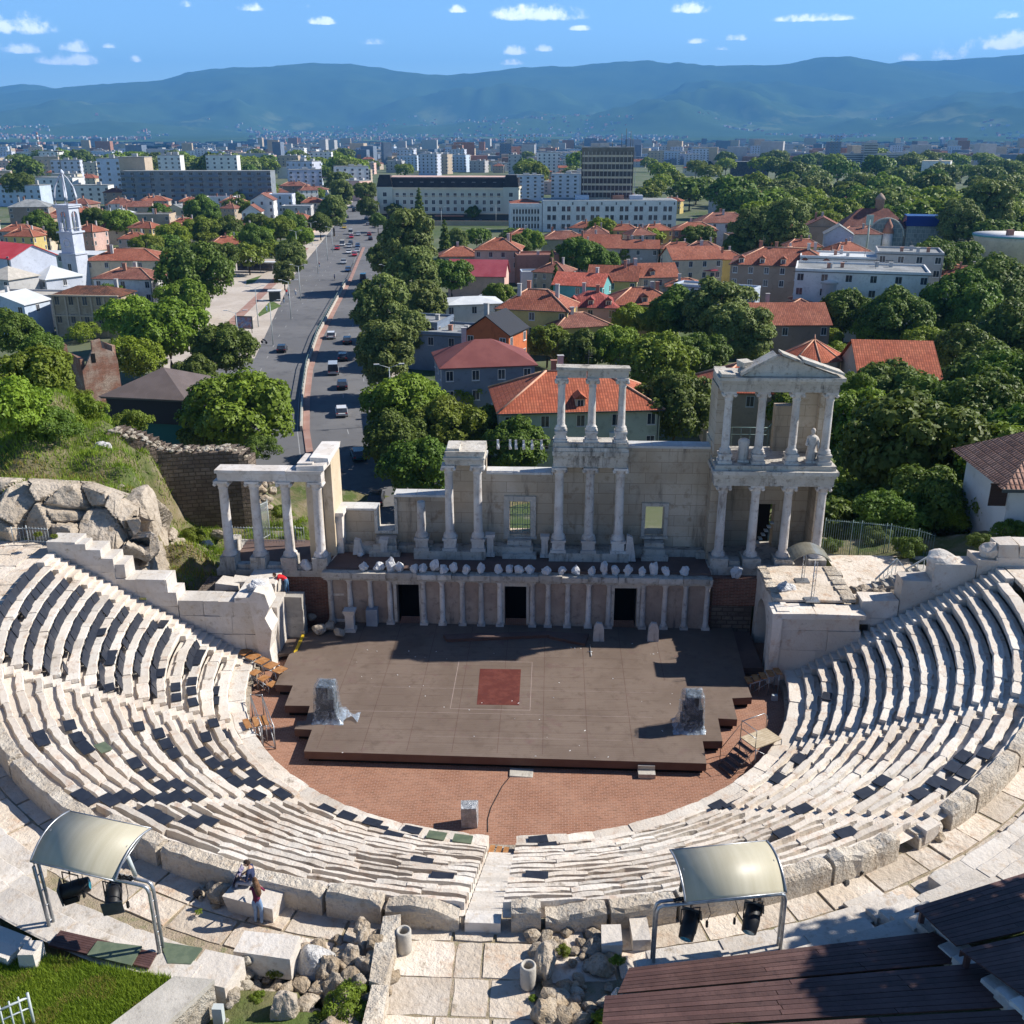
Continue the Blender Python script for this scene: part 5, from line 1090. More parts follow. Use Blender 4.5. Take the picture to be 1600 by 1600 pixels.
def lamp_frame(lx, ly, rx, ry, z, H, lab, canlab, sgn, can, tilt):
    ax = Vector((lx, ly, z)); bx = Vector((rx, ry, z)); d = bx-ax; d.z = 0; L_ = d.length; ang = math.atan2(d.y, d.x)
    t = thing('lighting_gantry', lab, 'lighting gantry', (lx, ly, z), ang)
    inn = .22 if sgn < 0 else 0.0
    for oy in (0.0, .16):
        b = MB(); r = .045; k = .14
        b.tube([(0,oy,0),(-inn*.6,oy,H-.2),(-inn*.6+.05,oy,H-.05),(-inn*.6+k,oy,H),(L_-k,oy,H),(L_-.05,oy,H-.05),(L_,oy,H-.2),(L_+.02,oy,-.1)], r, 10); b.build('bent_pipe', M['steel'], t)
    b = MB()
    for f in (.2,.4,.6,.8):
        for x in (-inn*.5*f, L_): b.tube([(x,0,H*f),(x,.16,H*f)], .022, 5)
    for i in range(9): x = .5+i*(L_-1)/8; b.tube([(x,.0,H),(x,.16,H)], .02, 5)
    b.build('spacer', M['steel'], t)
    b = MB(); R = random.Random(5)
    for j in range(5):
        b.tube([(.45+i*(L_-.9)/16, .08+R.uniform(-.07,.07), H+.04+R.uniform(-.05,.07)) for i in range(17)], .016, 5)
    for x in (.9, 1.3, L_*.6, L_-.7): b.tube([(x,.05,H),(x+.1,-.05,H-.35),(x+.02,-.03,H-.62)], .010, 4); b.box(x-.0,x+.05,-.06,0,H-.78,H-.6)
    b.build('cable_bundle', M['black'], t)
    # spotlights hang from the frame
    for i, (f, yaw, pit) in enumerate(can['lamps']):
        x = L_*f; q = thing('stage_spotlight', can['labs'][i], 'spotlight', (lx+math.cos(ang)*x-math.sin(ang)*.08, ly+math.sin(ang)*x+math.cos(ang)*.08, z+H), ang, 'black spotlights under the canopies')
        b = MB(); b.tube([(0,0,0),(0,0,-.22)], .022, 6); b.tube([(-.24,0,-.72),(-.24,0,-.24),(.24,0,-.24),(.24,0,-.72)], .02, 6); b.build('yoke', M['black'], q)
        mt = Matrix.Translation((0,0,-.72)) @ Matrix.Rotation(yaw, 4, 'Z') @ Matrix.Rotation(pit, 4, 'X')
        b = MB(); n = 18
        def ring(y, r, sq=0): return [(r*math.cos(2*PI*k/n)*(1+.0*sq), y, r*math.sin(2*PI*k/n)) for k in range(n)]
        pr = [(-.42,.155),(-.40,.19),(-.22,.20),(-.2,.21),(.0,.21),(.02,.20),(.24,.20),(.26,.19)]; vs = [mt @ Vector(v) for y, r in pr for v in ring(y, r)]
        F = [(i2*n+(k+1)%n, i2*n+k, (i2+1)*n+k, (i2+1)*n+(k+1)%n) for i2 in range(len(pr)-1) for k in range(n)]+[tuple(range((len(pr)-1)*n, len(pr)*n))[::1], tuple(range(n))[::-1]]
        b.add(vs, F, 0, 1, True)
        bx_ = [mt @ Vector(v) for v in ((-.17,-.1,-.31),(.17,-.1,-.31),(.17,.26,-.31),(-.17,.26,-.31),(-.17,-.1,-.15),(.17,-.1,-.15),(.17,.26,-.15),(-.17,.26,-.15))]; b.add(bx_, [(3,2,1,0),(4,5,6,7),(0,1,5,4),(1,2,6,5),(2,3,7,6),(3,0,4,7)]); b.build('housing', M['black'], q)
        b = MB(); fv = [mt @ Vector(v) for v in ((-.25,.26,-.25),(.25,.26,-.25),(.25,.26,.25),(-.25,.26,.25),(-.25,.29,-.25),(.25,.29,-.25),(.25,.29,.25),(-.25,.29,.25))]; b.add(fv, [(0,1,2,3),(7,6,5,4),(4,5,1,0),(5,6,2,1),(6,7,3,2),(7,4,0,3)]); b.build('filter_frame', M['darkgrey'], q)
        b = MB(); b.add([mt @ Vector((.14*math.cos(2*PI*k/n), -.425, .14*math.sin(2*PI*k/n))) for k in range(n)], [tuple(range(n))]); b.build('rear_glass', M['cyan'], q)
    # canopy
    q = thing('curved_canopy', canlab, 'canopy', (can['x'], can['y'], can['z']), ang+can.get('rot', 0)); q.rotation_euler[0] = tilt
    n = 20; W2 = can['w']/2; D = can['d']; sag = can['h']; pr = []
    for i in range(n+1):
        f = i/n; y = -D/2+D*f; zz = sag*(1-((f-.5)*2)**2); pr.append((y, zz))
    b = MB(); b.xprism(pr+[(y, zz-.02) for y, zz in pr[::-1]], -W2, W2)
    o = b.build('curved_sheet', M['poly'], q); o.data.polygons.foreach_set('use_smooth', [len(p.vertices) == 4 for p in o.data.polygons])
    for x in (-W2, W2):
        b = MB(); b.tube([(x, y, zz-.0) for y, zz in pr], .028, 6); b.build('edge_hoop', M['steel'], q)
    for f in (0, n): 
        b = MB(); b.tube([(-W2, pr[f][0], pr[f][1]), (W2, pr[f][0], pr[f][1])], .022, 6); b.build('edge_rail', M['steel'], q)
    for x in (-W2+.12, W2-.12):
        b = MB(); b.tube([(x,-D/2,0),(x,D/2,0)], .02, 5); b.tube([(x,-D/2,0),(x,.0,sag)], .012, 5); b.tube([(x,D/2,0),(x,0,sag)], .012, 5); b.build('tie_rod', M['steel'], q)
        b = MB(); b.tube([(x,-.1,.0),(x,-.12,-can['leg'])], .055, 8); b.build('support_post', M['paintmetal'] if sgn < 0 else M['darkmetal'], q)
M['cyan'] = mat('cyan', (.05,.30,.40), (.02,.12,.18), rough=.1, sc=9, bump=0, spec=.8)
lamp_frame(-11.35, -24.75, -8.15, -25.55, 6.25, 2.45, 'bent steel pipe frame with two spotlights over the lawn terrace', 'curved straw yellow canopy above the frame by the lawn', -1,
  dict(lamps=[(.27, 2.15, -.15), (.64, -2.6, -.3)], labs=['black spotlight pointing up left under the straw canopy by the lawn', 'black boxy spotlight nearer the leaning right leg by the lawn'], x=-9.95, y=-24.55, z=9.1, w=2.5, d=1.6, h=.27, leg=.75), .25)
lamp_frame(4.40, -24.95, 7.72, -24.35, 6.1, 1.92, 'grey steel pipe frame with two spotlights over the dark timber decks', 'curved brass coloured canopy above the frame by the dark timber decks', 1,
  dict(lamps=[(.27, -.55, .45), (.76, -.55, .45)], labs=['black spotlight with cyan glass nearer the white flowering plant', 'black spotlight with cyan glass nearer the long timber deck'], x=6.25, y=-24.05, z=8.42, w=2.62, d=1.5, h=.27, leg=.5), .30)
# ------------------------------------------------------------------ foreground stonework
def upper_left():
    T = thing('upper_seating', 'broad pale slab steps of the upper tiers around the lawn terrace', 'seating', (0,0,0))
    for i, (R, z, a0, a1, w) in enumerate(((25.25,6.02,-150,-121,.9),(26.05,6.3,-150,-106.5,.8),(26.75,6.62,-150,-105,.9),(27.5,6.95,-150,-127,.9),(28.3,7.3,-150,-130,.9))):
        b = MB(); run_blocks(b, math.radians(a0), math.radians(a1), R, z, w, .6, 1.6, 3.2, seatd=w-.1, lip=.02, jag=.025); b.build('slab_row', M['slab'], T)
    b = MB()
    for x, y, sx, sy, z, r in ((-5.55,-25.0,1.5,.75,6.48,-.12),(-6.6,-25.95,1.1,1.0,6.6,-.2)): b.cbox(x, y, z-.35, sx, sy, .7, r, 0, 1, j=.02)
    b.build('end_slab', M['slab'], T)
    T = thing('upper_seating', 'broken pale slab steps rising behind the walkway below the timber decks', 'seating', (0,0,0))
    for i, (R, z, a0, a1, w) in enumerate(((24.55,5.92,-80,-65,.7),(24.6,5.95,-59,-25,.7),(25.2,6.22,-81,-66,.8),(25.25,6.25,-62,-25,.7),(25.85,6.5,-75,-64.5,.9),(25.9,6.55,-62,-25,.8),(26.6,6.85,-64,-25,.9))):
        b = MB(); run_blocks(b, math.radians(a0), math.radians(a1), R, z, w, .6, 1.2, 2.6, seatd=w-.1, lip=.02, jag=.04); b.build('slab_row', M['slab'], T)
    b = MB()
    for i in range(7):
        R = 24.4+.36*i; a = math.radians(-64.0+.15*i); z = 5.75+.165*i; b.cbox(R*math.cos(a), R*math.sin(a), z-.3, .42, 1.3, .6, a, 0, U(.9,1.05), j=.03)
    b.build('stair', M['slab'], T)
M['slab'] = mat('slab', (.57,.515,.45), (.65,.60,.54), (.50,.41,.32), sc=.6, sc3=2.4, bump=.22, bs=6, stain=(.30,.25,.19), stlo=.57)
upper_left()
def decks():
    g = lambda x, y, z: tuple(G(x, y, z)[:2])
    def run(lst):
        for pts, z, lab in lst:
            t = thing('timber_deck', lab, 'deck', (0,0,0)); P_ = [g(x, y, z) for x, y in pts]; b = MB()
            # planks run along the first edge
            a, c, d, e = [Vector(p) for p in P_]; n = max(2, int(((e-a).length+(d-c).length)/2/.15))
            for i in range(n):
                f0, f1 = i/n, (i+1)/n-.09/n; p0, p1, p2, p3 = a.lerp(e, f0), c.lerp(d, f0), c.lerp(d, f1), a.lerp(e, f1); zz = z+U(-.004,.004)
                k = 2; cut = sorted([0]+[U(.25,.75)]+[1])
                for j in range(2):
                    u0, u1 = cut[j], cut[j+1]-.002; b.prism([p0.lerp(p1,u0)[:], p0.lerp(p1,u1)[:], p3.lerp(p2,u1)[:], p3.lerp(p2,u0)[:]], zz-.04, zz, 0, U(.75,1.2))
            b.build('planking', M['plank'], t); b = MB()
            b.prism([a[:], c[:], c.lerp(d,.012)[:], a.lerp(e,.012)[:]], z-.2, z-.045)
            for p in (a.lerp(d,.04), c.lerp(e,.04), c.lerp(a,.5).lerp(d,.03)): b.cbox(p.x, p.y, z-.6, .12, .12, 1.1)
            b.build('frame', M['plank'], t)
    run([(((983,1512),(1458,1456),(1540,1500),(965,1552)), 6.72, 'first long dark timber deck just behind the right lamp frame'),
         (((945,1556),(1545,1503),(1640,1570),(940,1610)), 7.05, 'second long dark timber deck one step above the first'),
         (((940,1614),(1640,1574),(1760,1660),(930,1690)), 7.35, 'lowest edge timber deck in deep shade'),
         (((1430,1417),(1640,1352),(1760,1420),(1495,1478)), 7.25, 'upper dark timber deck above the blue shaded stone stair'),
         (((1500,1484),(1770,1424),(1860,1560),(1620,1570)), 7.5, 'shaded timber deck beyond the blue stone stair')])
    t = thing('stone_stair', 'narrow white stone stair in shade between the two stacks of timber decks', 'stair', (0,0,0)); b = MB()
    for i in range(8):
        z = 6.62+.14*i; p = G(1470+i*23, 1462+i*17, z); b.cbox(p.x, p.y, z-.2, .75, .42, .4, .45, 0, 1.1, j=.01)
    b.build('step', M['marble_white'], t)
M['plank'] = mat('plank', (.085,.043,.038), (.118,.064,.056), (.066,.035,.032), sc=.9, sc3=6, bump=.1, rough=.55, objvar=0)
decks()
def fore_misc():
    # bench boards and green pads beneath the left frame
    g = lambda x, y, z: tuple(G(x, y, z)[:2])
    b = MB()
    a, c, d, e = [Vector(g(x, y, 6.72)) for x, y in ((75,1476),(232,1512),(245,1488),(95,1453))]
    for i in range(7):
        f0, f1 = i/7, (i+.9)/7; p = [a.lerp(e,f0), c.lerp(d,f0), c.lerp(d,f1), a.lerp(e,f1)]; b.prism([q[:] for q in p], 6.66, 6.72, 0, U(.8,1.2))
    tag(b.build('bench_boards', M['plank']), 'dark slatted bench boards on the slab under the straw canopy', 'bench')
    for pts, z, lab in ((((136,1492),(205,1508),(222,1478),(152,1470)), 6.77, 'square green mat on the slatted bench boards'), (((262,1505),(298,1506),(316,1481),(250,1471)), 6.66, 'square green mat on the pale slab right of the lamp frame')):
        b = MB(); b.prism([g(x, y, z) for x, y in pts], z-.05, z); tag(b.build('green_mat', M['padgreen']), lab, 'mat')
    # tan wall bounding the lawn
    t = thing('garden_wall', 'tan capped rubble wall sloping down beside the lawn', 'wall', (0,0,0)); q = [g(*k) for k in ((272,1525,7.0),(335,1530,7.0),(215,1640,7.0),(120,1640,7.0))]
    b = MB(); b.prism(q, 6.85, 7.0); b.build('capping', M['concrete'], t); b = MB(); cx = sum(p[0] for p in q)/4; cy = sum(p[1] for p in q)/4
    b.prism([(p[0]*.985+cx*.015, p[1]*.985+cy*.015) for p in q], 5.2, 6.85); b.build('rubble_face', M['roughpale'], t)
    q = [g(*k) for k in ((355,1530,6.5),(400,1490,6.3),(345,1600,6.6),(300,1600,6.7))]; b = MB()
    for i in range(40):
        f = U(0,1); s = U(.1,.2); p = Vector(g(385,1500,6.2)).lerp(Vector(g(330,1640,6.4)), f); b.rock((p.x+U(-.12,.12), p.y, 5.3+U(0,1.0)), (s*1.3, s, s), U(0,3), 0, U(.85,1.1), i, 2, .1)
    o = b.build('rubble_stones', M['roughpale'], t); o['kind'] = 'stuff'
    b = MB(); p = G(340,1575,6.4); b.box(-.12,.12,-.09,.09,-.25,.25); tag(b.build('junction_box', M['paintmetal'], None, (p.x, p.y, 6.2)), 'small grey junction box on the rubble wall', 'box')
    # boulders
    for px, py, z, s, seed, m, lab in ((487,1497,5.6,(.62,.5,.48),3,'whiterock','big pale grey boulder at the end of the upper slabs'), (444,1572,5.75,(.42,.36,.62),4,'rock','tall brown boulder standing among weeds'),
        (850,1500,5.6,(.36,.55,.62),6,'rock','upright rough boulder beside the planter at the path'), (852,1577,5.6,(.44,.36,.40),7,'rockwarm','round tan boulder at the bottom of the path'),
        (545,1500,5.5,(.55,.5,.42),9,'rockwarm','crumbly brown boulder next to the pale grey one'), (586,1462,5.6,(.35,.28,.4),10,'rockwarm','pitted boulder at the head of the low path wall'), (600,1500,5.6,(.3,.4,.35),12,'rockwarm','broken boulder leaning on the low path wall'),
        (345,1392,5.6,(.5,.35,.4),13,'rockwarm','cracked stone block in front of the seated man'), (965,1545,6.0,(.2,.18,.28),14,'whiterock','small white stone by the flowering plant'), (1468,1296,5.6,(.3,.2,.2),16,'rockwarm','small fallen block behind the right parapet'), (1325,1365,5.6,(.2,.14,.1),17,'darkrock','dark bag sized stone at the foot of the rough parapet')):
        p = G(px, py, z+.35); b = MB(); b.rock((0,0,s[2]*.7), s, seed, 0, 1, seed, 4, .2); tag(b.build('boulder', M[m], None, (p.x, p.y, z-.08)), lab, 'boulder')
    # low wall of big worn blocks at the left edge of the path
    b = MB(); y = -23.6
    while y > -31: h = U(.9,1.6); b.box(-2.75+U(-.04,.04), -2.32+U(-.04,.04), y-h+.02, y, 5.0, 6.2+(-23.6-y)*.06+U(-.08,.08), 0, U(.9,1.05), j=.09); y -= h
    tag(b.build('path_wall', M['rockwall2']), 'low wall of worn pale blocks along the left side of the central path', 'wall')
    # square blocks
    for px, py, z0, z1, sx, sy, rot, lab in ((400,1392,5.6,6.15,1.5,.9,-.25,'big cut block the seated man rests on'), (1000,1450,5.5,5.95,.5,.9,.1,'upright slab left of the right lamp frame'), (955,1460,5.5,6.1,.5,.8,0,'tilted slab near the path boulder')):
        p = G(px, py, z1); b = MB(); b.cbox(0,0,(z1-z0)/2,sx,sy,z1-z0,rot,0,1,j=.05); tag(b.build('stone_block', M['slab'], None, (p.x, p.y, z0)), lab, 'block')
    # cylindrical litter bins of pebbled concrete
    for px, py, z, lab in ((1018,1437,5.6,'round concrete litter bin against the parapet near the brass canopy'), (958,0,0,''), (825,1540,5.6,'round concrete litter bin beside the path boulder'), (632,1485,5.6,'round concrete litter bin behind the low path wall')):
        if not lab: continue
        p = G(px, py, z); b = MB(); b.lathe([(.19,0),(.205,.05),(.205,.66),(.19,.69),(.145,.69),(.14,.6),(.14,.15)], 0, 0, 24, 0, 1, True, False); o = b.build('litter_bin', M['concrete'], None, (p.x, p.y, z)); tag(o, lab, 'litter bin', 'round concrete bins')
        b = MB(); b.lathe([(.138,.2),(.138,.22)], 0, 0, 16); b.build('liner', M['void'], o)
    # white picket fence corner and terrace bits
    t = thing('metal_fence', 'white metal fence corner at the lawn edge', 'fence', (0,0,0)); b = MB(); a = G(0,1578,7.6); c = G(44,1558,7.6)
    b.tube([a, c], .03, 6); b.tube([a-Vector((0,0,.3)), c-Vector((0,0,.3))], .02, 6)
    for i in range(4): p = a.lerp(c, i/3); b.tube([p-Vector((0,0,1.0)), p+Vector((0,0,.12))], .022 if i < 3 else .035, 6)
    b.build('rail', M['paintmetal'], t)
    b = MB(); b.box(-.2,.2,-.25,.25,0,.7,0,1,j=.02); p = G(52,1500,6.8); tag(b.build('stone_post', M['slab'], None, (p.x, p.y, 6.5)), 'white square stone post at the left foot of the lamp frame', 'post')
    b = MB(); b.box(-.7,.5,-.4,.4,0,.5,0,1,j=.04,rot=-.3); p = G(10,1480,6.8); tag(b.build('stone_block', M['slab'], None, (p.x, p.y, 6.5)), 'pale block in shade at the lawn corner', 'block')
    b = MB(); b.rock((0,0,.12),(.16,.12,.16),0,0,1,51,3,.2); p = G(311,1402,5.6); tag(b.build('backpack', M['black'], None, (p.x, p.y, 5.62)), 'black backpack on the flagstones near the seated man', 'backpack')
    b = MB(); R = random.Random(9)
    for i in range(5): b.rock((R.uniform(-.3,.3), R.uniform(-.15,.15), .12), (.16,.13,.15), i, 0, 1, 70+i, 2, .2)
    p = G(1328,1362,5.6); tag(b.build('coiled_cable', M['black'], None, (p.x, p.y, 5.6)), 'heap of black coiled cable at the foot of the rough parapet', 'cable heap')
M['roughpale'] = mat('roughpale', (.42,.36,.28), (.52,.47,.39), (.25,.21,.15), sc=1.5, sc3=5, bump=.5, bs=6); M['whiterock'] = mat('whiterock', (.62,.60,.57), (.72,.70,.68), (.45,.42,.38), sc=2, sc3=5, bump=.5, bs=7)
M['rockwarm'] = mat('rockwarm', (.46,.36,.25), (.58,.50,.40), (.24,.18,.12), sc=2, sc3=5, bump=.6, bs=6); M['darkrock'] = mat('darkrock', (.05,.05,.05), sc=2, bump=.3)
fore_misc()
def fore_rubble():
    b = MB(); R = random.Random(21)
    for x0, y0, x1, y1, n in ((470,1470,620,1600,90),(395,1500,470,1600,40),(830,1450,960,1600,70),(300,1380,360,1420,10)):
        for i in range(n):
            p = G(R.uniform(x0,x1), R.uniform(y0,y1), 5.6)
            if -2.3 < p.x < 1.0: continue
            s = abs(R.gauss(0,.13))+.05; b.rock((p.x, p.y, 5.62+s*.3), (s*1.3,s,s*.7), R.uniform(0,3), 0, R.uniform(.75,1.1), i, 2, .2)
    o = b.build('rubble', M['rockwarm']); o['kind'] = 'stuff'
    t = thing('core_masonry', 'crumbling rubble masonry mass beside the low path wall', 'ruin', (0,0,0)); b = MB()
    for i in range(26): y = -23.9-.16*i; b.rock((-3.1+R.uniform(-.45,.3), y, 5.75+R.uniform(0,.45)), (R.uniform(.2,.42),R.uniform(.2,.36),R.uniform(.18,.3)), R.uniform(0,3), 0, R.uniform(.8,1.05), 200+i, 3, .22)
    for i, (x, y, s) in enumerate(((-3.3,-24.6,.8),(-3.5,-25.7,.9),(-3.2,-26.9,.8),(-4.0,-25.0,.6))): b.rock((x, y, 5.5), (s*.75, s, .75), i, 0, .92, 230+i, 4, .3)
    b.build('stone_mass', M['rockwarm'], t)
fore_rubble()
# ------------------------------------------------------------------ people
def skin_body(name, joints, edges, mats, cls, parent, sub=2):
    """joints: name -> (x, y, z, radius); one continuous skinned surface, coloured by region through cls(co)"""
    me = bpy.data.meshes.new('tmp'); keys = list(joints); me.from_pydata([joints[k][:3] for k in keys], [(keys.index(a), keys.index(b)) for a, b in edges], [])
    o = bpy.data.objects.new('tmp', me); COL.objects.link(o); md = o.modifiers.new('s', 'SKIN'); md.use_smooth_shade = True
    for i, k in enumerate(keys): r = joints[k][3]; me.skin_vertices[0].data[i].radius = (r, r) if not isinstance(r, tuple) else r
    me.skin_vertices[0].data[0].use_root = True
    s = o.modifiers.new('d', 'SUBSURF'); s.levels = s.render_levels = sub
    dg = bpy.context.evaluated_depsgraph_get(); ev = o.evaluated_get(dg); nm = bpy.data.meshes.new_from_object(ev); bpy.data.objects.remove(o)
    nm.name = name; nm.materials.clear()
    for m in mats: nm.materials.append(m)
    for p in nm.polygons: p.material_index = cls(p.center); p.use_smooth = True
    return link(name, nm, parent)
def person(x, y, z, rz, lab, pose, skin, top, leg, hair, longhair=False, cap=None, s=1.0):
    t = thing('person', lab, 'person', (x, y, z), rz); t.scale = (s, s, s); J = pose
    arm = [('chest','shl'),('shl','ell'),('ell','wrl'),('wrl','hal'),('chest','shr'),('shr','elr'),('elr','wrr'),('wrr','har')]
    E_ = [('pelvis','waist'),('waist','chest'),('chest','neck'),('pelvis','hipl'),('hipl','knl'),('knl','anl'),('anl','tol'),('pelvis','hipr'),('hipr','knr'),('knr','anr'),('anr','tor')]+arm
    for sd in 'lr':   # five short fingers rooted in each palm
        h = Vector(J['ha'+sd][:3]); w = Vector(J['wr'+sd][:3]); d = (h-w).normalized(); q = d.cross(Vector((0,0,1))); q = q.normalized() if q.length > .1 else Vector((1,0,0))
        for f, (o, l) in enumerate(((-.034,.062),(-.012,.078),(.012,.082),(.034,.07),(.052,.045))):
            k = f'f{sd}{f}'; e = h+q*o+d*(l if f < 4 else l*.3); c = h+q*o*.6+d*l*.35; J[k+'a'] = (*c, .011); J[k+'b'] = (*(e+Vector((0,0,-.012))), .009); E_ += [('ha'+sd, k+'a'), (k+'a', k+'b')]
    pc = Vector(J['pelvis'][:3]); hd = Vector(J['head'][:3])
    segs = {0: [('chest','neck'),('ell','wrl'),('wrl','hal'),('elr','wrr'),('wrr','har')], 1: [('waist','chest'),('pelvis','waist'),('chest','shl'),('chest','shr'),('shl','ell'),('shr','elr')], 2: [('pelvis','hipl'),('pelvis','hipr'),('hipl','knl'),('knl','anl'),('hipr','knr'),('knr','anr')], 3: [('anl','tol'),('anr','tor')]}
    def cls(c):
        best = (9, 0)
        for m, l in segs.items():
            for a, b in l:
                A, B = Vector(J[a][:3]), Vector(J[b][:3]); v = B-A; f = max(0, min(1, (c-A).dot(v)/v.length_squared)); dd = (c-(A+v*f)).length
                if m == 0 and a == 'chest' and f < .55: dd += .2
                if dd < best[0]: best = (dd, m)
        return best[1]
    body = skin_body('body', {k: v for k, v in J.items() if k != 'head' and k != 'face'}, E_, [skin, top, leg, M['shoe']], cls, t)
    f = Vector(J['face']).normalized(); b = MB(); up = Vector((0,0,1)); sd = f.cross(up).normalized(); u2 = sd.cross(f)
    def P3(x, y, z): return hd+sd*x+f*y+u2*z
    n, m_ = 16, 12; vs = []
    for i in range(m_+1):
        th = PI*i/m_
        for k in range(n):
            a = 2*PI*k/n; x = .078*math.sin(th)*math.cos(a); y = .095*math.sin(th)*math.sin(a); zz = .12*math.cos(th)
            if zz < -.03: x *= 1-(-.03-zz)*3.2; y = y*(1-(-.03-zz)*1.2)+.012*(1 if y > 0 else 0)
            vs.append(P3(x, y, zz))
    b.add(vs, [(i*n+k, i*n+(k+1)%n, (i+1)*n+(k+1)%n, (i+1)*n+k) for i in range(m_) for k in range(n)], 0, 1, True)
    b.tube([P3(0,.088,.01), P3(0,.118,-.022), P3(0,.092,-.034)], [.009,.016,.008], 6)
    for s_ in (-1, 1): b.tube([P3(s_*.078,-.0,-.03), P3(s_*.088,-.006,.0), P3(s_*.078,-.004,.03)], [.010,.014,.008], 6)
    b.build('head', skin, t)
    b = MB()
    for s_ in (-1, 1): b.tube([P3(s_*.03-.01,.089,.014), P3(s_*.03+.01,.089,.014)], .006, 5)
    b.tube([P3(-.022,.094,-.055), P3(.022,.094,-.055)], .005, 5); b.build('face_features', M['feature'], t)
    b = MB(); vs = []
    for i in range(8):
        th = PI*.62*i/7
        for k in range(n):
            a = 2*PI*k/n; r = 1.13; back = math.sin(a) < .35; tt = th if back else min(th, PI*.30); x = .078*r*math.sin(tt)*math.cos(a); y = .095*r*math.sin(tt)*math.sin(a); vs.append(P3(x, y-.006, .12*1.1*math.cos(tt)))
    b.add(vs, [(i*n+k, i*n+(k+1)%n, (i+1)*n+(k+1)%n, (i+1)*n+k) for i in range(7) for k in range(n)], 0, 1, True)
    if longhair: b.tube([P3(0,-.05,.02), P3(0,-.10,-.10), P3(.0,-.13,-.26), P3(.01,-.14,-.42), P3(.01,-.14,-.52)], [.085,.10,.11,.09,.02], 10)
    b.build('hair', hair, t)
    return t
M['skin'] = mat('skin', (.50,.30,.21), rough=.5, bump=0, tint=False); M['shoe'] = mat('shoe', (.05,.05,.055), bump=0, tint=False); M['feature'] = mat('feature', (.10,.05,.04), bump=0)
M['navy'] = mat('navy', (.02,.03,.075), (.03,.04,.1), sc=5, bump=.2, tint=False); M['jeans'] = mat('jeans', (.16,.25,.40), (.24,.34,.5), sc=5, bump=.1, tint=False); M['jeansdark'] = mat('jeansdark', (.07,.15,.26), (.12,.22,.34), sc=5, bump=.1, tint=False)
M['redshirt'] = mat('redshirt', (.62,.02,.025), (.5,.015,.02), sc=4, bump=.15, tint=False); M['maroon'] = mat('maroon', (.17,.02,.055), (.12,.015,.04), sc=5, bump=.2, tint=False); M['brownhair'] = mat('brownhair', (.12,.06,.03), (.2,.11,.06), sc=9, bump=.3); M['darkhair'] = mat('darkhair', (.04,.022,.015), sc=9, bump=.3)
M['patterned'] = mat('patterned', (.08,.07,.16), (.30,.27,.34), (.05,.04,.10), sc=8, sc3=20, bump=.1); M['khaki'] = mat('khaki', (.30,.31,.36), sc=5, bump=.1, tint=False)
def stand(bend=0.0):
    J = dict(pelvis=(0,0,.93,.14), waist=(0,.01,1.08,.12), chest=(0,0,1.32,(.16,.11)), neck=(0,0,1.48,.05), hipl=(-.09,0,.88,.09), knl=(-.10,.02,.48,.06), anl=(-.10,-.02,.08,.042), tol=(-.11,.14,.035,.036),
        hipr=(.09,0,.88,.09), knr=(.10,.02,.48,.06), anr=(.10,-.02,.08,.042), tor=(.11,.14,.035,.036), shl=(-.19,0,1.40,.055), ell=(-.24,-.02,1.12,.042), wrl=(-.23,.1,.88,.028), hal=(-.22,.13,.80,.03),
        shr=(.19,0,1.40,.055), elr=(.24,-.02,1.12,.042), wrr=(.23,.1,.88,.028), har=(.22,.13,.80,.03), head=(0,.02,1.63), face=(0,1,0))
    return J
# girl seen from behind, leaning on the block
J = stand(); J.update(chest=(-.02,.08,1.24,(.14,.10)), waist=(-.01,.0,1.04,.10), pelvis=(0,-.06,.90,.13), neck=(-.03,.14,1.38,.045), head=(-.06,.19,1.51), face=(-.6,.8,-.25), shl=(-.18,.1,1.31,.045), ell=(-.27,.24,1.1,.036), wrl=(-.2,.42,1.02,.024), hal=(-.18,.50,1.0,.026),
    shr=(.15,.1,1.32,.045), elr=(.22,.2,1.12,.036), wrr=(.06,.40,1.08,.024), har=(-.02,.47,1.06,.026), knr=(.11,.02,.47,.07), anr=(.12,-.10,.08,.05), tor=(.13,.04,.035,.04), knl=(-.08,.04,.48,.07), anl=(-.10,-.04,.08,.05), hipl=(-.09,-.03,.86,.105), hipr=(.09,-.03,.86,.105))
p = G(405,1441,5.62); person(p.x, p.y, 5.62, 0, 'person with long brown hair, maroon top and pale jeans standing with back turned', J, M['skin'], M['maroon'], M['jeans'], M['brownhair'], True, s=.85)
# man sitting sideways on the cut block, arms folded, patterned cloth over his knees
J = dict(pelvis=(0,0,.14,.14), waist=(-.02,.0,.30,.125), chest=(-.05,.0,.52,(.12,.17)), neck=(-.09,0,.68,.055), head=(-.13,0,.81), face=(-1,-.1,-.45), hipl=(-.06,-.10,.12,.09), knl=(-.48,-.12,.16,.065), anl=(-.52,-.13,-.28,.045), tol=(-.66,-.13,-.32,.038),
    hipr=(-.06,.10,.12,.09), knr=(-.48,.12,.18,.065), anr=(-.55,.14,-.26,.045), tor=(-.68,.15,-.31,.038), shl=(-.05,-.2,.60,.055), ell=(-.12,-.26,.34,.045), wrl=(-.30,-.12,.32,.03), hal=(-.36,-.06,.33,.03), shr=(-.05,.2,.60,.055), elr=(-.14,.26,.34,.045), wrr=(-.32,.12,.30,.03), har=(-.37,.06,.31,.03))
p = G(391,1384,6.18); person(p.x+.05, p.y+.1, 6.15, 0, 'person in navy t-shirt sitting on a cut block, arms folded, short dark hair', J, M['skin'], M['navy'], M['khaki'], M['darkhair'], s=.9)
b = MB(); vs = []; 
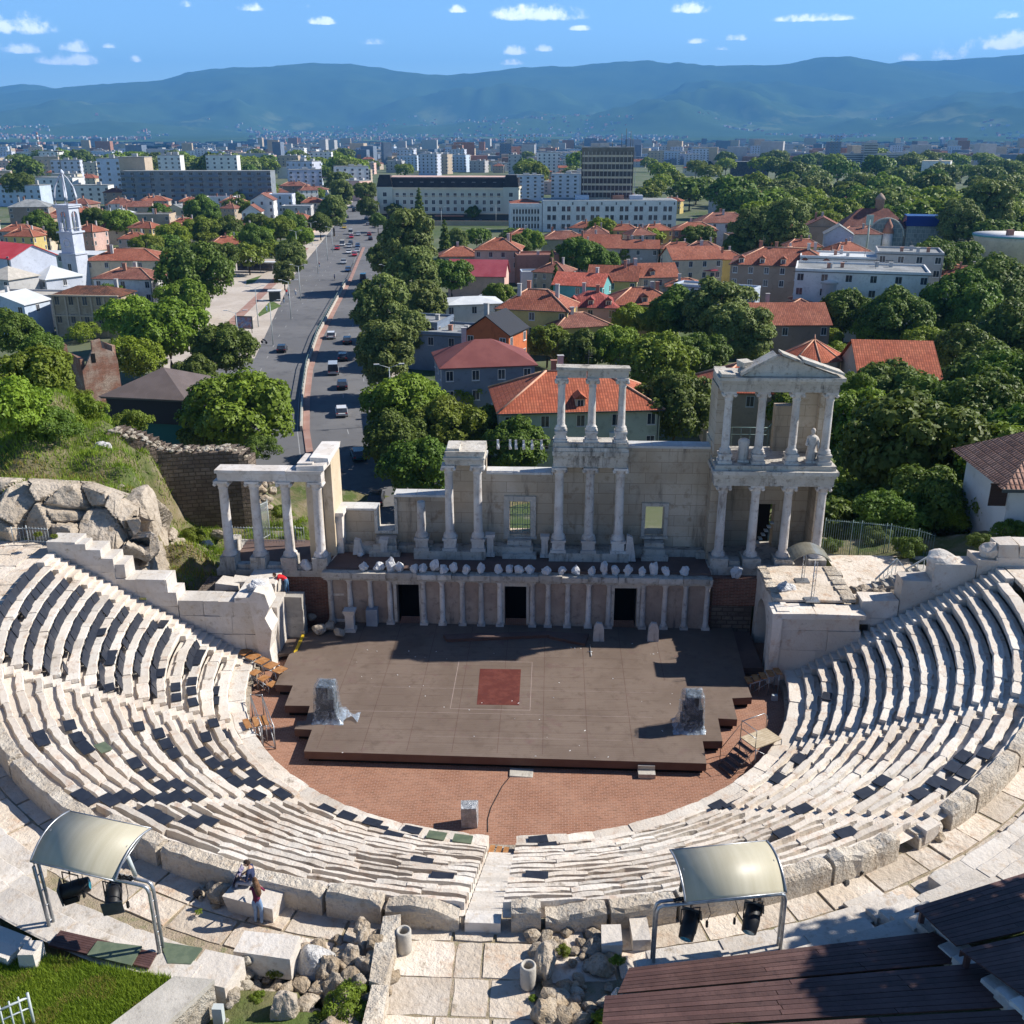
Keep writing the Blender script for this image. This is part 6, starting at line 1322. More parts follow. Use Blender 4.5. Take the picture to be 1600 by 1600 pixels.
for i in range(12):
    f = i/11
    for k in range(7): q = k/6; vs.append((-.22-.34*f, -.22+.44*q+.03*math.sin(f*9+q*5), .44-.05*q+(.30*f if f < .3 else .09-.9*(f-.3))+.03*math.sin(q*19+f*6)))
b.add(vs, [(i*7+k, i*7+k+1, (i+1)*7+k+1, (i+1)*7+k) for i in range(11) for k in range(6)], 0, 1, True); tag(b.build('patterned_scarf', M['patterned'], None, (p.x, p.y+.1, 6.15)), 'purple patterned cloth hanging from the sitting person knees', 'cloth')
# red shirted visitor bending over the wall by the left pavilion
J = stand(); J.update(pelvis=(.12,0,.92,.14), waist=(0,0,1.04,.12), chest=(-.22,0,1.14,(.13,.16)), neck=(-.38,0,1.19,.05), head=(-.50,0,1.21), face=(-1,0,-.35), hipl=(.12,-.1,.88,.09), hipr=(.12,.1,.88,.09), knl=(.06,-.10,.48,.062), knr=(.16,.10,.48,.062), anl=(.10,-.1,.08,.045), anr=(.18,.1,.08,.045), tol=(-.02,-.1,.035,.036), tor=(.05,.1,.035,.036),
    shl=(-.24,-.19,1.14,.055), ell=(-.40,-.24,.95,.042), wrl=(-.62,-.22,.94,.028), hal=(-.70,-.2,.94,.03), shr=(-.24,.19,1.14,.055), elr=(-.42,.22,.95,.042), wrr=(-.64,.2,.94,.028), har=(-.72,.19,.94,.03))
p = G(446,930,2.6); person(p.x, p.y, 2.6, .05, 'person in bright red t-shirt and jeans bending over the wall below the low pavilion', J, M['skin'], M['redshirt'], M['jeansdark'], M['darkhair'])
b = MB(); b.box(-1.9,-.35,-.9,1.3,0,2.0,0,.95,j=.04); b.box(-1.85,-.38,-.6,.9,1.9,2.85,0,1,j=.06); b.box(-1.9,-.3,-.75,1.05,2.86,3.05,0,1.05,j=.03); tag(b.build('stone_block', M['slab'], None, (p.x, p.y, .6)), 'squared stone pier the red shirted visitor leans on', 'pier')
for px, py, z, s, lab in ((357,915,3.6,(.62,.55,.55),'broken angular block on the rubble left of the plastic heap'), (382,912,3.6,(.6,.5,.5),'second broken angular block on the rubble')):
    p = G(px, py, z); b = MB(); b.box(-s[0],s[0],-s[1],s[1],-.6,s[2]*.8,0,1,j=.12); tag(b.build('broken_block', M['slab'], None, (p.x, p.y+.2, z-.2)), lab, 'block')
# ------------------------------------------------------------------ trees
def leaf_cloud(name, m, blobs, n, ls, seed, flat=.0, droop=0.0):
    """crown as n bent leaf sprays scattered over many overlapping clumps; blobs = (centre, radius)"""
    R = np.random.RandomState(seed); c = np.array([b[0] for b in blobs]); r = np.array([b[1] for b in blobs]); w = r**2; w = w/w.sum()
    k = R.choice(len(blobs), n, p=w); d = R.normal(size=(n,3)); d /= np.linalg.norm(d, axis=1)[:,None]; d[:,2] = np.where(d[:,2] < -.35, -d[:,2]*.6, d[:,2])
    d /= np.linalg.norm(d, axis=1)[:,None]
    rad = r[k]*(1-np.abs(R.normal(0, .16, n))); bump = 1+.16*np.sin(d[:,0]*7+k)*np.sin(d[:,1]*6+k*2)
    p = c[k]+d*(rad*bump)[:,None]*np.array([1,1,.85])
    # keep only what is not deep inside other clumps
    keep = np.ones(n, bool)
    for i in range(len(blobs)):
        q = np.linalg.norm((p-c[i])/np.array([1,1,.85]), axis=1) < r[i]*.72; keep &= ~(q & (k != i))
    p = p[keep]; d = d[keep]; k = k[keep]; n = len(p)
    nr = d+R.normal(0,.42,(n,3)); nr[:,2] += .25; nr /= np.linalg.norm(nr, axis=1)[:,None]
    t = np.cross(nr, R.normal(size=(n,3))); t /= np.linalg.norm(t, axis=1)[:,None]; b = np.cross(nr, t); s = ls*R.uniform(.6,1.25,n)[:,None]
    v = np.stack([p-t*s*.5, p-b*s*.32+nr*s*.1, p+t*s*.5-nr*s*.12*(1+droop), p+b*s*.32+nr*s*.1], 1).reshape(-1,3)
    me = bpy.data.meshes.new(name); me.vertices.add(4*n); me.vertices.foreach_set('co', v.astype(np.float32).ravel())
    me.loops.add(4*n); me.loops.foreach_set('vertex_index', np.arange(4*n, dtype=np.int32)); me.polygons.add(n); me.polygons.foreach_set('loop_start', np.arange(0,4*n,4,dtype=np.int32)); me.polygons.foreach_set('loop_total', np.full(n,4,np.int32))
    me.update(calc_edges=True); me.materials.append(m)
    tone = R.uniform(0,1,len(blobs))[k]*.55+R.uniform(0,.45,n); a = me.attributes.new('tint','FLOAT','POINT'); a.data.foreach_set('value', np.repeat(tone,4).astype(np.float32)); me.validate(); return me
def crown_blobs(seed, H, Rr, kind):
    R = random.Random(seed); B = []
    if kind == 'cone':
        for i in range(26):
            f = i/25; rr = Rr*(1-f)**.8*.75+.25; a = i*2.4; q = rr*.55; B.append(((math.cos(a)*q, math.sin(a)*q, H*.12+H*.86*f), rr*.55+.2))
        return B
    n = {'round': 34, 'wide': 38, 'tall': 32, 'bush': 16}[kind]
    zc, zr = {'round': (.62,.38), 'wide': (.66,.30), 'tall': (.57,.43), 'bush': (.42,.5)}[kind]
    for i in range(n):
        a = i*2.399+R.uniform(-.4,.4); f = 1-2*(i+.5)/n; rr = math.sqrt(1-f*f); q = R.uniform(.62,.90)
        B.append(((math.cos(a)*rr*Rr*q, math.sin(a)*rr*Rr*q, H*zc+f*H*zr*q*.92), Rr*R.uniform(.24,.40)))
    B += [((R.uniform(-.3,.3)*Rr, R.uniform(-.3,.3)*Rr, H*zc+R.uniform(-.3,.3)*H*zr), Rr*.5) for _ in range(5)]
    return B
TREES = {}
def proto(key, m, kind, n, ls, seed, H=1.0, Rr=.45):
    bl = crown_blobs(seed, H*10, Rr*10, kind); me = leaf_cloud('crown', m, bl, n, ls, seed)
    b = MB(); R = random.Random(seed); h0 = .32 if kind != 'bush' else .1
    b.tube([(0,0,-1.0),(.05,.02,H*10*h0*.5),(-.05,.05,H*10*h0),(.1,0,H*10*.6)], [.34,.26,.22,.10], 8)
    for i in range(9):
        a = i*2.4; q = bl[(i*3)%len(bl)][0]; b.tube([(0,0,H*10*h0*.8+i*.12), (q[0]*.45, q[1]*.45, (H*10*h0+q[2])*.52), (q[0]*.85, q[1]*.85, q[2]*.95)], [.15,.09,.03], 5)
    TREES[key] = (me, b.data('trunk', M['bark']), H*10, Rr*10)
for k in range(3):
    proto(('leaf', 'round', k), M['leaf'], 'round', 26000, .50, 11+k, 1.0, .52)
    proto(('leafdark', 'round', k), M['leafdark'], 'round', 24000, .50, 21+k, 1.05, .50)
    proto(('leafgrey', 'tall', k), M['leafgrey'], 'tall', 24000, .46, 31+k, 1.15, .44)
    proto(('leaf', 'far', k), M[('leafdark','leaf','leafgrey')[k]], 'round', 3600, 1.15, 41+k, 1.0, .58)
    proto(('leaf', 'far2', k), M[('leaf','leafdark','leafyellow')[k]], 'wide', 3600, 1.15, 46+k, .95, .60)
for k in range(2):
    proto(('leafyellow', 'round', k), M['leafyellow'], 'round', 20000, .48, 51+k, 1.0, .50)
    proto(('leafdark', 'cone', k), M['leafdark'], 'cone', 9000, .45, 61+k, 1.3, .26)
    proto(('leafyellow', 'bush', k), M['leafyellow'], 'bush', 9000, .42, 81+k, .62, .52); proto(('leaf', 'bush', k), M['leaf'], 'bush', 14000, .42, 71+k, .62, .52)
    proto(('leafdark', 'bush', k), M['leafdark'], 'bush', 14000, .42, 76+k, .62, .52)
NT = [0]
def tree(x, y, z, R, lab, m='leaf', kind='round', hs=1.0, cat='tree', group=None, name=None, k=None):
    "tree standing at (x, y, z) with crown radius R; its name and label from lab"
    NT[0] += 1; i = NT[0]; n = 3 if ((m, kind, 2) in TREES) else 2; key = (m, kind, (i if k is None else k) % n); me, tr, H, Rr = TREES[key]; s = R/Rr
    t = thing(name or ('bush' if kind == 'bush' else 'tree'), lab, cat, (x, y, z), U(0, 6.28), group); t.scale = (s, s, s*hs)
    link('crown', me, t); 
    if kind not in ('far', 'far2', 'bush'): link('trunk', tr, t)
    elif kind != 'bush': link('trunk', tr, t)
    return t
def ptree(px, py, r, lab, m='leaf', kind='round', hs=1.0, z=None, **kw):
    "place by the middle of its crown in the photo (px, py, radius in px) on ground height z"
    if (m, kind, 0) not in TREES: m = 'leaf' if kind != 'tall' else 'leafgrey'
    n = 3 if ((m, kind, 2) in TREES) else 2; me, tr, H, Rr = TREES[(m, kind, 0)]; g = GZ if z is None else z; dist = 120.0; zc = {'cone': .5, 'bush': .42}.get(kind, .60)
    d = ray(px, py); dn = d.normalized(); dep = -dn.z
    for _ in range(30):
        R = r*dist*dn.dot(FWD)/FPX; hc = g+R/Rr*H*zc*hs; dist = .5*dist+.5*(CAM.z-hc)/max(dep, .004); dist = max(20, min(dist, 1500))
    p = CAM+dn*dist; return tree(p.x, p.y, g if z is not None else g, R, lab, m, kind, hs, **kw)
# trees of the left slope
L_ = [(60,590,58,'leaf','round','broad olive green tree on the grassy slope above the rock',8.0),(18,640,60,'leaf','round','big green tree at the slope edge above the grass',9.0),(120,650,46,'leaf','bush','dense bush above the pale boulder on the slope',8.5),
 (75,665,48,'leafdark','bush','dark bush hanging over the grass slope',9.5),(20,520,40,'leafdark','round','tree behind the slope beside the tan path',-4),(66,548,34,'leafdark','round','dark tree between the slope and the ruined brick house',2.0),
 (120,622,24,'leaf','bush','light bush in front of the ruined brick house',3.0),(205,660,32,'leaf','bush','bush beneath the black metal shed',-3),(160,680,26,'leafdark','bush','low shrub on top of the ruined wall end',6.5),
 (262,520,62,'leaf','round','large tree behind the black metal shed',None),(205,500,45,'leaf','round','bright tree between shed and derelict mansion',None),(215,560,42,'leafyellow','round','yellow green tree behind the shed roof',None),(350,548,48,'leafdark','round','round tree next to the boulevard kerb',None),(305,585,34,'leafdark','round','shaded tree touching the shed roof',None),
 (378,650,82,'leaf','round','big round green tree left of the boulevard by the shed',None),(330,680,45,'leaf','round','leafy tree in front of the shed end',None),(408,700,30,'leafdark','bush','shrub between ruined wall and boulevard',-8),(310,430,55,'leafdark','round','large dark tree beside the paved square',None),(290,470,40,'leaf','round','tree below the large dark one by the square',None),
 (130,520,26,'leafyellow','bush','yellow green bush near the derelict mansion',None),(170,470,30,'leafdark','round','tree hiding the derelict mansion corner',None)]
for x, y, r, m, k, lab, z in L_: ptree(x, y, r, lab, m, k, z=z)
# trees right of the boulevard
for x, y, r, m, k, lab, hs in [(635,375,46,'leafgrey','tall','tallest grey green plane tree on the right side of the boulevard',1.1),(645,430,44,'leafgrey','tall','plane tree in front of the tallest one on the boulevard',1),(600,400,26,'leafgrey','tall','narrow plane tree at the boulevard edge',1),(705,432,32,'leafdark','round','dark tree next to the dark red roof',1),(596,478,46,'leafgrey','tall','grey green plane tree leaning over the right carriageway',1.05),
 (660,470,42,'leafgrey','round_','tree beside the flat white roof',1),(600,548,50,'leafgrey','tall','plane tree above the van on the boulevard',1),(640,520,34,'leafgrey','tall','slim plane tree beside the flat black roof',1),(640,640,66,'leaf','round','great green tree nearest the stage wall gap',1),(700,670,58,'leaf','round','broad green tree behind the first pavilion columns',1),(620,690,52,'leafdark','round','dark tree over the lower boulevard',1),(660,735,58,'leafdark','round','shaded tree behind the low stage wall',1),
 (765,672,45,'leaf','round','tree behind the floodlight string',1),(805,700,50,'leafdark','round','dark bushy tree right behind the grilled doorway wall',1),(730,615,38,'leafyellow','round','light tree beside the blue grey house',1),(780,462,24,'leaf','round','small tree by the white marquee',1),(862,420,9,'leafdark','cone','slim dark cypress between old town roofs',1.3),(868,450,12,'leafdark','cone','second dark cypress near the teal house',1.2),
 (905,400,34,'leafdark','round','dark tree among red roofs below the white office block',1),(940,410,26,'leafdark','round','tree right of the dark one among red roofs',1),(975,400,16,'leaf','round','small bright tree among the red roofs',1),(940,360,24,'leafyellow','round','olive tree in front of the white office block',1),(1010,372,28,'leaf','far2','tree row at the foot of the white office block',.8),(1070,385,20,'leaf','far2','small tree behind the cream gabled house',.9),
 (855,535,34,'leaf','round','tree in front of the orange and yellow house',1),(905,550,38,'leafdark','round','dark tree left of the three high columns',1),(955,545,42,'leaf','round','green tree behind the three high columns',1),(990,500,30,'leafyellow','round','bright yellow green tree behind the roofs',1),(1030,570,58,'leaf','round','bright tree right of the three high columns',1.05),(1055,640,62,'leafdark','round','dark tree between the three columns and the tower',1.1),(1090,560,46,'leafdark','round','dark tree left of the tower pediment',1),
 (1060,490,44,'leafdark','round','grey dark tree below the pale blue gable wall',1),(1120,480,56,'leafgrey','round_','large grey green tree centred behind the tower',1),(1165,520,50,'leafgrey','round_','large tree touching the conical tiled roof',1),(1030,505,34,'leaf','round','mid green tree above the terracotta roofs',1),(1000,640,36,'leafdark','round','shaded tree behind the high columns',1),
 (1240,640,50,'leaf','round','tree seen through the tower upper columns',1),(1310,560,30,'leafyellow','round','light tree against the conical tiled roof',1),(1320,490,44,'leafdark','round','dark tree above the conical tiled roof',1),(1295,530,22,'leafyellow','round','yellow green tree between dark ones near the conical roof',1),(1400,500,52,'leafdark','round','dark tree under the long white apartment house',1),(1370,520,36,'leaf','round','tree beside the tiled hall roof',1),
 (1450,545,40,'leafyellow','round','light tree at the end of the tiled hall roof',1),(1500,480,60,'leafdark','round','large dark tree near the pale round terrace',1),(1555,450,58,'leafdark','round','dark tree below the pale round terrace',1),(1590,520,58,'leafdark','round','dark tree beside the green pavilion roof',1),(1510,560,56,'leafdark','round','deep green tree right of the tiled hall roof',1),(1455,410,42,'leafdark','round','spreading dark tree beside the white apartment house',1),(1500,405,34,'leafdark','round','dark tree behind the spreading one',1),
 (1225,350,40,'leafgrey','tall','tall grey green tree by the cream houses',1),(1180,355,36,'leafgrey','tall','second tall grey green tree by the cream houses',1),(1540,320,44,'leafgrey','round_','grove edge tree by the steel mast',1),(1500,345,36,'leafgrey','round_','tree between the museum glass arch and the grove',1)]:
    if kind_fix := (k == 'round_'): k = 'tall'; hs *= .9
    ptree(x, y, r, lab, m, k, hs=hs)
# big trees on the slope right of the tower
for x, y, r, m, k, lab, z in [(1345,660,62,'leaf','round','leafy tree beside the tower, in front of the tiled hall roof',-5),(1375,740,70,'leafdark','round','tree filling the gap behind the iron gate',-3),(1310,770,48,'leaf','round','bright leafy tree touching the lower tower columns',-2),(1335,600,30,'leaf','bush','leafy branch tree against the pediment end',-1),
 (1470,650,70,'leafdark','round','big dark tree on the slope above the garden fence',-4),(1440,760,62,'leafdark','round','dark tree left of the white house',-2),(1540,640,70,'leafdark','round','big tree over the white house roof',-2),(1590,600,60,'leafdark','round','tree behind the roof of the white house',-2),(1500,720,56,'leaf','round','mid green tree beside the white house wall',-1),(1430,800,30,'leaf','bush','light shrub above the retaining wall',3.6),
 (1490,810,24,'leafyellow','bush','yellow green shrub by the white house',4.2),(1370,840,26,'leafdark','bush','ivy shrub behind the iron gate',3.5),(1420,855,26,'leafdark','bush','dark shrub behind the garden fence',4.2),(1580,830,30,'leafdark','bush','dark shrub under the white house',5),(1300,850,16,'leafdark','bush','small ivy bush at the tower foot',3.6),(1530,845,20,'leafdark','bush','shrub at the top of the right wall',6)]:
    ptree(x, y, r, lab, m, k, z=z)
for i, (x, y, R, m, k, z) in enumerate([(27,22,5,'leafdark','round',-1),(33,17,4.6,'leaf','round',0),(38,24,5.4,'leafdark','round',-3),(31,31,5.5,'leafdark','round',-6),(24,29,4.6,'leaf','round',-7),(41,35,6,'leafdark','round',-7),(47,27,5.5,'leafdark','round',-5),(36,42,6,'leaf','round',-10),(48,44,6.2,'leafdark','round',-11),(26,41,5.2,'leafdark','round',-11),(56,38,6,'leafdark','round',-10),(44,54,6,'leafdark','round',-13),(30,54,5.4,'leaf','round',-13),(57,55,6.4,'leafdark','round',-13),(26,14.5,3.4,'leafdark','bush',3),(30,12.5,3.2,'leaf','bush',3),(22.5,12.5,2.6,'leafdark','bush',3),(34,13,3,'leafdark','bush',3),(21,17,3.6,'leafdark','round',-3),(66,66,7,'leafdark','round',-14),(50,68,6.5,'leaf','round',-14),(70,84,7,'leafdark','round',-14),(84,98,7,'leaf','round',-14),(61,90,6.5,'leafdark','round',-14),(46,84,6,'leafdark','round',-14),(76,118,7,'leafdark','round',-14)]):
    tree(x, y, z, R, f'dark leafy {"bush" if k == "bush" else "tree"} in the dense wood on the slope right of the tower', m, k, group='wood on the slope right of the tower')
for x, y, z, R in ((21.6,-23.9,9.8,3.5),(24.2,-26.6,9.4,3.9),(26.5,-29.6,9.0,4.4)): tree(x, y, z, R, 'tall tree beside the timber decks, shading them', 'leafdark', 'round', 1.05, group='trees beside the timber decks')
# plants on the ruins
for x, y, r, m, lab, z in [(300,838,22,'leaf','fig bush on the rubble left of the low pavilion',2.5),(218,868,12,'leafdark','dark shrub at the rock foot by the seats',3.6),(225,890,9,'leaf','small shrub at the rock foot',3.2),(215,700,14,'leaf','shrub on the ruined wall',7),(440,800,18,'leaf','weeds behind the low pavilion railing',2),(465,830,14,'leaf','green weeds at the pavilion pier',2),(490,942,7,'leaf','small green plant by the stone steps',1.0),
 (7+790,845,16,'leaf','bush behind the grilled doorway',1.8),(1022,850,18,'leafdark','dark bush behind the stage wall window',2.0),(545,1575,44,'leaf','large leafy shrub among the boulders left of the path',5.6),(430,1515,16,'leaf','weeds behind the tall brown boulder',5.8),(402,1560,14,'leaf','green weeds along the rubble wall',5.8),(500,1590,14,'leafyellow','yellow weeds at the shrub foot',5.7),(1010,857,5,'leaf','tuft of weeds on the upper stage',4.0),
 (965,1500,12,'leafgrey','thin flowering plant at the corner of the timber deck',6.0),(880,1485,12,'leaf','weeds behind the upright path boulder',5.6),(938,1590,14,'leafyellow','dry yellow weeds at the deck corner',5.8),(832,1560,7,'leaf','weeds at the foot of the concrete bin',5.6),(310,1425,6,'leafyellow','small weeds in front of the cracked block',5.7),(60,835,7,'leaf','tuft on the rock face',7.0),(85,838,6,'leaf','second tuft on the rock face',7.0)]:
    ptree(x, y, r, lab, m if (m, 'bush', 0) in TREES else 'leaf', 'bush', z=z, cat='shrub', name='shrub')
# street trees left of the boulevard, park and avenue in the distance
for x, y, r, m, k, lab in [(455,400,24,'leafgrey','tall','street tree beside the lamp posts, nearest the square'),(443,425,18,'leafgrey','tall','brownish street tree at the square edge'),(520,330,24,'leafgrey','tall','tall street tree left of the traffic'),(500,350,20,'leafdark','round','dark street tree left of the traffic'),(535,300,20,'leafgrey','tall','street tree farther up the boulevard'),(525,318,12,'leafyellow','round','bright yellow green street tree up the boulevard'),
 (530,285,22,'leaf','far','tree crown at the far boulevard end'),(570,300,18,'leafdark','round','dark tree at the boulevard end'),(575,325,18,'leafdark','round','dark tree beside the hotel corner'),(590,345,14,'leafdark','round','tree at the hotel car park entrance'),(655,325,12,'leafdark','cone','dark conifer before the hotel front'),(635,325,14,'leaf','round','round tree before the hotel front'),(615,328,12,'leafgrey','tall','small tree at the hotel left corner'),(755,322,14,'leafdark','round','tree before the hotel right half'),(775,328,14,'leaf','round','round tree beside the hotel right corner'),(740,332,12,'leafdark','round','low tree before the hotel right half'),
 (745,372,22,'leaf','far2','tree screen under the car park wall'),(715,375,18,'leafgrey','tall','tree at the left end of the car park wall'),(800,370,18,'leaf','far','tree at the corner of the white office block'),(695,380,14,'leafdark','cone','dark conifer by the car park wall'),(455,350,22,'leafdark','round','dark tree at the white apartment steps'),(470,372,20,'leaf','round','tree by the bus shelter'),
 (400,350,20,'leafdark','round','round tree left of the white stepped apartments'),(315,330,26,'leafdark','round','dark tree by the brown roofs'),(40,265,26,'leaf','far','tree grove by the chimney'),(30,290,24,'leafdark','round','dark grove tree above the church'),(250,335,18,'leafdark','round','tree in front of the long apartment slab'),(370,325,20,'leaf','far','tree below the long apartment slab'),(150,345,24,'leafdark','round','tree behind the bell tower'),(60,350,22,'leafdark','round','tree left of the bell tower'),(190,350,26,'leaf','round','tree right of the bell tower'),(100,365,24,'leafdark','round','tree row tree behind the church roof')]:
    ptree(x, y, r, lab, m, k)
R_ = random.Random(12)
for i in range(17):
    x = 232+i*14+R_.uniform(-5,5); y = 378+R_.uniform(-20,24); ptree(x, y, R_.uniform(20,28), 'round green tree of the grove between the church and the boulevard', R_.choice(('leaf','leaf','leafdark')), R_.choice(('round','far','far2')) if i % 3 else 'round', group='trees of the grove by the square') if True else None
# the great park behind the old town: every crown one can tell apart
def park():
    n = 0
    for row in range(11):
        Y = 330+row*34+(row**1.5)*2
        for j in range(24):
            x = 92+j*(17+row*1.1)+R_.uniform(-7,7)+(8 if row % 2 else 0)-row*6; y = Y+R_.uniform(-12,12)
            v = Vector((x, y, GZ+8))-CAM; zz = v.dot(FWD); px = 800+FPX*v.dot(RGT)/zz; py = 800-FPX*v.dot(UPV)/zz
            if px < 955+row*6 or px > 1700 or (px < 1066 and py > 303) or (1290 < px < 1520 and py > 352) or (px < 1290 and py > 345): continue
            tree(x, y, GZ, R_.uniform(7.5,11.5), 'green tree of the dense park behind the old town', 'leaf', R_.choice(('far','far2','far')), R_.uniform(.75,1.05), group='trees of the park behind the old town'); n += 1
    for i in range(120):
        Y = R_.uniform(760,1500); px = R_.choice((R_.uniform(20,560), R_.uniform(800,1600), R_.uniform(0,1600))); d = ray(px, 300); t_ = (Y-CAM.y)/d.y; x = CAM.x+d.x*t_
        tree(x, Y, GZ, R_.uniform(9,15), 'green tree clump among the distant city blocks', 'leaf', R_.choice(('far','far2')), R_.uniform(.8,1.1), group='trees among the distant blocks')
park()
# far trees and hedges beyond: countless
def far_wood():
    b = MB(); R = np.random.RandomState(4); n = 4600; Y = 1500+R.rand(n)*6000; px = R.rand(n)*1700-50; X = CAM.x+(px-800)/FPX*(Y+45)*1.03-(Y*.041)
    blobs = []; vs = []; fs = []; base = [(1,0,0),(.31,.95,0),(-.81,.59,0),(-.81,-.59,0),(.31,-.95,0),(.5,.4,.75),(-.6,.3,.8),(0,-.6,.8)]
    F0 = [(0,1,5),(1,2,6,5),(2,3,6),(3,4,7,6),(4,0,7),(0,5,7),(5,6,7)]
    for i in range(n):
        s = 4+R.rand()*5*(1+Y[i]/2500); o = len(vs); st = 1+R.rand()*1.6
        for q in base: vs.append((X[i]+q[0]*s*st*(.8+R.rand()*.4), Y[i]+q[1]*s*(.8+R.rand()*.4), GZ+ (q[2]*4*(.6+R.rand()*.6)+ (0 if q[2] == 0 else 2)) + plain_rise(Y[i])+14))
        fs += [tuple(k+o for k in f) for f in F0]
    me = bpy.data.meshes.new('far_wood'); me.from_pydata(vs, [], fs); me.materials.append(M['forest']); o = link('far_wood', me); o['kind'] = 'stuff'
far_wood()
# grass on the lawn terrace and the left slope
def tufts(name, m, pts, h, w, seed):
    R = np.random.RandomState(seed); P_ = np.array(pts); n = len(P_); a = R.rand(n)*6.28; H = h*(.5+R.rand(n)); lean = R.normal(0,.35,(n,2))*H[:,None]
    dx = np.stack([np.cos(a)*w, np.sin(a)*w], 1); v = np.zeros((n,3,3)); v[:,0,:2] = P_[:,:2]-dx; v[:,1,:2] = P_[:,:2]+dx; v[:,0,2] = v[:,1,2] = P_[:,2]-.02; v[:,2,:2] = P_[:,:2]+lean; v[:,2,2] = P_[:,2]+H
    me = bpy.data.meshes.new(name); me.vertices.add(3*n); me.vertices.foreach_set('co', v.astype(np.float32).ravel()); me.loops.add(3*n); me.loops.foreach_set('vertex_index', np.arange(3*n, dtype=np.int32)); me.polygons.add(n)
    me.polygons.foreach_set('loop_start', np.arange(0,3*n,3,dtype=np.int32)); me.polygons.foreach_set('loop_total', np.full(n,3,np.int32)); me.update(calc_edges=True); me.materials.append(m)
    tn = np.array([mnoise.noise(Vector((p[0]*.9, p[1]*.9, seed)))*.7+.5 for p in P_])+R.normal(0,.15,n); at = me.attributes.new('tint','FLOAT','POINT'); at.data.foreach_set('value', np.repeat(np.clip(tn,0,1),3).astype(np.float32)); o = link(name, me); o['kind'] = 'stuff'; return o
def inpoly(x, y, P_):
    c = False; n = len(P_)
    for i in range(n):
        a, b = P_[i], P_[i-1]
        if (a[1] > y) != (b[1] > y) and x < (b[0]-a[0])*(y-a[1])/(b[1]-a[1])+a[0]: c = not c
    return c
def grasses():
    R = random.Random(8)
    lawn = [tuple(G(*k, 6.75)[:2]) for k in ((-60,1490),(60,1492),(150,1508),(268,1526),(150,1640),(-60,1640))]; b = MB(); b.prism(lawn, 6.3, 6.72); struct(b.build('lawn', mat('lawn', (.06,.085,.02), (.11,.12,.035), sc=1.2, bump=.2, tint=False)))
    xs = [p[0] for p in lawn]; ys = [p[1] for p in lawn]; pts = []
    while len(pts) < 42000:
        x, y = R.uniform(min(xs), max(xs)), R.uniform(min(ys), max(ys))
        if inpoly(x, y, lawn): pts.append((x, y, 6.72))
    tufts('dry_grass', M['drygrass'], [p for p in pts if mnoise.noise(Vector((p[0]*1.1, p[1]*1.1, 7))) > .12][:7000], .12, .012, 6)
    tufts('lawn_grass', M['grass'], pts, .13, .012, 1)
    pts = []; dry = []; 
    while len(pts) < 46000:
        x, y = R.uniform(-42,-13), R.uniform(2.3,22); n = mnoise.noise(Vector((x*.5, y*.5, 0)))
        if x > -20 and n < -.05: continue
        if math.hypot(x, y) < 24 and y < 2.4: continue
        z = hill_h(x, y)+mnoise.noise(Vector((x*.33, y*.33, 0)))*.35+mnoise.noise(Vector((x*1.1, y*1.1, 4)))*.13
        (dry if (y < 7.5-.0*x and n > -.12 and R.random() < .55) else pts).append((x, y, z))
        if len(dry) > 15000: dry.pop()
    tufts('slope_grass', M['grass'], pts, .26, .03, 2); tufts('dry_grass', M['drygrass'], dry, .22, .03, 3)
grasses()
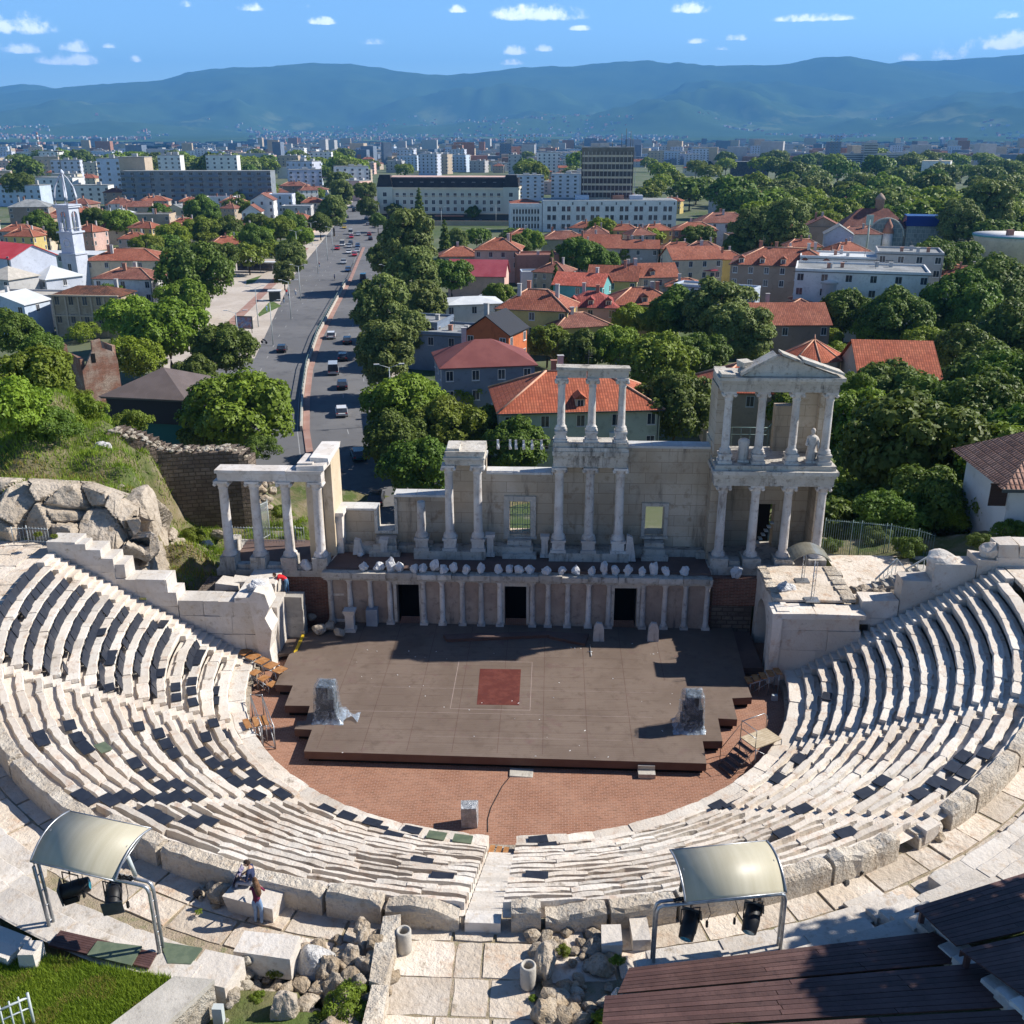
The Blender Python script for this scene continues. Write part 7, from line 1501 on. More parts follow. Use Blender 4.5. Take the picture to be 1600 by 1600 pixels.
# ------------------------------------------------------------------ rock face and ruined wall
def rocks():
    T = thing('rock_outcrop', 'tall fissured tan rock face above the top left seats', 'rock', (0,0,0)); b = MB(); R = random.Random(2)
    # a fissured cliff: foot line and brow line, broken into tilted facets by cracks
    path = [(-36,3.2,7.0,9.0,1.2),(-31,2.6,6.3,8.7,1.6),(-28,2.35,6.1,8.9,1.8),(-25.5,2.25,5.8,8.7,2.2),(-23,2.2,4.9,8.5,2.4),(-21,2.25,3.6,7.9,2.2),(-19.6,2.6,2.4,7.0,1.8),(-19.1,4.2,2.2,6.9,-1.0),(-19.9,6.5,3.0,7.5,-1.0),(-21.0,9.0,3.6,7.9,-1.0),(-22.4,11.0,4.2,7.6,-1.0)]
    nu, nv = 260, 56; vs = []; n = len(path)
    for a in range(nu):
        f = a/(nu-1)*(n-1); k = min(n-2, int(f)); w = f-k; p, q = path[k], path[k+1]; x, y, z0, z1, dp = [p[i]+(q[i]-p[i])*w for i in range(5)]
        tx, ty = q[0]-p[0], q[1]-p[1]; l = math.hypot(tx, ty); nx, ny = ty/l, -tx/l
        for c in range(nv):
            g = c/(nv-1); bk = abs(dp)*g**1.6*1.25 if dp > 0 else 2.6*g**1.5; z = z0+(z1-z0)*min(1, g*1.25)**.85; P_ = Vector((x-nx*bk, y-ny*bk, z))
            Q = Vector((P_.x*.62, P_.y*.62, P_.z*.42)); ds, ps = mnoise.voronoi(Q); h = mnoise.cell(ps[0]*7.3); tl = (Q-ps[0]); crack = max(0, 1-(ds[1]-ds[0])/.10)
            d = h*.55+tl.dot(Vector((math.sin(h*40), math.cos(h*30), math.sin(h*17))))*.75-crack*.38+mnoise.noise(P_*2.5)*.07+mnoise.noise(P_*7)*.03
            d *= min(1, g*6)*min(1, (1-g)*9+.15); vs.append((P_.x+nx*d, P_.y+ny*d, P_.z+d*.35))
    b.add(vs, [(a*nv+c, (a+1)*nv+c, (a+1)*nv+c+1, a*nv+c+1) for a in range(nu-1) for c in range(nv-1)])
    b.build('rock_mass', M['rock'], T)
    for i, (px, py, z, s, lab) in enumerate([(160,705,8.7,(.7,.6,.7),'pale boulder at the top of the grass slope by the ruined wall'),(275,862,2.6,(1.6,.9,.8),'brown rock ledge in the gully behind the left wall'),(300,880,2.0,(1.3,.8,.7),'lower brown rock in the gully'),(240,850,3.6,(.7,.5,.4),'white wrapped stone on the gully grass'),(322,850,2.4,(.5,.3,.25),'pale flat stone beside the fig bush'),(268,835,3.6,(.8,.5,.4),'rubble heap stone left of the fig bush'),(340,835,2.4,(.7,.3,.3),'leaning stone under the ruined wall'),(10,815,6.5,(.5,.4,.9),'white square marble base at the end of the top walkway')]):
        p = G(px, py, z); b = MB(); b.rock((0,0,0), s, i, 0, 1, 130+i, 4, .25); tag(b.build('boulder', M['whiterock'] if 'white' in lab or 'pale' in lab else M['rock'], None, (p.x, p.y, z)), lab, 'boulder')
    # ruined town wall with ragged top
    T = thing('ruined_wall', 'long ruined brown stone wall with a broken pale top behind the gully', 'wall', (0,0,0)); b = MB(); b2 = MB()
    top = [(165,678,11.5,8.9),(190,680,12.2,9.0),(215,690,12.6,8.9),(235,700,13,8.4),(245,706,13.2,8.2),(300,708,13.8,8.0),(350,706,14.2,7.9),(372,712,14.4,7.6),(388,725,14.6,7.0)]
    pp = [GY(x, y, Y) for x, y, Y, z in top]; n = len(pp)
    for i in range(n-1):
        p, q = pp[i], pp[i+1]; k = max(2, int((q-p).length/.3))
        for j in range(k):
            a, c = p.lerp(q, j/k), p.lerp(q, (j+1)/k); h = a.z+.18*mnoise.noise(Vector((a.x*2, 1, 0))); 
            b.add([(a.x,a.y,-1),(c.x,c.y,-1),(c.x+.1,c.y+1.3,-1),(a.x+.1,a.y+1.3,-1),(a.x,a.y,h),(c.x,c.y,h),(c.x+.1,c.y+1.3,h+.1),(a.x+.1,a.y+1.3,h+.1)], [(4,5,6,7),(0,1,5,4),(2,3,7,6)]+([(3,0,4,7)] if i+j == 0 else [])+([(1,2,6,5)] if i == n-2 and j == k-1 else []))
            for _ in range(3): s = U(.12,.24); b2.rock((a.x+U(-.05,.3), a.y+U(.0,1.1), h+.05), (s*1.4,s,s*.7), U(0,3), 0, U(.8,1.1), int(U(0,99)), 1, .1)
    b.build('masonry', M['roughstone'], T); o = b2.build('broken_top', M['roughpale'], T); o['kind'] = 'stuff'
    b = MB(); 
    for i in range(26): p = GY(U(395,420), U(735,800), 12.5); s = U(.18,.4); b.rock((p.x+U(-.3,.3), p.y+U(-.5,.5), p.z), (s*1.2,s,s*.8), U(0,3), 0, U(.8,1.1), i, 2, .15)
    o = b.build('rubble', M['rockwarm']); o['kind'] = 'stuff'
rocks()
def iron_fence(name, lab, cat, pts, h, m, sp=.13, extra=0):
    t = thing(name, lab, cat, (0,0,0)); b = MB(); b2 = MB()
    for i in range(len(pts)-1):
        a, c = Vector(pts[i]), Vector(pts[i+1]); L_ = (c-a).length; n = max(1, int(L_/sp))
        for z in (.12, h-.08): b2.tube([a+Vector((0,0,z)), c+Vector((0,0,z))], .02, 5)
        for j in range(n+1): p = a.lerp(c, j/n); b.tube([p, p+Vector((0,0,h if j % 12 else h+.06))], .011 if j % 12 else .03, 4)
    b.build('bar', m, t)['kind'] = 'stuff'; b2.build('rail', m, t); return t
iron_fence('iron_fence', 'tall dark green iron fence and gate behind the right terrace', 'fence', [GY(1284,868,7.2), GY(1340,872,7.6), GY(1385,876,8.0), GY(1428,884,7.6), GY(1452,892,7.0)], 2.2, M['greenmetal'])
iron_fence('metal_railing', 'grey railing behind the low pavilion columns', 'railing', [GY(365,848,7.6), GY(410,848,8.0), GY(476,848,8.4)], 1.0, M['paintmetal'], .16)
iron_fence('metal_gate', 'pale tall metal gate leaf behind the second pavilion column', 'gate', [GY(408,846,8.6), GY(422,838,10.6)], 2.3, M['paintmetal'], .16)
iron_fence('metal_railing', 'ornate grey railing at the top left walkway before the rock', 'railing', [G(22,850,6.3), G(45,848,6.3), G(78,850,6.2)], .9, M['paintmetal'], .15)
def right_corner():
    t = thing('handrail', 'grey steel stair handrail rising in a zigzag behind the right block wall', 'handrail', (0,0,0)); b = MB()
    a, c, d, e = GY(1368,905,3.4), GY(1402,873,3.8), GY(1415,890,3.0), GY(1465,862,2.6)
    b.tube([a, c, d, e], .05, 6)
    for p, q in ((a, c), (d, e)):
        for i in range(6): r = p.lerp(q, i/5); b.tube([r, r-Vector((0,0,.9))], .02, 5)
    b.tube([a-Vector((0,0,.45)), c-Vector((0,0,.45))], .02, 5); b.build('rail', M['paintmetal'], t)
    t = thing('handrail', 'pale steel handrail at the top edge of the right seats', 'handrail', (0,0,0)); b = MB(); a, c = GY(1560,868,2.2), GY(1640,825,2.2); b.tube([a, c], .04, 6)
    for i in range(6): r = a.lerp(c, i/5); b.tube([r, r-Vector((0,0,.9))], .02, 5)
    b.build('rail', M['paintmetal'], t)
    t = thing('stone_stair', 'narrow stone stair beside the zigzag handrail', 'stair', (0,0,0)); b = MB()
    for i in range(7): b.box(18.0+i*.42, 18.5+i*.42, 2.4, 3.4, 3.0, 4.0+i*.2, 0, U(.8,1), j=.01)
    b.build('step', M['concrete'], t)
    q = [(16.95,1.6),(24,2.2),(24,7.2),(17.0,7.2)]; sheet('terrace_paving', q, 4.06, M['paving'])
    b = MB(); R = random.Random(6)
    for i in range(22): s = R.uniform(.12,.35); b.rock((R.uniform(17.2,19.4), R.uniform(1.7,2.6), 4.15), (s*1.2,s,s*.8), i, 0, R.uniform(.5,1), i, 2, .15)
    o = b.build('rubble', M['rock']); o['kind'] = 'stuff'
    # white house with an old tiled roof at the right edge
    p = GY(1600,830,9.0); t = thing('white_house', 'white house with old mossy tiled roof at the edge of the slope', 'house', (0,0,0))
    x0 = GY(1528,800,8.0).x+1.5; b = MB(); z0 = GY(1530,810,8.0).z; zt = GY(1530,757,8.0).z; b.box(x0, x0+9, 8, 14, z0-2.5, zt+.05); b.box(x0, x0+9, 8.02, 13.9, z0-4, z0-2.4, 0, .6); b.build('wall', M['whitewall'], t)
    b = MB(); ez = zt-.02; b.add([(x0-.75,7.2,ez),(x0+9.8,7.2,ez),(x0+9.8,14.8,ez),(x0-.75,14.8,ez),(x0+3.0,11,ez+2.6),(x0+6.5,11,ez+2.6)], [(0,1,5,4),(1,2,5),(2,3,4,5),(3,0,4),(3,2,1,0)]); b.build('roof', M['oldtile'], t)
    b = MB(); b.box(x0-.78,x0+9.8,7.12,7.2,ez-.14,ez+.04); b.build('gutter', M['darkmetal'], t)
    w0 = GY(1543,790,7.98); b = MB(); b.box(w0.x, w0.x+.95, 7.94, 8.0, w0.z, w0.z+1.25); b.box(w0.x-.06, w0.x+1.01, 7.9, 7.94, w0.z+1.25, w0.z+1.33); b.build('shutter', M['darkwood'], t)
M['whitewall'] = mat('whitewall', (.60,.59,.57), (.66,.65,.63), sc=.5, bump=.05, stain=(.45,.42,.38)); M['darkwood'] = mat('darkwood', (.05,.03,.025), sc=2, bump=.1, pat=('plank', .2, (.02,.012,.01)))
M['oldtile'] = mat('oldtile', (.33,.17,.12), (.46,.27,.20), (.22,.12,.09), sc=.8, sc3=3, bump=.35, bs=4, pat=('tile', .26, (.10,.05,.04)))
right_corner()
# roofs and walls of the town
M['tile'] = mat('tile', (.31,.10,.056), (.40,.15,.09), (.25,.085,.055), sc=.25, sc3=1.3, bump=.12, pat=('tile', .36, (.16,.045,.03)), objvar=1)
M['tilenew'] = mat('tilenew', (.44,.12,.06), (.50,.155,.08), sc=.3, bump=.12, pat=('tile', .34, (.22,.05,.025)), objvar=1)
M['tiledark'] = mat('tiledark', (.23,.085,.06), (.32,.14,.10), (.16,.07,.055), sc=.3, sc3=1.5, bump=.12, pat=('tile', .36, (.10,.04,.03)), objvar=1)
M['maroonroof'] = mat('maroonroof', (.17,.052,.048), (.21,.07,.062), sc=.3, bump=.04, pat=('plank', .3, (.12,.035,.035), .1)); M['darkredroof'] = mat('darkredroof', (.33,.055,.075), (.38,.08,.10), sc=.3, bump=.02)
M['redroof'] = mat('redroof', (.55,.05,.06), (.6,.08,.09), sc=.3, bump=.02); M['greyroof'] = mat('greyroof', (.20,.21,.21), (.30,.31,.31), (.14,.14,.14), sc=.3, sc3=1.5, bump=.05, objvar=1)
M['metalroof'] = mat('metalroof', (.135,.105,.09), (.16,.125,.11), sc=.5, rough=.45, bump=.1, pat=('col', .32, (.07,.055,.05), .1)); M['blackclad'] = mat('blackclad', (.018,.020,.026), rough=.6, bump=.1, pat=('col', .3, (.008,.008,.01), .1)); M['teal'] = mat('teal', (.03,.13,.12), bump=.05)
M['paleroof'] = mat('paleroof', (.52,.54,.56), (.6,.62,.63), sc=.4, bump=.03)
for k, c in dict(cream=(.58,.50,.38), white=(.66,.65,.63), grey=(.42,.41,.40), pink=(.60,.40,.34), yellow=(.52,.40,.15), orange=(.50,.14,.05), tealwall=(.13,.36,.36), bluegrey=(.15,.19,.25), lav=(.50,.52,.60), tan=(.44,.35,.26), brown=(.30,.22,.17), skyblue=(.45,.52,.62), brickw=(.34,.17,.12), palegreen=(.44,.48,.42), church=(.46,.49,.56)).items():
    M['w_'+k] = mat('w_'+k, c, tuple(min(1, q*1.13+.01) for q in c), tuple(q*.8 for q in c), sc=.25, sc3=1.2, bump=.06, bs=4, stain=tuple(q*.62 for q in c), stlo=.64, streak=True, objvar=1)
WIN = {}
def window_mesh(w, h, fr='white', bars=1):
    k = (round(w,2), round(h,2), fr, bars)
    if k not in WIN:
        b = MB(); f = .07*min(1, w/1.1)+.02; d = .05
        b.box(-w/2, w/2, -.02, -.005, 0, h, 1)
        for x0, x1, z0, z1 in ((-w/2-f, -w/2, -f, h+f), (w/2, w/2+f, -f, h+f), (-w/2, w/2, h, h+f), (-w/2, w/2, -f, 0)): b.box(x0, x1, -d, .0, z0, z1, 0)
        for i in range(bars): x = -w/2+w*(i+1)/(bars+1); b.box(x-.025, x+.025, -d*.8, -.02, 0, h, 0)
        b.box(-w/2-f*1.6, w/2+f*1.6, -.14, 0, -f-.08, -f-.005, 0)
        WIN[k] = b.data('window', [M['w_'+fr] if 'w_'+fr in M else M[fr], M['glass']])
    return WIN[k]
def windows(t, side, span, off, z0, rows, cols, w=1.0, h=1.4, dz=3.0, fr='white', bars=1, skip=0.0, name='window', limit=99, margin=1.1, u0=None, u1=None):
    "a grid of windows on one wall of a box house; side in 'f','b','l','r', span = wall length, off = wall distance from the middle"
    me = window_mesh(w, h, fr, bars); a = {'f': 0, 'b': PI, 'l': -PI/2, 'r': PI/2}[side]; ca, sa = math.cos(a), math.sin(a); u0 = -span/2+margin if u0 is None else u0; u1 = span/2-margin if u1 is None else u1; R = random.Random(int(span*100)+rows)
    for r in range(rows):
        for c in range(cols):
            if R.random() < skip: continue
            u = (u0+u1)/2 if cols == 1 else u0+(u1-u0)*c/(cols-1); x, y = u, -off; o = link(name, me, t, (x*ca-y*sa, x*sa+y*ca, z0+r*dz)); o.rotation_euler = (0,0,a)
def hiproof(b, w, d, h, rh, e=.45, m=0, t=1.0, ox=0, oy=0):
    W2, D2 = w/2+e, d/2+e
    if w >= d: r = [(-(w-d)/2, 0), ((w-d)/2, 0)]
    else: r = [(0, -(d-w)/2), (0, (d-w)/2)]
    vs = [(ox-W2,oy-D2,h),(ox+W2,oy-D2,h),(ox+W2,oy+D2,h),(ox-W2,oy+D2,h),(ox+r[0][0],oy+r[0][1],h+rh),(ox+r[1][0]+(1e-3 if w == d else 0),oy+r[1][1],h+rh)]
    F = [(0,1,5,4),(1,2,5),(2,3,4,5),(3,0,4)] if w >= d else [(0,1,4),(1,2,5,4),(2,3,5),(3,0,4,5)]
    b.add(vs+[(v[0], v[1], h-.14) for v in vs[:4]], F+[(9,8,7,6),(6,7,1,0),(7,8,2,1),(8,9,3,2),(9,6,0,3)], m, t)
def gableroof(b, w, d, h, rh, e=.4, m=0, t=1.0, along='x'):
    W2, D2 = w/2+e, d/2+e
    if along == 'x': vs = [(-W2,-D2,h),(W2,-D2,h),(W2,0,h+rh),(-W2,0,h+rh),(W2,D2,h),(-W2,D2,h)]
    else: vs = [(-W2,D2,h),(-W2,-D2,h),(0,-D2,h+rh),(0,D2,h+rh),(W2,-D2,h),(W2,D2,h)]
    lo = [(x, y, z-.14) for x, y, z in vs]; b.add(vs+lo, [(0,1,2,3),(3,2,4,5),(9,8,7,6),(11,10,8,9),(0,6,7,1),(4,10,11,5),(1,7,8,2),(2,8,10,4),(3,9,6,0),(5,11,9,3)], m, t)
def house(px, py, w, d, h, rz, wall, roof, lab, rt='hip', rh=None, rows=2, cf=3, cs=2, chim=2, z=GZ, fr='white', name='house', cat='house', grp=None, dorm=0, ww=.95, wh=1.35, at=None, dz=2.9):
    "house placed by the middle of its eaves in the photo; z = its ground"
    p = at or G(px, py, z+h); t = thing(name, lab, cat, (p.x, p.y, z), rz, grp); b = MB(); rh = rh if rh is not None else min(w, d)*.24
    b.box(-w/2, w/2, -d/2, d/2, -.5, h, 0)
    if rt == 'gx': b.add([(-w/2,-d/2,h),(-w/2,d/2,h),(-w/2,0,h+rh*.94),(w/2,-d/2,h),(w/2,d/2,h),(w/2,0,h+rh*.94)], [(0,2,1),(3,4,5)])
    if rt == 'gy': b.add([(-w/2,-d/2,h),(w/2,-d/2,h),(0,-d/2,h+rh*.94),(-w/2,d/2,h),(w/2,d/2,h),(0,d/2,h+rh*.94)], [(0,1,2),(3,5,4)])
    b.build('wall', M['w_'+wall] if 'w_'+wall in M else M[wall], t); b = MB(); m = M[roof]
    if rt == 'hip': hiproof(b, w, d, h+.01, rh)
    elif rt == 'gx': gableroof(b, w, d, h+.01, rh)
    elif rt == 'gy': gableroof(b, w, d, h+.01, rh, along='y')
    else:
        b.box(-w/2+.25, w/2-.25, -d/2+.25, d/2-.25, h, h+.08)
        b2 = MB(); [b2.box(*q, h-.0, h+.5) for q in ((-w/2-.05,w/2+.05,-d/2-.05,-d/2+.24),(-w/2-.05,w/2+.05,d/2-.24,d/2+.05),(-w/2-.05,-w/2+.24,-d/2+.24,d/2-.24),(w/2-.24,w/2+.05,-d/2+.24,d/2-.24))]; b2.build('parapet', M['w_'+wall] if 'w_'+wall in M else M[wall], t)
    ro = b.build('roof', m, t)
    if rt == 'hip' and m.name.startswith('tile'):
        b = MB(); W2, D2 = w/2+.45, d/2+.45; r = [(-(w-d)/2,0),((w-d)/2,0)] if w >= d else [(0,-(d-w)/2),(0,(d-w)/2)]; q = (0,1,1,0) if w >= d else (0,0,1,1)
        for i, (x, y) in enumerate(((-W2,-D2),(W2,-D2),(W2,D2),(-W2,D2))): b.tube([(x,y,h+.06),(r[q[i]][0],r[q[i]][1],h+rh+.06)], .14, 5)
        b.tube([(*r[0],h+rh+.06),(r[1][0]+.01,r[1][1],h+rh+.06)], .14, 5); b.build('ridge_tile', M['ridge'], ro)
    R = random.Random(int(px*7+py))
    for i in range(chim):
        b = MB(); cx, cy = R.uniform(-.3,.3)*w, R.uniform(-.25,.3)*d; hh = h+rh*.55 if rt != 'flat' else h; b.box(cx-.35,cx+.35,cy-.3,cy+.3,hh-.6,hh+rh*.5+1.0); b.box(cx-.43,cx+.43,cy-.38,cy+.38,hh+rh*.5+1.0,hh+rh*.5+1.12); b.build('chimney', M['w_brickw'] if i % 2 else M['w_grey'], ro)
    if chim > 1 and 350 < py < 700:
        b = MB(); x, y = R.uniform(-.3,.3)*w, R.uniform(-.2,.2)*d; b.tube([(x,y,h+rh*.3),(x,y,h+rh+2.2)], .035, 4); [b.tube([(x-.5,y,h+rh+1.2+q*.3),(x+.5,y,h+rh+1.2+q*.3)], .02, 4) for q in range(3)]; b.build('aerial', M['darkmetal'], ro)
        b = MB(); b.box(w*.18,w*.18+.85,-d/2-.38,-d/2-.02,h-3.4,h-2.8); b.build('air_conditioner', M['w_white'], t)
        b = MB(); b.tube([(w/2-.25,-d/2-.08,0),(w/2-.25,-d/2-.08,h)], .06, 5); b.box(-w/2-.4,w/2+.4,-d/2-.62,-d/2-.5,h-.12,h+.02); b.build('gutter', M['darkmetal'], t)
    for i in range(dorm):
        b = MB(); x = -w/2+w*(i+.5)/dorm; b.box(x-.6,x+.6,-d/2+.5,-d/2+2.2,h+.1,h+1.5,0); do = b.build('dormer', M['w_cream'], ro); b = MB(); b.yprism([(x-.85,h+1.45),(x+.85,h+1.45),(x,h+2.1)], -d/2+.2, -d/2+2.6); b.build('dormer_roof', m, do)
        link('window', window_mesh(.7,.8), do, (x, -d/2+.5, h+.45))
    z0 = h-1.9-(rows-1)*dz
    if rows:
        if cf: windows(t, 'f', w, d/2, z0, rows, cf, ww, wh, dz, fr)
        if cs: windows(t, 'l', d, w/2, z0, rows, cs, ww, wh, dz, fr); windows(t, 'r', d, w/2, z0, rows, cs, ww, wh, dz, fr)
    return t
M['ridge'] = mat('ridge', (.56,.30,.19), (.62,.38,.27), sc=1, bump=.05)
M['redmansard'] = mat('redmansard', (.36,.075,.06), (.44,.12,.09), (.28,.06,.05), sc=.4, sc3=2, bump=.1, pat=('tile', .36, (.14,.03,.03)), objvar=1); M['redpan'] = mat('redpan', (.62,.15,.09), (.68,.2,.13), sc=.4, bump=.06, pat=('tile', .36, (.3,.06,.04)))
r = math.radians
house(755,560,13.5,11,9.0,r(12),'bluegrey','maroonroof','blue grey house with maroon hipped roof and one brick chimney','hip',2.9,2,4,3,1)
house(895,622,20,13,8.2,r(8),'palegreen','tilenew','long grey house with bright orange tiles behind the three high columns','hip',3.6,2,5,2,2,dorm=1)
house(955,645,6,4,6.2,r(8),'palegreen','tilenew','small tiled porch of the house behind the high columns','hip',1.2,1,2,1,0)
house(705,515,14,11,6.5,r(-14),'bluegrey','greyroof','low dark building with flat black roof terraces near the plane trees','flat',0,1,4,3,2,fr='grey')
house(665,500,8,9,7.5,r(-14),'bluegrey','greyroof','narrow dark flat roofed building beside the plane trees','flat',0,1,2,2,1,fr='grey')
house(735,470,12,9,7,r(15),'white','paleroof','white building with pale low metal roof near the marquee','hip',1.0,1,3,2,0)
house(775,515,8,8,9.5,r(-20),'orange','blackclad','orange red house with dark gable beside the yellow house','gy',3,2,2,2,1)
house(840,478,14,10,8.6,r(-12),'yellow','tile','yellow house with broad terracotta hipped roof','hip',3.2,2,3,2,3,dorm=0)
house(900,505,11,8,6,r(20),'yellow','tiledark','low house with brown tiles below the yellow one','hip',2,1,2,2,1)
house(925,475,11,9,6.8,r(-6),'pink','redmansard','pink house with red mansard roof and small dormers','hip',2.8,1,3,2,2,dorm=3)
house(910,443,12,8,7,r(-18),'tealwall','redpan','teal gabled house with salmon red roof','gx',2.6,1,3,2,1)
house(1000,470,14,10,7,r(8),'tan','tile','tan house with wide terracotta roof in the middle of the old town','hip',2.8,2,3,2,2,dorm=1)
house(960,435,12,9,7,r(-10),'yellow','tile','ochre gabled house with two grey chimneys','gx',3.2,1,3,2,2)
house(1012,430,13,9,7.5,r(12),'cream','tile','cream house with dormer box above terracotta tiles','gx',3.0,1,4,2,2,dorm=1)
house(1080,402,14,10,9,r(14),'cream','tile','cream gabled house with pale ridge lines','gx',3.0,2,4,2,1)
house(1070,445,9,7,6,r(-6),'brown','tile','small house with pyramid roof near the pale blue gable wall','hip',1.6,1,2,1,1)
house(1120,448,18,6,8.5,r(-28),'skyblue','greyroof','long pale blue blank walled building with flat roof','flat',0,0,0,0,2)
house(780,388,13,11,9,r(-4),'pink','tile','pink house with arched white windows and orange hipped roof','hip',3.0,2,4,2,2)
house(718,398,12,9,6,r(6),'cream','tile','low cream house with terracotta roof beside the dark tree','hip',2.4,1,2,1,1)
house(748,428,15,10,5.5,r(-4),'pink','darkredroof','long low house with plain dark red roof','gx',3.8,0,0,0,0)
house(838,398,12,10,8,r(8),'brickw','tiledark','windowless brown brick house beside the pink one','flat',0,0,0,0,1)
house(848,425,12,6,5,r(6),'skyblue','greyroof','blank pale blue wall house below the brown brick one','flat',0,0,0,0,0)
house(815,366,9,8,6,r(6),'cream','tile','small house with orange roof at the foot of the office block','hip',2,1,2,1,1)
house(880,372,15,9,6,r(4),'cream','tiledark','low house with brown tiled roof before the office block','hip',2.4,1,3,1,2)
house(930,378,17,9,6,r(-8),'cream','tile','long low house with terracotta roof before the office block','gx',2.6,1,4,1,2)
house(985,386,18,9,6.4,r(-6),'grey','tile','long grey house with flat pitched terracotta roof','gx',2.4,1,4,1,3)
house(1085,358,15,10,9,r(-4),'brickw','tile','red brick house with orange roof beside the cream terrace','hip',2.4,2,3,2,1)
house(1130,346,20,12,10,r(4),'white','tiledark','wide white villa with balcony and white ridged brown roof','hip',3.2,2,5,3,2)
house(1155,368,9,8,8,r(4),'tan','tiledark','plain tan side building of the wide white villa','flat',0,1,2,1,0)
house(1150,300,24,13,13,r(10),'grey','tile','long grey civic building with orange roof at the park edge','hip',2.6,3,8,3,3)
house(1215,318,14,11,8,r(-10),'brown','greyroof','brown house with pale blue metal roof at the park edge','hip',2.2,1,3,2,1)
house(1285,352,12,11,10,r(-12),'brown','tiledark','brown roofed house with blank pale blue gable','gy',3.2,1,2,0,2)
house(1310,365,9,10,9.5,r(-12),'skyblue','greyroof','plain pale blue gable house between brown roofs','gy',3,0,0,0,0)
house(1340,364,15,9,7,r(-4),'white','tiledark','white walled house with red brown roof before the museum','hip',2.2,0,0,0,1)
house(1225,410,24,14,11.5,r(-14),'brown','tile','brown mansion with terracotta mansard, dormers and two round turrets','hip',3.4,2,7,2,4,dorm=5)
house(1195,402,9,9,11,r(-14),'grey','greyroof','grey flat roofed block behind the brown mansion','flat',0,0,0,0,3)
house(1345,420,26,14,14,r(-14),'white','greyroof','long white apartment house with cluttered flat roof','flat',0,3,6,3,5,ww=1.2)
house(1320,400,20,12,13.5,r(-14),'white','paleroof','white apartment wing with pale sloping metal roof','flat',0,2,3,2,3)
house(1420,393,14,12,15,r(-14),'grey','greyroof','grey apartment wing beside the spreading dark tree','flat',0,4,4,3,4,ww=1.2)
house(1295,470,14,9,6.5,r(6),'tan','tile','small terracotta roofed house below the brown mansion','hip',2.2,1,2,1,1)
house(1250,478,6,6,7.5,r(-6),'brown','tiledark','little brown tower house below the mansion','hip',1.4,1,1,1,0)
house(1215,500,17,11,6.5,r(4),'brown','tile','terracotta hall roof behind the grey green tree','gx',3.4,1,3,1,1)
house(1388,575,11,14,7.5,r(-4),'tan','tilenew','large plain orange tiled hall roof right of the tower','gx',4.2,1,3,1,0)
house(1165,600,12,10,7.5,r(-2),'tan','tilenew','orange tiled roof seen behind the tower upper columns','hip',3,1,3,1,0)
house(1090,420,9,7,6,r(2),'pink','darkredroof','small house with purple red roof left of the cream gable','hip',1.8,1,2,1,0)
def octagon():
    p = G(1270,556,GZ+7.5); t = thing('rotunda', 'round house with conical orange tiled roof behind the pediment', 'house', (p.x, p.y, GZ)); b = MB(); b.lathe([(4.3,-.5),(4.3,7.5)], n=16, smooth=False); b.build('wall', M['w_white'], t)
    b = MB(); n = 16; b.add([(5.1*math.cos(2*PI*k/n), 5.1*math.sin(2*PI*k/n), 7.45) for k in range(n)]+[(0,0,10.1)], [(k, (k+1)%n, n) for k in range(n)]+[tuple(range(n-1,-1,-1))]); ro = b.build('roof', M['tilenew'], t)
    b = MB(); [b.tube([(5.1*math.cos(2*PI*k/n), 5.1*math.sin(2*PI*k/n), 7.5),(0,0,10.15)], .11, 5) for k in range(0,n,2)]; b.tube([(0,0,10),(0,0,10.9)], [.2,.05], 8); b.build('ridge_tile', M['ridge'], ro); windows(t, 'f', 5, 4.3, 4.2, 1, 1, .8, 1.2)
    for px, py, R_ in ((1268,428,1.9),(1296,443,1.9)):
        q = G(px, py, GZ+11.5); t = thing('turret', 'round grey turret with pale cap on the mansion corner' if px == 1268 else 'second lower round turret beside the mansion balcony', 'turret', (q.x, q.y, GZ)); b = MB(); b.lathe([(R_,-.5),(R_,11.5),(R_+.25,11.6),(R_+.25,11.9)], n=18, smooth=False); b.build('wall', M['w_grey'], t); b = MB(); b.lathe([(R_+.3,11.9),(R_*.5,12.6),(.1,13.3)], n=18); b.build('cap', M['paleroof'], t); windows(t, 'f', 2, R_+.02, 8.6, 2, 1, .7, 1.2, -3)
octagon()
M['w_cream2'] = mat('hotelwall', (.50,.51,.45), (.56,.57,.50), sc=.2, bump=0); M['mansard'] = mat('mansard', (.025,.022,.025), (.04,.035,.035), sc=.5, bump=.05, rough=.6)
M['w_bluegrey2'] = mat('slabwall', (.17,.20,.23), (.24,.26,.28), sc=.3, bump=0, stain=(.3,.3,.3)); M['w_tan2'] = mat('mansionwall', (.33,.25,.17), (.42,.34,.25), (.24,.17,.12), sc=.4, sc3=2, bump=.2, stain=(.15,.11,.08))
M['burnt'] = mat('burnt', (.25,.10,.055), (.09,.05,.035), (.16,.08,.05), sc=.5, sc3=2, bump=.4, bs=5, pat=('tile', .36, (.08,.035,.025)))
M['archglass'] = mat('archglass', (.16,.22,.23), (.24,.31,.31), sc=.6, rough=.3, bump=0, pat=('brick', 1.6, 1.6, (.34,.38,.36), .08, .8)); M['blueglass'] = mat('blueglass', (.015,.03,.16), rough=.25, bump=0); M['tealbright'] = mat('tealbright', (.03,.30,.27), rough=.5, bump=0)
M['lawnm'] = mat('lawnm', (.07,.12,.025), (.11,.15,.04), sc=.5, bump=.1, tint=False)
M['w_glassdark'] = M['glass']; M['w_maroon2'] = M['w_brickw']
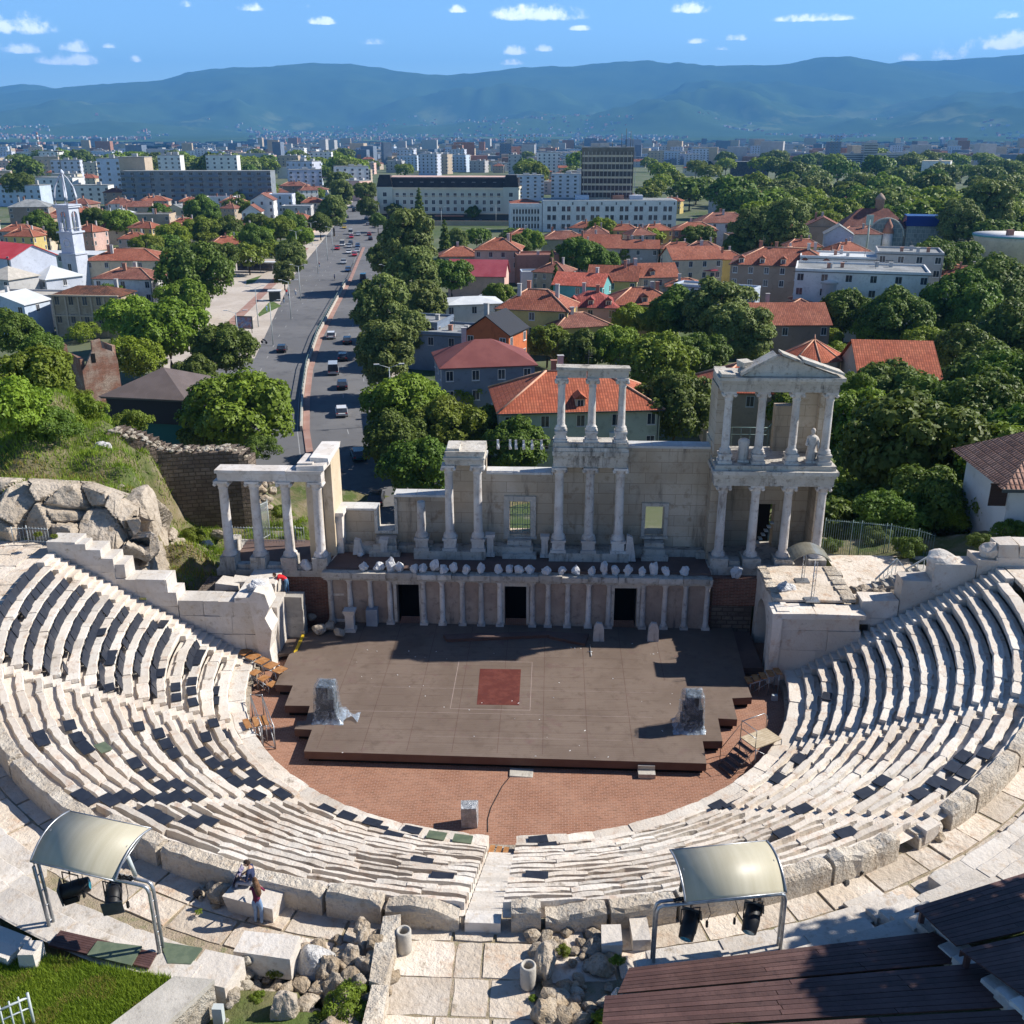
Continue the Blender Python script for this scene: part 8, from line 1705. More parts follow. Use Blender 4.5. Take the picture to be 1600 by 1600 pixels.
# ------------------------------------------------------------------ landmark buildings
def block(px, py, w, d, h, rz, wall, lab, z=GZ, name='apartment_block', cat='building', roofm='greyroof', grp=None, wins=(), bands=0, boxes=0, frm='white', at=None, Y=None, bm='glass', bf=.5):
    "flat roofed slab; px, py = middle of its roof front edge in the photo"
    p = at or (GY(px, py, Y) if Y else G(px, py, z+h)); h = p.z-z if Y else h; t = thing(name, lab, cat, (p.x-math.sin(rz)*d/2, p.y+math.cos(rz)*d/2, z), rz, grp)
    b = MB(); b.box(-w/2, w/2, -d/2, d/2, -.5, h); b.build('wall', M['w_'+wall] if 'w_'+wall in M else M[wall], t)
    b = MB(); b.box(-w/2-.15, w/2+.15, -d/2-.15, d/2+.15, h+.003, h+.35); R = random.Random(int(px)); b.build('roof', M[roofm], t)
    for i in range(boxes):
        b = MB(); x, y = R.uniform(-.42,.42)*w, R.uniform(-.3,.3)*d; s = R.uniform(.8,2.2); b.box(x-s,x+s,y-s*.7,y+s*.7,h+.36,h+.36+R.uniform(.8,2.6)); b.build('roof_box', M['w_grey'], t)
    for q in wins: windows(t, *q[:1], {'f': w, 'b': w, 'l': d, 'r': d}[q[0]], {'f': d/2, 'b': d/2, 'l': w/2, 'r': w/2}[q[0]], *q[1:], fr=frm)
    if bands:
        for i in range(bands):
            z1 = 1.2+(h-2)*i/bands; b = MB(); hh = (h-2)/bands*bf
            for x0, x1, y0, y1 in ((-w/2+.4,w/2-.4,-d/2-.05,-d/2+.1),(-w/2-.05,-w/2+.1,-d/2+.6,d/2-.6),(w/2-.1,w/2+.05,-d/2+.6,d/2-.6)): b.box(x0,x1,y0,y1,z1,z1+hh)
            b.build('window_band', M[bm], t)
    return t
# hotel with dark mansard
def hotel():
    p = G(700, 296, GZ+15.5); t = thing('hotel', 'long pale hotel with dark mansard roof and end towers facing the boulevard', 'hotel', (p.x, p.y+9, GZ), r(-1)); W_, D_ = 69, 18
    b = MB(); b.box(-W_/2, W_/2, -D_/2, D_/2, 4.2, 15.5); b.build('wall', M['w_cream2'], t); b = MB(); b.box(-W_/2+.5, W_/2-.5, -D_/2+.8, D_/2-.8, -.5, 4.2); b.build('ground_floor', M['darkmetal'], t)
    b = MB(); b.box(-W_/2-.6, W_/2+.6, -D_/2-.6, D_/2+.6, 15.5, 16.4); b.box(-W_/2-.2, W_/2+.2, -D_/2-.3, D_/2+.3, 12.2, 12.6); b.box(-W_/2-.2, W_/2+.2, -D_/2-.5, D_/2+.5, 4.0, 4.6); b.build('cornice', M['w_cream'], t)
    b = MB(); b.xprism([(-D_/2,16.4),(-D_/2+1.6,20.8),(D_/2-1.6,20.8),(D_/2,16.4)], -W_/2+.1, W_/2-.1); b.build('mansard_roof', M['mansard'], t); b = MB(); b.box(-W_/2+5, W_/2-5, -D_/2+1.4, D_/2-1.4, 20.8, 21.3); b.build('roof_cap', M['w_pink'], t)
    for s in (-1, 1):
        b = MB(); x = s*(W_/2-3.6); b.box(x-3.8, x+3.8, -D_/2-.7, -D_/2+6, 4.2, 16.6); b.build('end_tower', M['w_cream2'], t); b = MB(); b.add([(x-3.9,-D_/2-.8,16.7),(x+3.9,-D_/2-.8,16.7),(x+3.9,-D_/2+6,16.7),(x-3.9,-D_/2+6,16.7),(x-2.6,-D_/2+.6,22.2),(x+2.6,-D_/2+.6,22.2),(x+2.6,-D_/2+4.6,22.2),(x-2.6,-D_/2+4.6,22.2)], [(0,1,5,4),(1,2,6,5),(2,3,7,6),(3,0,4,7),(4,5,6,7)]); b.build('tower_roof', M['mansard'], t)
        windows(t, 'f', 5, D_/2+.72, 5.4, 3, 1, 1.8, 1.9, 3.4, u0=x-.01, u1=x+.01)
    windows(t, 'f', W_, D_/2, 5.3, 3, 17, 1.5, 1.9, 3.3, u0=-28.5, u1=28.5); windows(t, 'f', W_, D_/2-.9, 17.2, 1, 12, 1.4, 1.6, 3, u0=-28, u1=28)
    b = MB(); b.box(-6, 8, -D_/2-5, -D_/2, 3.2, 3.7); b.build('awning', M['w_brickw'], t)
hotel()
def office():
    # white office block with rhythmic paired windows
    a, c = G(848, 316, GZ+12.5), G(1058, 316, GZ+12.5); w = (c-a).length; ang = math.atan2(c.y-a.y, c.x-a.x); m = (a+c)/2
    t = thing('office_block', 'long white three storey office block with paired windows in front of the dark tower', 'office block', (m.x, m.y, GZ), ang); D_ = 18
    b = MB(); b.box(-w/2, w/2, 0, D_, -.5, 13.3); b.build('wall', M['w_white'], t); b = MB(); b.box(-w/2+.6, w/2-.6, .6, D_-.6, 13.3, 13.4); b.build('roof', M['greyroof'], t)
    me = window_mesh(1.45, 2.0, 'grey', 1)
    for i in range(9):
        x = -w/2+4+(w-8)*i/8
        for dx in (-1.15, 1.15):
            for z in (1.2, 5.0, 8.7): link('window', me, t, (x+dx, 0, z))
        b = MB(); b.box(x+2.6, x+3.1, -.18, 0, 11.4, 12.5); b.build('wall_lamp', M['darkmetal'], t)
    for i in range(8):
        b = MB(); x = -w/2+4+(w-8)*(i+.5)/8; b.box(x-.9, x+.9, -.12, 0, 0, 11); b.build('pilaster', M['w_white'], t)
    for x, s, mm in ((-12,3,'w_skyblue'),(4,2.5,'w_brickw'),(12,3,'w_lav')):
        b = MB(); b.box(x-s, x+s, 4, 9, 13.4, 15.2); b.build('roof_box', M[mm], t)
    q = G(797, 318, GZ+12.0); v = a-q; L_ = v.length*.98; an = math.atan2(v.y, v.x)
    t = thing('office_wing', 'white colonnaded wing of the office block running back on its near corner', 'office block', (q.x, q.y, GZ), an); b = MB(); b.box(0, L_, 0, 14, -.5, 12); b.build('wall', M['w_white'], t); b = MB(); hiproof(b, L_-1, 12, 12.05, 1.6, ox=L_/2, oy=7.2); b.build('roof', M['tile'], t)
    for i in range(10):
        x = 1+(L_-2)*i/9; b = MB(); b.box(x-.25, x+.25, -.5, 0, 0, 10.6); b.build('pilaster', M['w_white'], t)
        if i < 9: [link('window', window_mesh(1.2,1.8,'grey'), t, (x+(L_-2)/18, 0, z)) for z in (1.5,4.6,7.7)]
office()
# dark glass tower block
t = block(950, 231, 23, 13, 35, r(-2), 'glassdark',  'tall grey and dark glass office tower with antennas on its roof', name='tower_block', bands=11, boxes=3, bm='w_cream', bf=.28)
b = MB(); [b.tube([(x,-3,35),(x,-3,35+h)], .12, 4) for x, h in ((-11,3),(2,2.5),(6,6),(8,8),(10,7),(11,4))]; b.build('antenna', M['darkmetal'], t)
b = MB(); [b.box(-12.2+i*1.74, -12.0+i*1.74, -6.9, -6.5, 1, 33.4) for i in range(15)]; b.build('mullions', M['w_grey'], t)
t = block(305, 268, 87, 13, 20.5, r(3), 'bluegrey2', 'long dark grey apartment slab with rows of balconies', boxes=0)
M_b = None
for i in range(6):
    for j in range(9):
        if j in (2, 6): continue
        b = MB(); x = -40+j*10; z = 2+i*3.1; b.box(x-3.6, x+3.6, -7.6, -6.5, z, z+1.1); b.build('balcony', M['w_bluegrey'], t)
windows(t, 'f', 87, 6.52, 3.0, 6, 16, 2.2, 1.5, 3.1, 'grey')
block(175, 248, 20, 14, 26, r(8), 'skyblue', 'pale blue apartment tower beside the long dark slab', wins=(('f',2,7,4,1.6,1.6,3.4),), boxes=2)
block(263, 243, 18, 12, 25, r(4), 'white', 'white topped apartment block behind the dark slab', wins=(('f',12,4,4,1.6,1.5,3.2),), boxes=3)
block(345, 243, 25, 12, 25, r(4), 'white', 'second white topped apartment block behind the dark slab', wins=(('f',12,4,5,1.6,1.5,3.2),), boxes=3)
block(395, 240, 38, 12, 20, r(2), 'grey', 'distant grey slab behind the white topped blocks', wins=(('f',8,3,10,1.6,1.5,3.2),), boxes=1)
block(205, 246, 15, 15, 28, r(4), 'tan', 'tan stair tower block next to the blue apartment tower', wins=(('f',10,4,2,1.2,1.4,3.2),), boxes=1)
block(84, 278, 26, 14, 14, r(-6), 'white', 'white apartment block behind the bell tower arches', wins=(('f',2,4,6,1.5,1.5,3),), boxes=2)
block(25, 290, 30, 12, 12, r(-6), 'skyblue', 'blue shaded apartment block at the left edge', wins=(('f',2,3,7,1.5,1.5,3),), boxes=2)
block(140, 290, 22, 12, 11, r(6), 'white', 'small white apartment block right of the bell tower', wins=(('f',2,3,5,1.5,1.5,3),), boxes=2)
for px, py, w, d, h, a, wl, lab, rw in [(412,312,10,11,13,6,'white','white stepped apartment house with red dormer gables',4),(395,330,8,9,9,6,'white','lower white wing of the stepped apartment house',2),(440,304,12,10,12,4,'lav','pale lilac modern house by the boulevard',3),(465,322,14,9,8,4,'grey','grey modern house with curved white canopy',1)]:
    house(px, py, w, d, h, r(a), wl, 'tiledark' if wl == 'white' else 'paleroof', lab, 'gy' if wl == 'white' else 'flat', 3 if wl == 'white' else None, rw, 3, 2, 0)
for i, (px, py, w, d, h, a, wl, rf, rt, lab) in enumerate([(50,322,18,13,8,10,'brown','greyroof','hip','house with broad dark slate roof above the church'),(130,318,12,10,8,-8,'brown','tiledark','hip','brown roofed house behind the bell tower top'),(215,322,14,10,8,12,'tan','tiledark','gx','brown roofed house in the dense rooftops'),(232,335,20,10,9,4,'tan','greyroof','flat','modern house with curved glass attic'),(262,340,16,10,6,-4,'cream','greyroof','flat','cream flat roofed house under the curved attic'),(190,333,10,9,7,8,'lav','paleroof','hip','house with pale skylit roof'),
  (280,326,10,9,8,-10,'cream','greyroof','gy','steep grey gable with white edge among rooftops'),(245,313,13,9,8,8,'tan','tile','hip','orange roofed house in front of the long slab'),(298,314,10,8,8,4,'cream','tile','hip','small orange roofed house below the long slab'),(345,308,16,8,8,4,'white','tiledark','flat','white low house at the foot of the long slab'),(180,300,12,9,9,12,'brown','tiledark','hip','dark roofed house beneath the blue apartment tower'),(460,290,18,10,9,4,'brown','tiledark','hip','large brown roof by the boulevard trees'),(480,272,14,9,8,0,'cream','tile','hip','orange roofed house beyond the boulevard trees'),(510,265,16,9,8,8,'pink','tile','gx','terracotta roofed house at the boulevard end'),(450,262,20,10,10,4,'white','tiledark','flat','white houses cluster left of the boulevard end'),
  (845,268,20,10,10,4,'cream','tile','hip','red roofed house right of the hotel'),(870,285,14,9,8,-6,'yellow','tiledark','hip','yellow house right of the hotel'),(1080,262,16,9,8,6,'cream','tile','hip','red roofed house right of the dark tower'),(885,262,18,9,8,6,'cream','tile','gx','second red roofed house right of the hotel')]):
    house(px, py, w, d, h, r(a), wl, rf, lab, rt, None, 2, 3, 2, 2)
# the church and its bell tower
def church():
    p = G(122, 440, GZ+2); px, py = p.x, p.y; t = thing('bell_tower', 'tall pale blue church bell tower with open arches and iron cross', 'bell tower', (px, py, GZ), r(-14)); H0 = 0
    b = MB(); b.box(-2.4,2.4,-2.4,2.4,-.5,9.5); b.box(-2.15,2.15,-2.15,2.15,9.9,15.2); b.build('shaft', M['w_church'], t)
    b = MB(); [b.box(-s,s,-s,s,z,z+q) for s, z, q in ((2.7,9.5,.4),(2.6,15.2,.4),(2.45,21.8,.5),(2.65,22.3,.3))]; b.build('cornice', M['w_church'], t)
    b = MB()
    for sx in (-1,1):
        for sy in (-1,1): b.box(*sorted((sx*1.2,sx*2.0)), *sorted((sy*1.2,sy*2.0)), 15.6, 21.8)
    for a in range(4):
        q = MB(); n = 10; o = [(-1.2,21.8),(-1.2,19.6)]+[(-1.2+.0+1.2-1.2*math.cos(PI*i/n)+0.0, 19.6+1.3*math.sin(PI*i/n)) for i in range(n+1)]+[(1.2,21.8)]
        vs = [(x, y, z) for y in (-2.0,-1.6) for x, z in o]; ca, sa = math.cos(a*PI/2), math.sin(a*PI/2); vs = [(x*ca-y*sa, x*sa+y*ca, z) for x, y, z in vs]; k = len(o)
        for i in range(2, k-2):
            b.add([vs[i],vs[i+1],(vs[i+1][0],vs[i+1][1],21.8),(vs[i][0],vs[i][1],21.8)], [(0,1,2,3)]); b.add([vs[i],vs[i+1],vs[k+i+1],vs[k+i]], [(3,2,1,0)])
        x, y = 0, -1.8; b.tube([(x*ca-y*sa, x*sa+y*ca, 15.6), (x*ca-y*sa, x*sa+y*ca, 20.8)], .16, 8)
    b.build('belfry_arches', M['w_church'], t)
    b = MB(); [b.tube([(sx*2.2,-2.2,16.5),(sx*2.2,2.2,16.5)], .06, 4) for sx in (-1,1)]; [b.tube([(-2.2,sy*2.2,16.5),(2.2,sy*2.2,16.5)], .06, 4) for sy in (-1,1)]; b.build('balustrade', M['w_white'], t)
    b = MB()
    for a in range(4):
        c, s = math.cos(PI/4+a*PI/2), math.sin(PI/4+a*PI/2); b.tube([(2.6*c,2.6*s,22.6),(2.75*c,2.75*s,24.5),(2.3*c,2.3*s,27),(1.2*c,1.2*s,29.2),(0,0,30.6)], [.3,.26,.22,.2,.2], 6)
    b.lathe([(.5,30.2),(.6,30.8),(.1,31.6)], n=8); b.build('open_crown', M['w_church'], t)
    b = MB(); b.tube([(0,0,31),(0,0,38.2)], .10, 5); b.box(-1.3,1.3,-.08,.08,35.9,36.15); b.build('cross', M['darkmetal'], t)
    b = MB(); b.tube([(1.0*math.cos(2*PI*i/16), -2.2, 12.6+1.0*math.sin(2*PI*i/16)) for i in range(16)], .16, 6, closed=True); b.build('round_moulding', M['w_white'], t)
    link('window', window_mesh(1.1,2.6,'white',1), t, (0,-2.4,4.5)); link('window', window_mesh(1.1,2.6,'white',1), t, (0,-2.4,.8))
    house(22, 398, 17, 12, 12, r(-32), 'church', 'redroof', 'church nave with bright red gabled roof at the left edge', 'gx', 3.0, 1, 4, 0, 0, name='church', cat='church', ww=.8, wh=2.4)
    house(75, 430, 14, 10, 7, r(-32), 'church', 'paleroof', 'pale low church aisle with lead roof', 'hip', 2.6, 1, 2, 1, 0); house(15, 432, 9, 9, 8, r(-20), 'grey', 'concrete', 'round ended grey apse with stone roof', 'hip', 2.5, 1, 2, 0, 0)
    house(150, 396, 40, 7, 7.5, r(-3), 'palegreen', 'paleroof', 'long low white roofed hall behind the bell tower', 'gx', .8, 1, 9, 1, 0)
    house(205, 403, 21, 13, 7.5, r(2), 'cream', 'tile', 'cream house with orange hipped roof right of the bell tower', 'hip', 2.6, 1, 5, 2, 2)
    house(205, 432, 14, 9, 9.0, r(-4), 'white', 'tiledark', 'white house with brown hipped roof beside the derelict mansion', 'hip', 2.0, 2, 3, 2, 2)
    house(75, 460, 24, 8, 6.5, r(-4), 'grey', 'concrete', 'blank grey walled building left of the derelict mansion', 'flat', 0, 0, 0, 0, 0)
    house(20, 470, 12, 8, 7, r(-12), 'skyblue', 'paleroof', 'pale blue houses at the left edge below the church', 'gy', 2, 1, 2, 1, 1)
    t = house(146, 458, 14.5, 8, 8.6, r(-4), 'tan2', 'burnt', 'derelict tan mansion with arched door and burnt collapsing roof', 'hip', 1.6, 2, 5, 2, 1, name='derelict_mansion', ww=1.0, wh=1.8, dz=3.8, fr='tan')
    for i in range(6): b = MB(); x = -7.1+i*2.84; b.box(x-.18, x+.18, -4.2, -4.0, .2, 8.4); b.build('pilaster', M['w_tan'], t)
    b = MB(); b.box(-7.5,7.5,-4.4,-4.0,4.3,4.6); b.box(-7.6,7.6,-4.5,-4.0,8.5,8.8); b.build('cornice', M['w_tan'], t)
church()
# ruined brick house and black metal shed
def shed_ruin():
    t = thing('brick_ruin', 'roofless red brick ruin with a stepped gable and one slit window', 'ruin', (0,0,0)); a, c = G(132, 600, -9), G(188, 592, -9); d = (c-a); L_ = d.length; an = math.atan2(d.y, d.x); t.location = (a.x, a.y, -10); t.rotation_euler[2] = an; hh = 9.0
    b = MB(); prof = [(0,-3),(L_,-3),(L_,4.2),(L_*.93,5.2),(L_*.62,6.0),(L_*.6,7.4),(L_*.36,7.2),(L_*.34,5.8),(L_*.1,3.6),(0,3.0)]; b.yprism(prof, 0, .5); b.box(0,.5,.5,7,-3,4.8,0,1,j=.2); b.box(L_-.5,L_,.5,8,-3,6.0,0,1,j=.2); b.build('brick_wall', M['oldbrick'], t)
    b = MB(); b.box(L_*.28,L_*.40,-.03,.0,4.0,5.4); b.build('slit_window', M['void'], t); b = MB(); b.yprism([(-4.6,-2),(-.3,-2),(-.3,6.2),(-1.4,7.2),(-2.4,6.8),(-2.8,5.2),(-4.4,4.2)], 5, 5.5); b.build('rear_gable', M['oldbrick'], t)
    p, q = G(155, 620, -5.0), G(292, 624, -5.0); L_ = (q-p).length; t = thing('metal_shed', 'black clad shed with brown ribbed metal hipped roof behind the ruined wall', 'shed', ((p.x+q.x)/2, (p.y+q.y)/2, GZ), r(-8)); b = MB(); b.box(-L_/2+.4, L_/2-.4, .4, 11, 5.6, 8.95); b.build('black_cladding', M['blackclad'], t); b = MB(); b.box(-L_/2+1, L_/2-1, 1, 10.6, -.5, 5.6); b.build('lower_wall', M['teal'], t)
    b = MB(); hiproof(b, L_, 11.6, 9.0, 2.7, .2, oy=5.8); b.build('roof', M['metalroof'], t); b = MB(); b.box(-L_/2, L_/2, -.15, -.05, 8.75, 9.0); b.build('gutter', M['darkmetal'], t)
shed_ruin()
# museum with glass arch, white cube tower, hospital-like slab, round terrace, mast
def museum():
    p = G(1385, 352, GZ+9); t = thing('museum', 'brown roofed museum with big glass arch and blue glass hall at the park', 'museum', (p.x, p.y, GZ), r(-8)); b = MB(); b.box(-16,8,0,14,-.5,8); b.build('wall', M['w_cream'], t)
    b = MB(); hiproof(b, 24, 14, 8.05, 6.5, oy=7, ox=-4); b.build('mansard_roof', M['tiledark'], t); b = MB(); n = 14; b.yprism([(-6.2,-.3)]+[(-6.2*math.cos(PI*i/n), 5+6.4*math.sin(PI*i/n)) for i in range(n+1)]+[(6.2,-.3)], -1.2, 3); b.build('glass_arch', M['archglass'], t)
    b = MB(); b.tube([(-6.4*math.cos(PI*i/n), -1.25, 5+6.6*math.sin(PI*i/n)) for i in range(n+1)], .3, 6); b.build('arch_rim', M['w_palegreen'], t)
    b = MB(); b.box(7,24,-2,6,-.5,9); b.build('glass_hall', M['archglass'], t); b = MB(); b.xprism([(-2.6,9),(-1,12.5),(5,12.8),(6.4,9)], 6.6, 24.6); b.build('blue_roof', M['blueglass'], t); b = MB(); b.lathe([(1.6,14),(1.6,17.5),(2.0,17.7),(1.2,19),(.2,20)], -2, 8, 10); b.build('lantern', M['w_brown'], t)
    p = G(1568, 372, GZ+9); t = thing('round_hall', 'pale round flat roofed hall with blue rim at the right edge', 'hall', (p.x+6, p.y+8, GZ)); b = MB(); b.lathe([(11,-.5),(11.2,7.5),(12,9)], n=40); b.build('wall', M['w_cream'], t); b = MB(); b.lathe([(12.1,9.0),(12.1,9.5)], n=40); b.build('blue_rim', M['w_tealwall'], t); b = MB(); b.lathe([(11.9,9.45),(11.9,9.6)], n=40); b.build('roof', M['w_white'], t); b = MB(); b.box(-4,-2,-6,-4.5,9.6,11.4); b.build('chimney', M['w_brickw'], t)
    p = G(1359, 345, GZ+12); t = thing('steel_mast', 'short steel mast with panels beside the glass hall', 'mast', (p.x, p.y, GZ)); b = MB(); b.tube([(0,0,0),(0,0,13)], .35, 6); b.box(-1.2,1.2,-.3,.3,10.5,14); b.build('mast', M['w_palegreen'], t)
    t = thing('turret', 'small tiled turret with copper cone before the museum', 'turret', G(1384, 392, GZ)[:]); b = MB(); b.lathe([(1.8,0),(1.8,6.5)], n=12); b.build('wall', M['w_white'], t); b = MB(); b.lathe([(2.2,6.4),(1.4,8.5),(1.5,9),(.1,11.5)], n=12); b.build('cone', M['w_brickw'], t)
    p = G(1598, 575, -9); t = thing('garden_pavilion', 'green domed garden kiosk at the right edge among dark trees', 'kiosk', (p.x, p.y, -13)); b = MB(); [b.tube([(1.8*math.cos(k*PI/4),1.8*math.sin(k*PI/4),0),(1.8*math.cos(k*PI/4),1.8*math.sin(k*PI/4),4)], .1, 6) for k in range(8)]; b.build('post', M['teal'], t); b = MB(); b.lathe([(2.2,4),(2.0,4.6),(1.3,5.3),(.2,5.8)], n=16); b.build('dome', M['tealbright'], t)
museum()
block(1463, 252, 21, 18, 21, r(-24), 'white', 'white windowless cube tower rising from the park', name='white_tower', cat='building', boxes=1, roofm='w_cream')
block(1365, 240, 78, 16, 26, r(-4), 'grey', 'wide grey hospital slab with window bands far behind the park', Y=1350, bands=7, boxes=4, bf=.45, bm='glass', name='hospital_block')
block(1362, 224, 17, 18, 38, r(-4), 'grey', 'taller central tower of the grey hospital slab', Y=1340, bands=10, boxes=2, name='hospital_tower')
block(1306, 222, 17, 14, 44, r(8), 'bluegrey', 'dark apartment tower left of the hospital', Y=1500, wins=(('f',4,10,4,1.6,1.6,3.8),), boxes=2)
block(1172, 253, 40, 16, 14, r(-6), 'glassdark', 'dark glass hall with rounded corner far beyond the park', name='glass_hall', boxes=2)
block(1100, 240, 34, 14, 12, r(0), 'skyblue', 'pale distant slab left of the dark glass hall', wins=(('f',2,3,7,1.6,1.6,3),), boxes=1)
block(714, 227, 16, 16, 44, r(0), 'maroon2', 'maroon apartment tower on the skyline', Y=1500, wins=(('f',4,9,3,1.6,1.6,4),), boxes=1)
block(790, 224, 18, 16, 48, r(4), 'bluegrey', 'slim dark tower on the skyline above the hotel corner', Y=1600, wins=(('f',4,10,3,1.6,1.6,4),), boxes=1)
block(827, 224, 20, 16, 48, r(-4), 'bluegrey', 'second slim dark tower on the skyline', Y=1650, wins=(('f',4,10,3,1.6,1.6,4),), boxes=1)
block(805, 242, 14, 12, 30, r(4), 'grey', 'pale grey tower below the slim dark towers', Y=1100, wins=(('f',3,7,3,1.4,1.5,3.6),), boxes=1)
def chimney_stack():
    p = G(62, 238, GZ); t = thing('factory_chimney', 'tall red and white striped factory chimney on the skyline', 'chimney', (p.x, p.y, GZ)); b = MB(); h = (238-213)*(p-CAM).length/FPX*1.0
    for i in range(8): b.lathe([(3.2-.12*i, h*i/8), (3.2-.12*(i+1), h*(i+1)/8-.02)], n=12, m=i % 2)
    b.build('stack', [M['w_white'], M['w_brickw']], t)
chimney_stack()
# middle distance: individual blocks and houses between the park, the hotel and the plain
def mid_city():
    R = random.Random(44); protos = []
    for k in range(8):
        w, d, h = R.uniform(16,34), R.uniform(11,15), R.uniform(11,22); wall = ['white','grey','cream','skyblue','tan','lav','white','pink'][k]
        t = block(0, 0, w, d, h, 0, wall, 'x', at=Vector((0,0,0)), boxes=2, wins=(('f',2.5,max(3,int(h/3.3)),int(w/4.2),1.6,1.5,3),('r',2.5,max(3,int(h/3.3)),2,1.6,1.5,3))); protos.append((t, 'flat'))
    for k in range(6):
        t = house(0, 0, R.uniform(12,20), R.uniform(9,12), R.uniform(6,9), 0, ['cream','white','pink','tan','yellow','grey'][k], ['tile','tiledark','tile','tiledark','tile','tile'][k], 'x', 'hip', None, 2, 4, 2, 2, at=Vector((0,0,0))); protos.append((t, 'tiled'))
    ch = tree_of(None); used = set(); n = 0
    cols = ['white','grey','cream','pale blue','tan','lilac grey','bright white','pinkish','cream','white','pink','tan','yellow','grey']
    for i in range(1800):
        Y = 640+R.random()**1.3*1500; px = R.uniform(-20, 1620); d = ray(px, 250); tt = (Y-CAM.y)/d.y; x = CAM.x+d.x*tt; v = Vector((x, Y, GZ))-CAM; py = 800-FPX*v.dot(UPV)/v.dot(FWD)
        if 560 < px < 600 and Y < 900: continue
        if (py > 262 and (940 < px or 150 < px < 420)) or (py > 274 and 585 < px < 820): continue
        if py > 250 and px > 1100: continue
        if n >= 250: break
        if any(abs(x-a) < 22 and abs(Y-c) < 24 for a, c in used): continue
        used.add((x, Y)); k = R.randrange(8) if R.random() < (.45 if Y < 1000 else .8) else 8+R.randrange(6); t, kind = protos[k]; side = 'left of the boulevard' if px < 570 else ('behind the hotel' if px < 860 else 'beyond the park')
        dup(t, (x, Y, GZ), R.uniform(-.4,.4), f'{cols[k]} {"flat roofed block" if kind == "flat" else "tile roofed house"} in the distant city {side}', 'distant city buildings '+side, (1,1,R.uniform(.7,1.15)), ch=ch); n += 1
    # infill houses and trees among the named ones
    obs = [(o.location.x, o.location.y) for o in COL.objects if o.get('category') in ('house','building','church','bell tower','hotel','office block','hall')]
    def road_d(x, y): m = min(range(len(MED)), key=lambda i: abs(MED[i][1]-y)); return abs(MED[m][0]-x)
    for (x0, x1, y0, y1, gap, cnt, side) in ((-230,-95,300,620,17,60,'left of the boulevard'),(-12,120,215,420,11.5,34,'in the old town behind the stage'),(40,180,420,640,20,14,'by the park edge')):
        k2 = 0
        for i in range(900):
            if k2 >= cnt: break
            x, y = R.uniform(x0, x1), R.uniform(y0, y1)
            if road_d(x, y) < 38 or any(abs(x-a) < gap and abs(y-c) < gap for a, c in obs) or (x0 == -12 and abs(x-25) < 45 and y > 370): continue
            obs.append((x, y)); k2 += 1
            if i % 4 == 3: tree(x, y, GZ, R.uniform(4,6.5), f'small green tree between rooftops {side}', R.choice(('leaf','leafdark','leafyellow')), 'round', group='garden trees '+side); continue
            k = 8+R.randrange(6); dup(protos[k][0], (x, y, GZ), R.uniform(-.5,.5), f'small {cols[k]} tile roofed house squeezed between others {side}', 'small houses '+side, (.72,.75,R.uniform(.8,1.0)), ch=ch)
    for t, _ in protos:
        for c in ch.get(t.name, []):
            for e in ch.get(c.name, []): bpy.data.objects.remove(e)
            bpy.data.objects.remove(c)
        bpy.data.objects.remove(t)
mid_city()
def far_city():
    R = random.Random(5); bm = [MB(), MB(), MB(), MB()]
    for i in range(2600):
        Y = 1500+R.random()**1.5*3600; px = R.uniform(-30, 1630)
        if px < 420 and R.random() < .55: continue
        x = CAM.x+(px-800)/FPX*(Y+45)*1.03-Y*.041; k = R.choices((0,1,2,3),(3,3,2,3))[0]; s = R.uniform(8,30)*(1+Y/8000); h = R.uniform(5,15) if R.random() < .95 else R.uniform(20,34)
        bm[k].box(x-s/2, x+s/2, Y, Y+12, GZ-1, GZ+h, rot=R.uniform(-.5,.5))
    # villages along the mountain foot
    for i in range(3600):
        rr = 7200+R.random()**1.3*5200; px = R.uniform(-20,1620); cl = mnoise.noise(Vector((px/150, rr/1300, 3)))+(.25 if 420 < px < 980 else -.12)
        if cl < .08: continue
        a = math.atan((px-800)/FPX)-YAW; x, y = CAM.x+rr*math.sin(a), CAM.y+rr*math.cos(a); z = mtn_h(x, y)
        if z > 240: continue
        s = R.uniform(16,34); bm[R.choices((0,1,2,3),(3,1,4,1))[0]].box(x-s/2, x+s/2, y, y+14, z-12, z+R.uniform(9,17), rot=R.uniform(-.6,.6))
    for k, (b, m) in enumerate(zip(bm, ('w_grey','w_bluegrey','w_brickw','w_tan'))): o = b.build('far_city', M[m]); o['kind'] = 'stuff'
far_city()
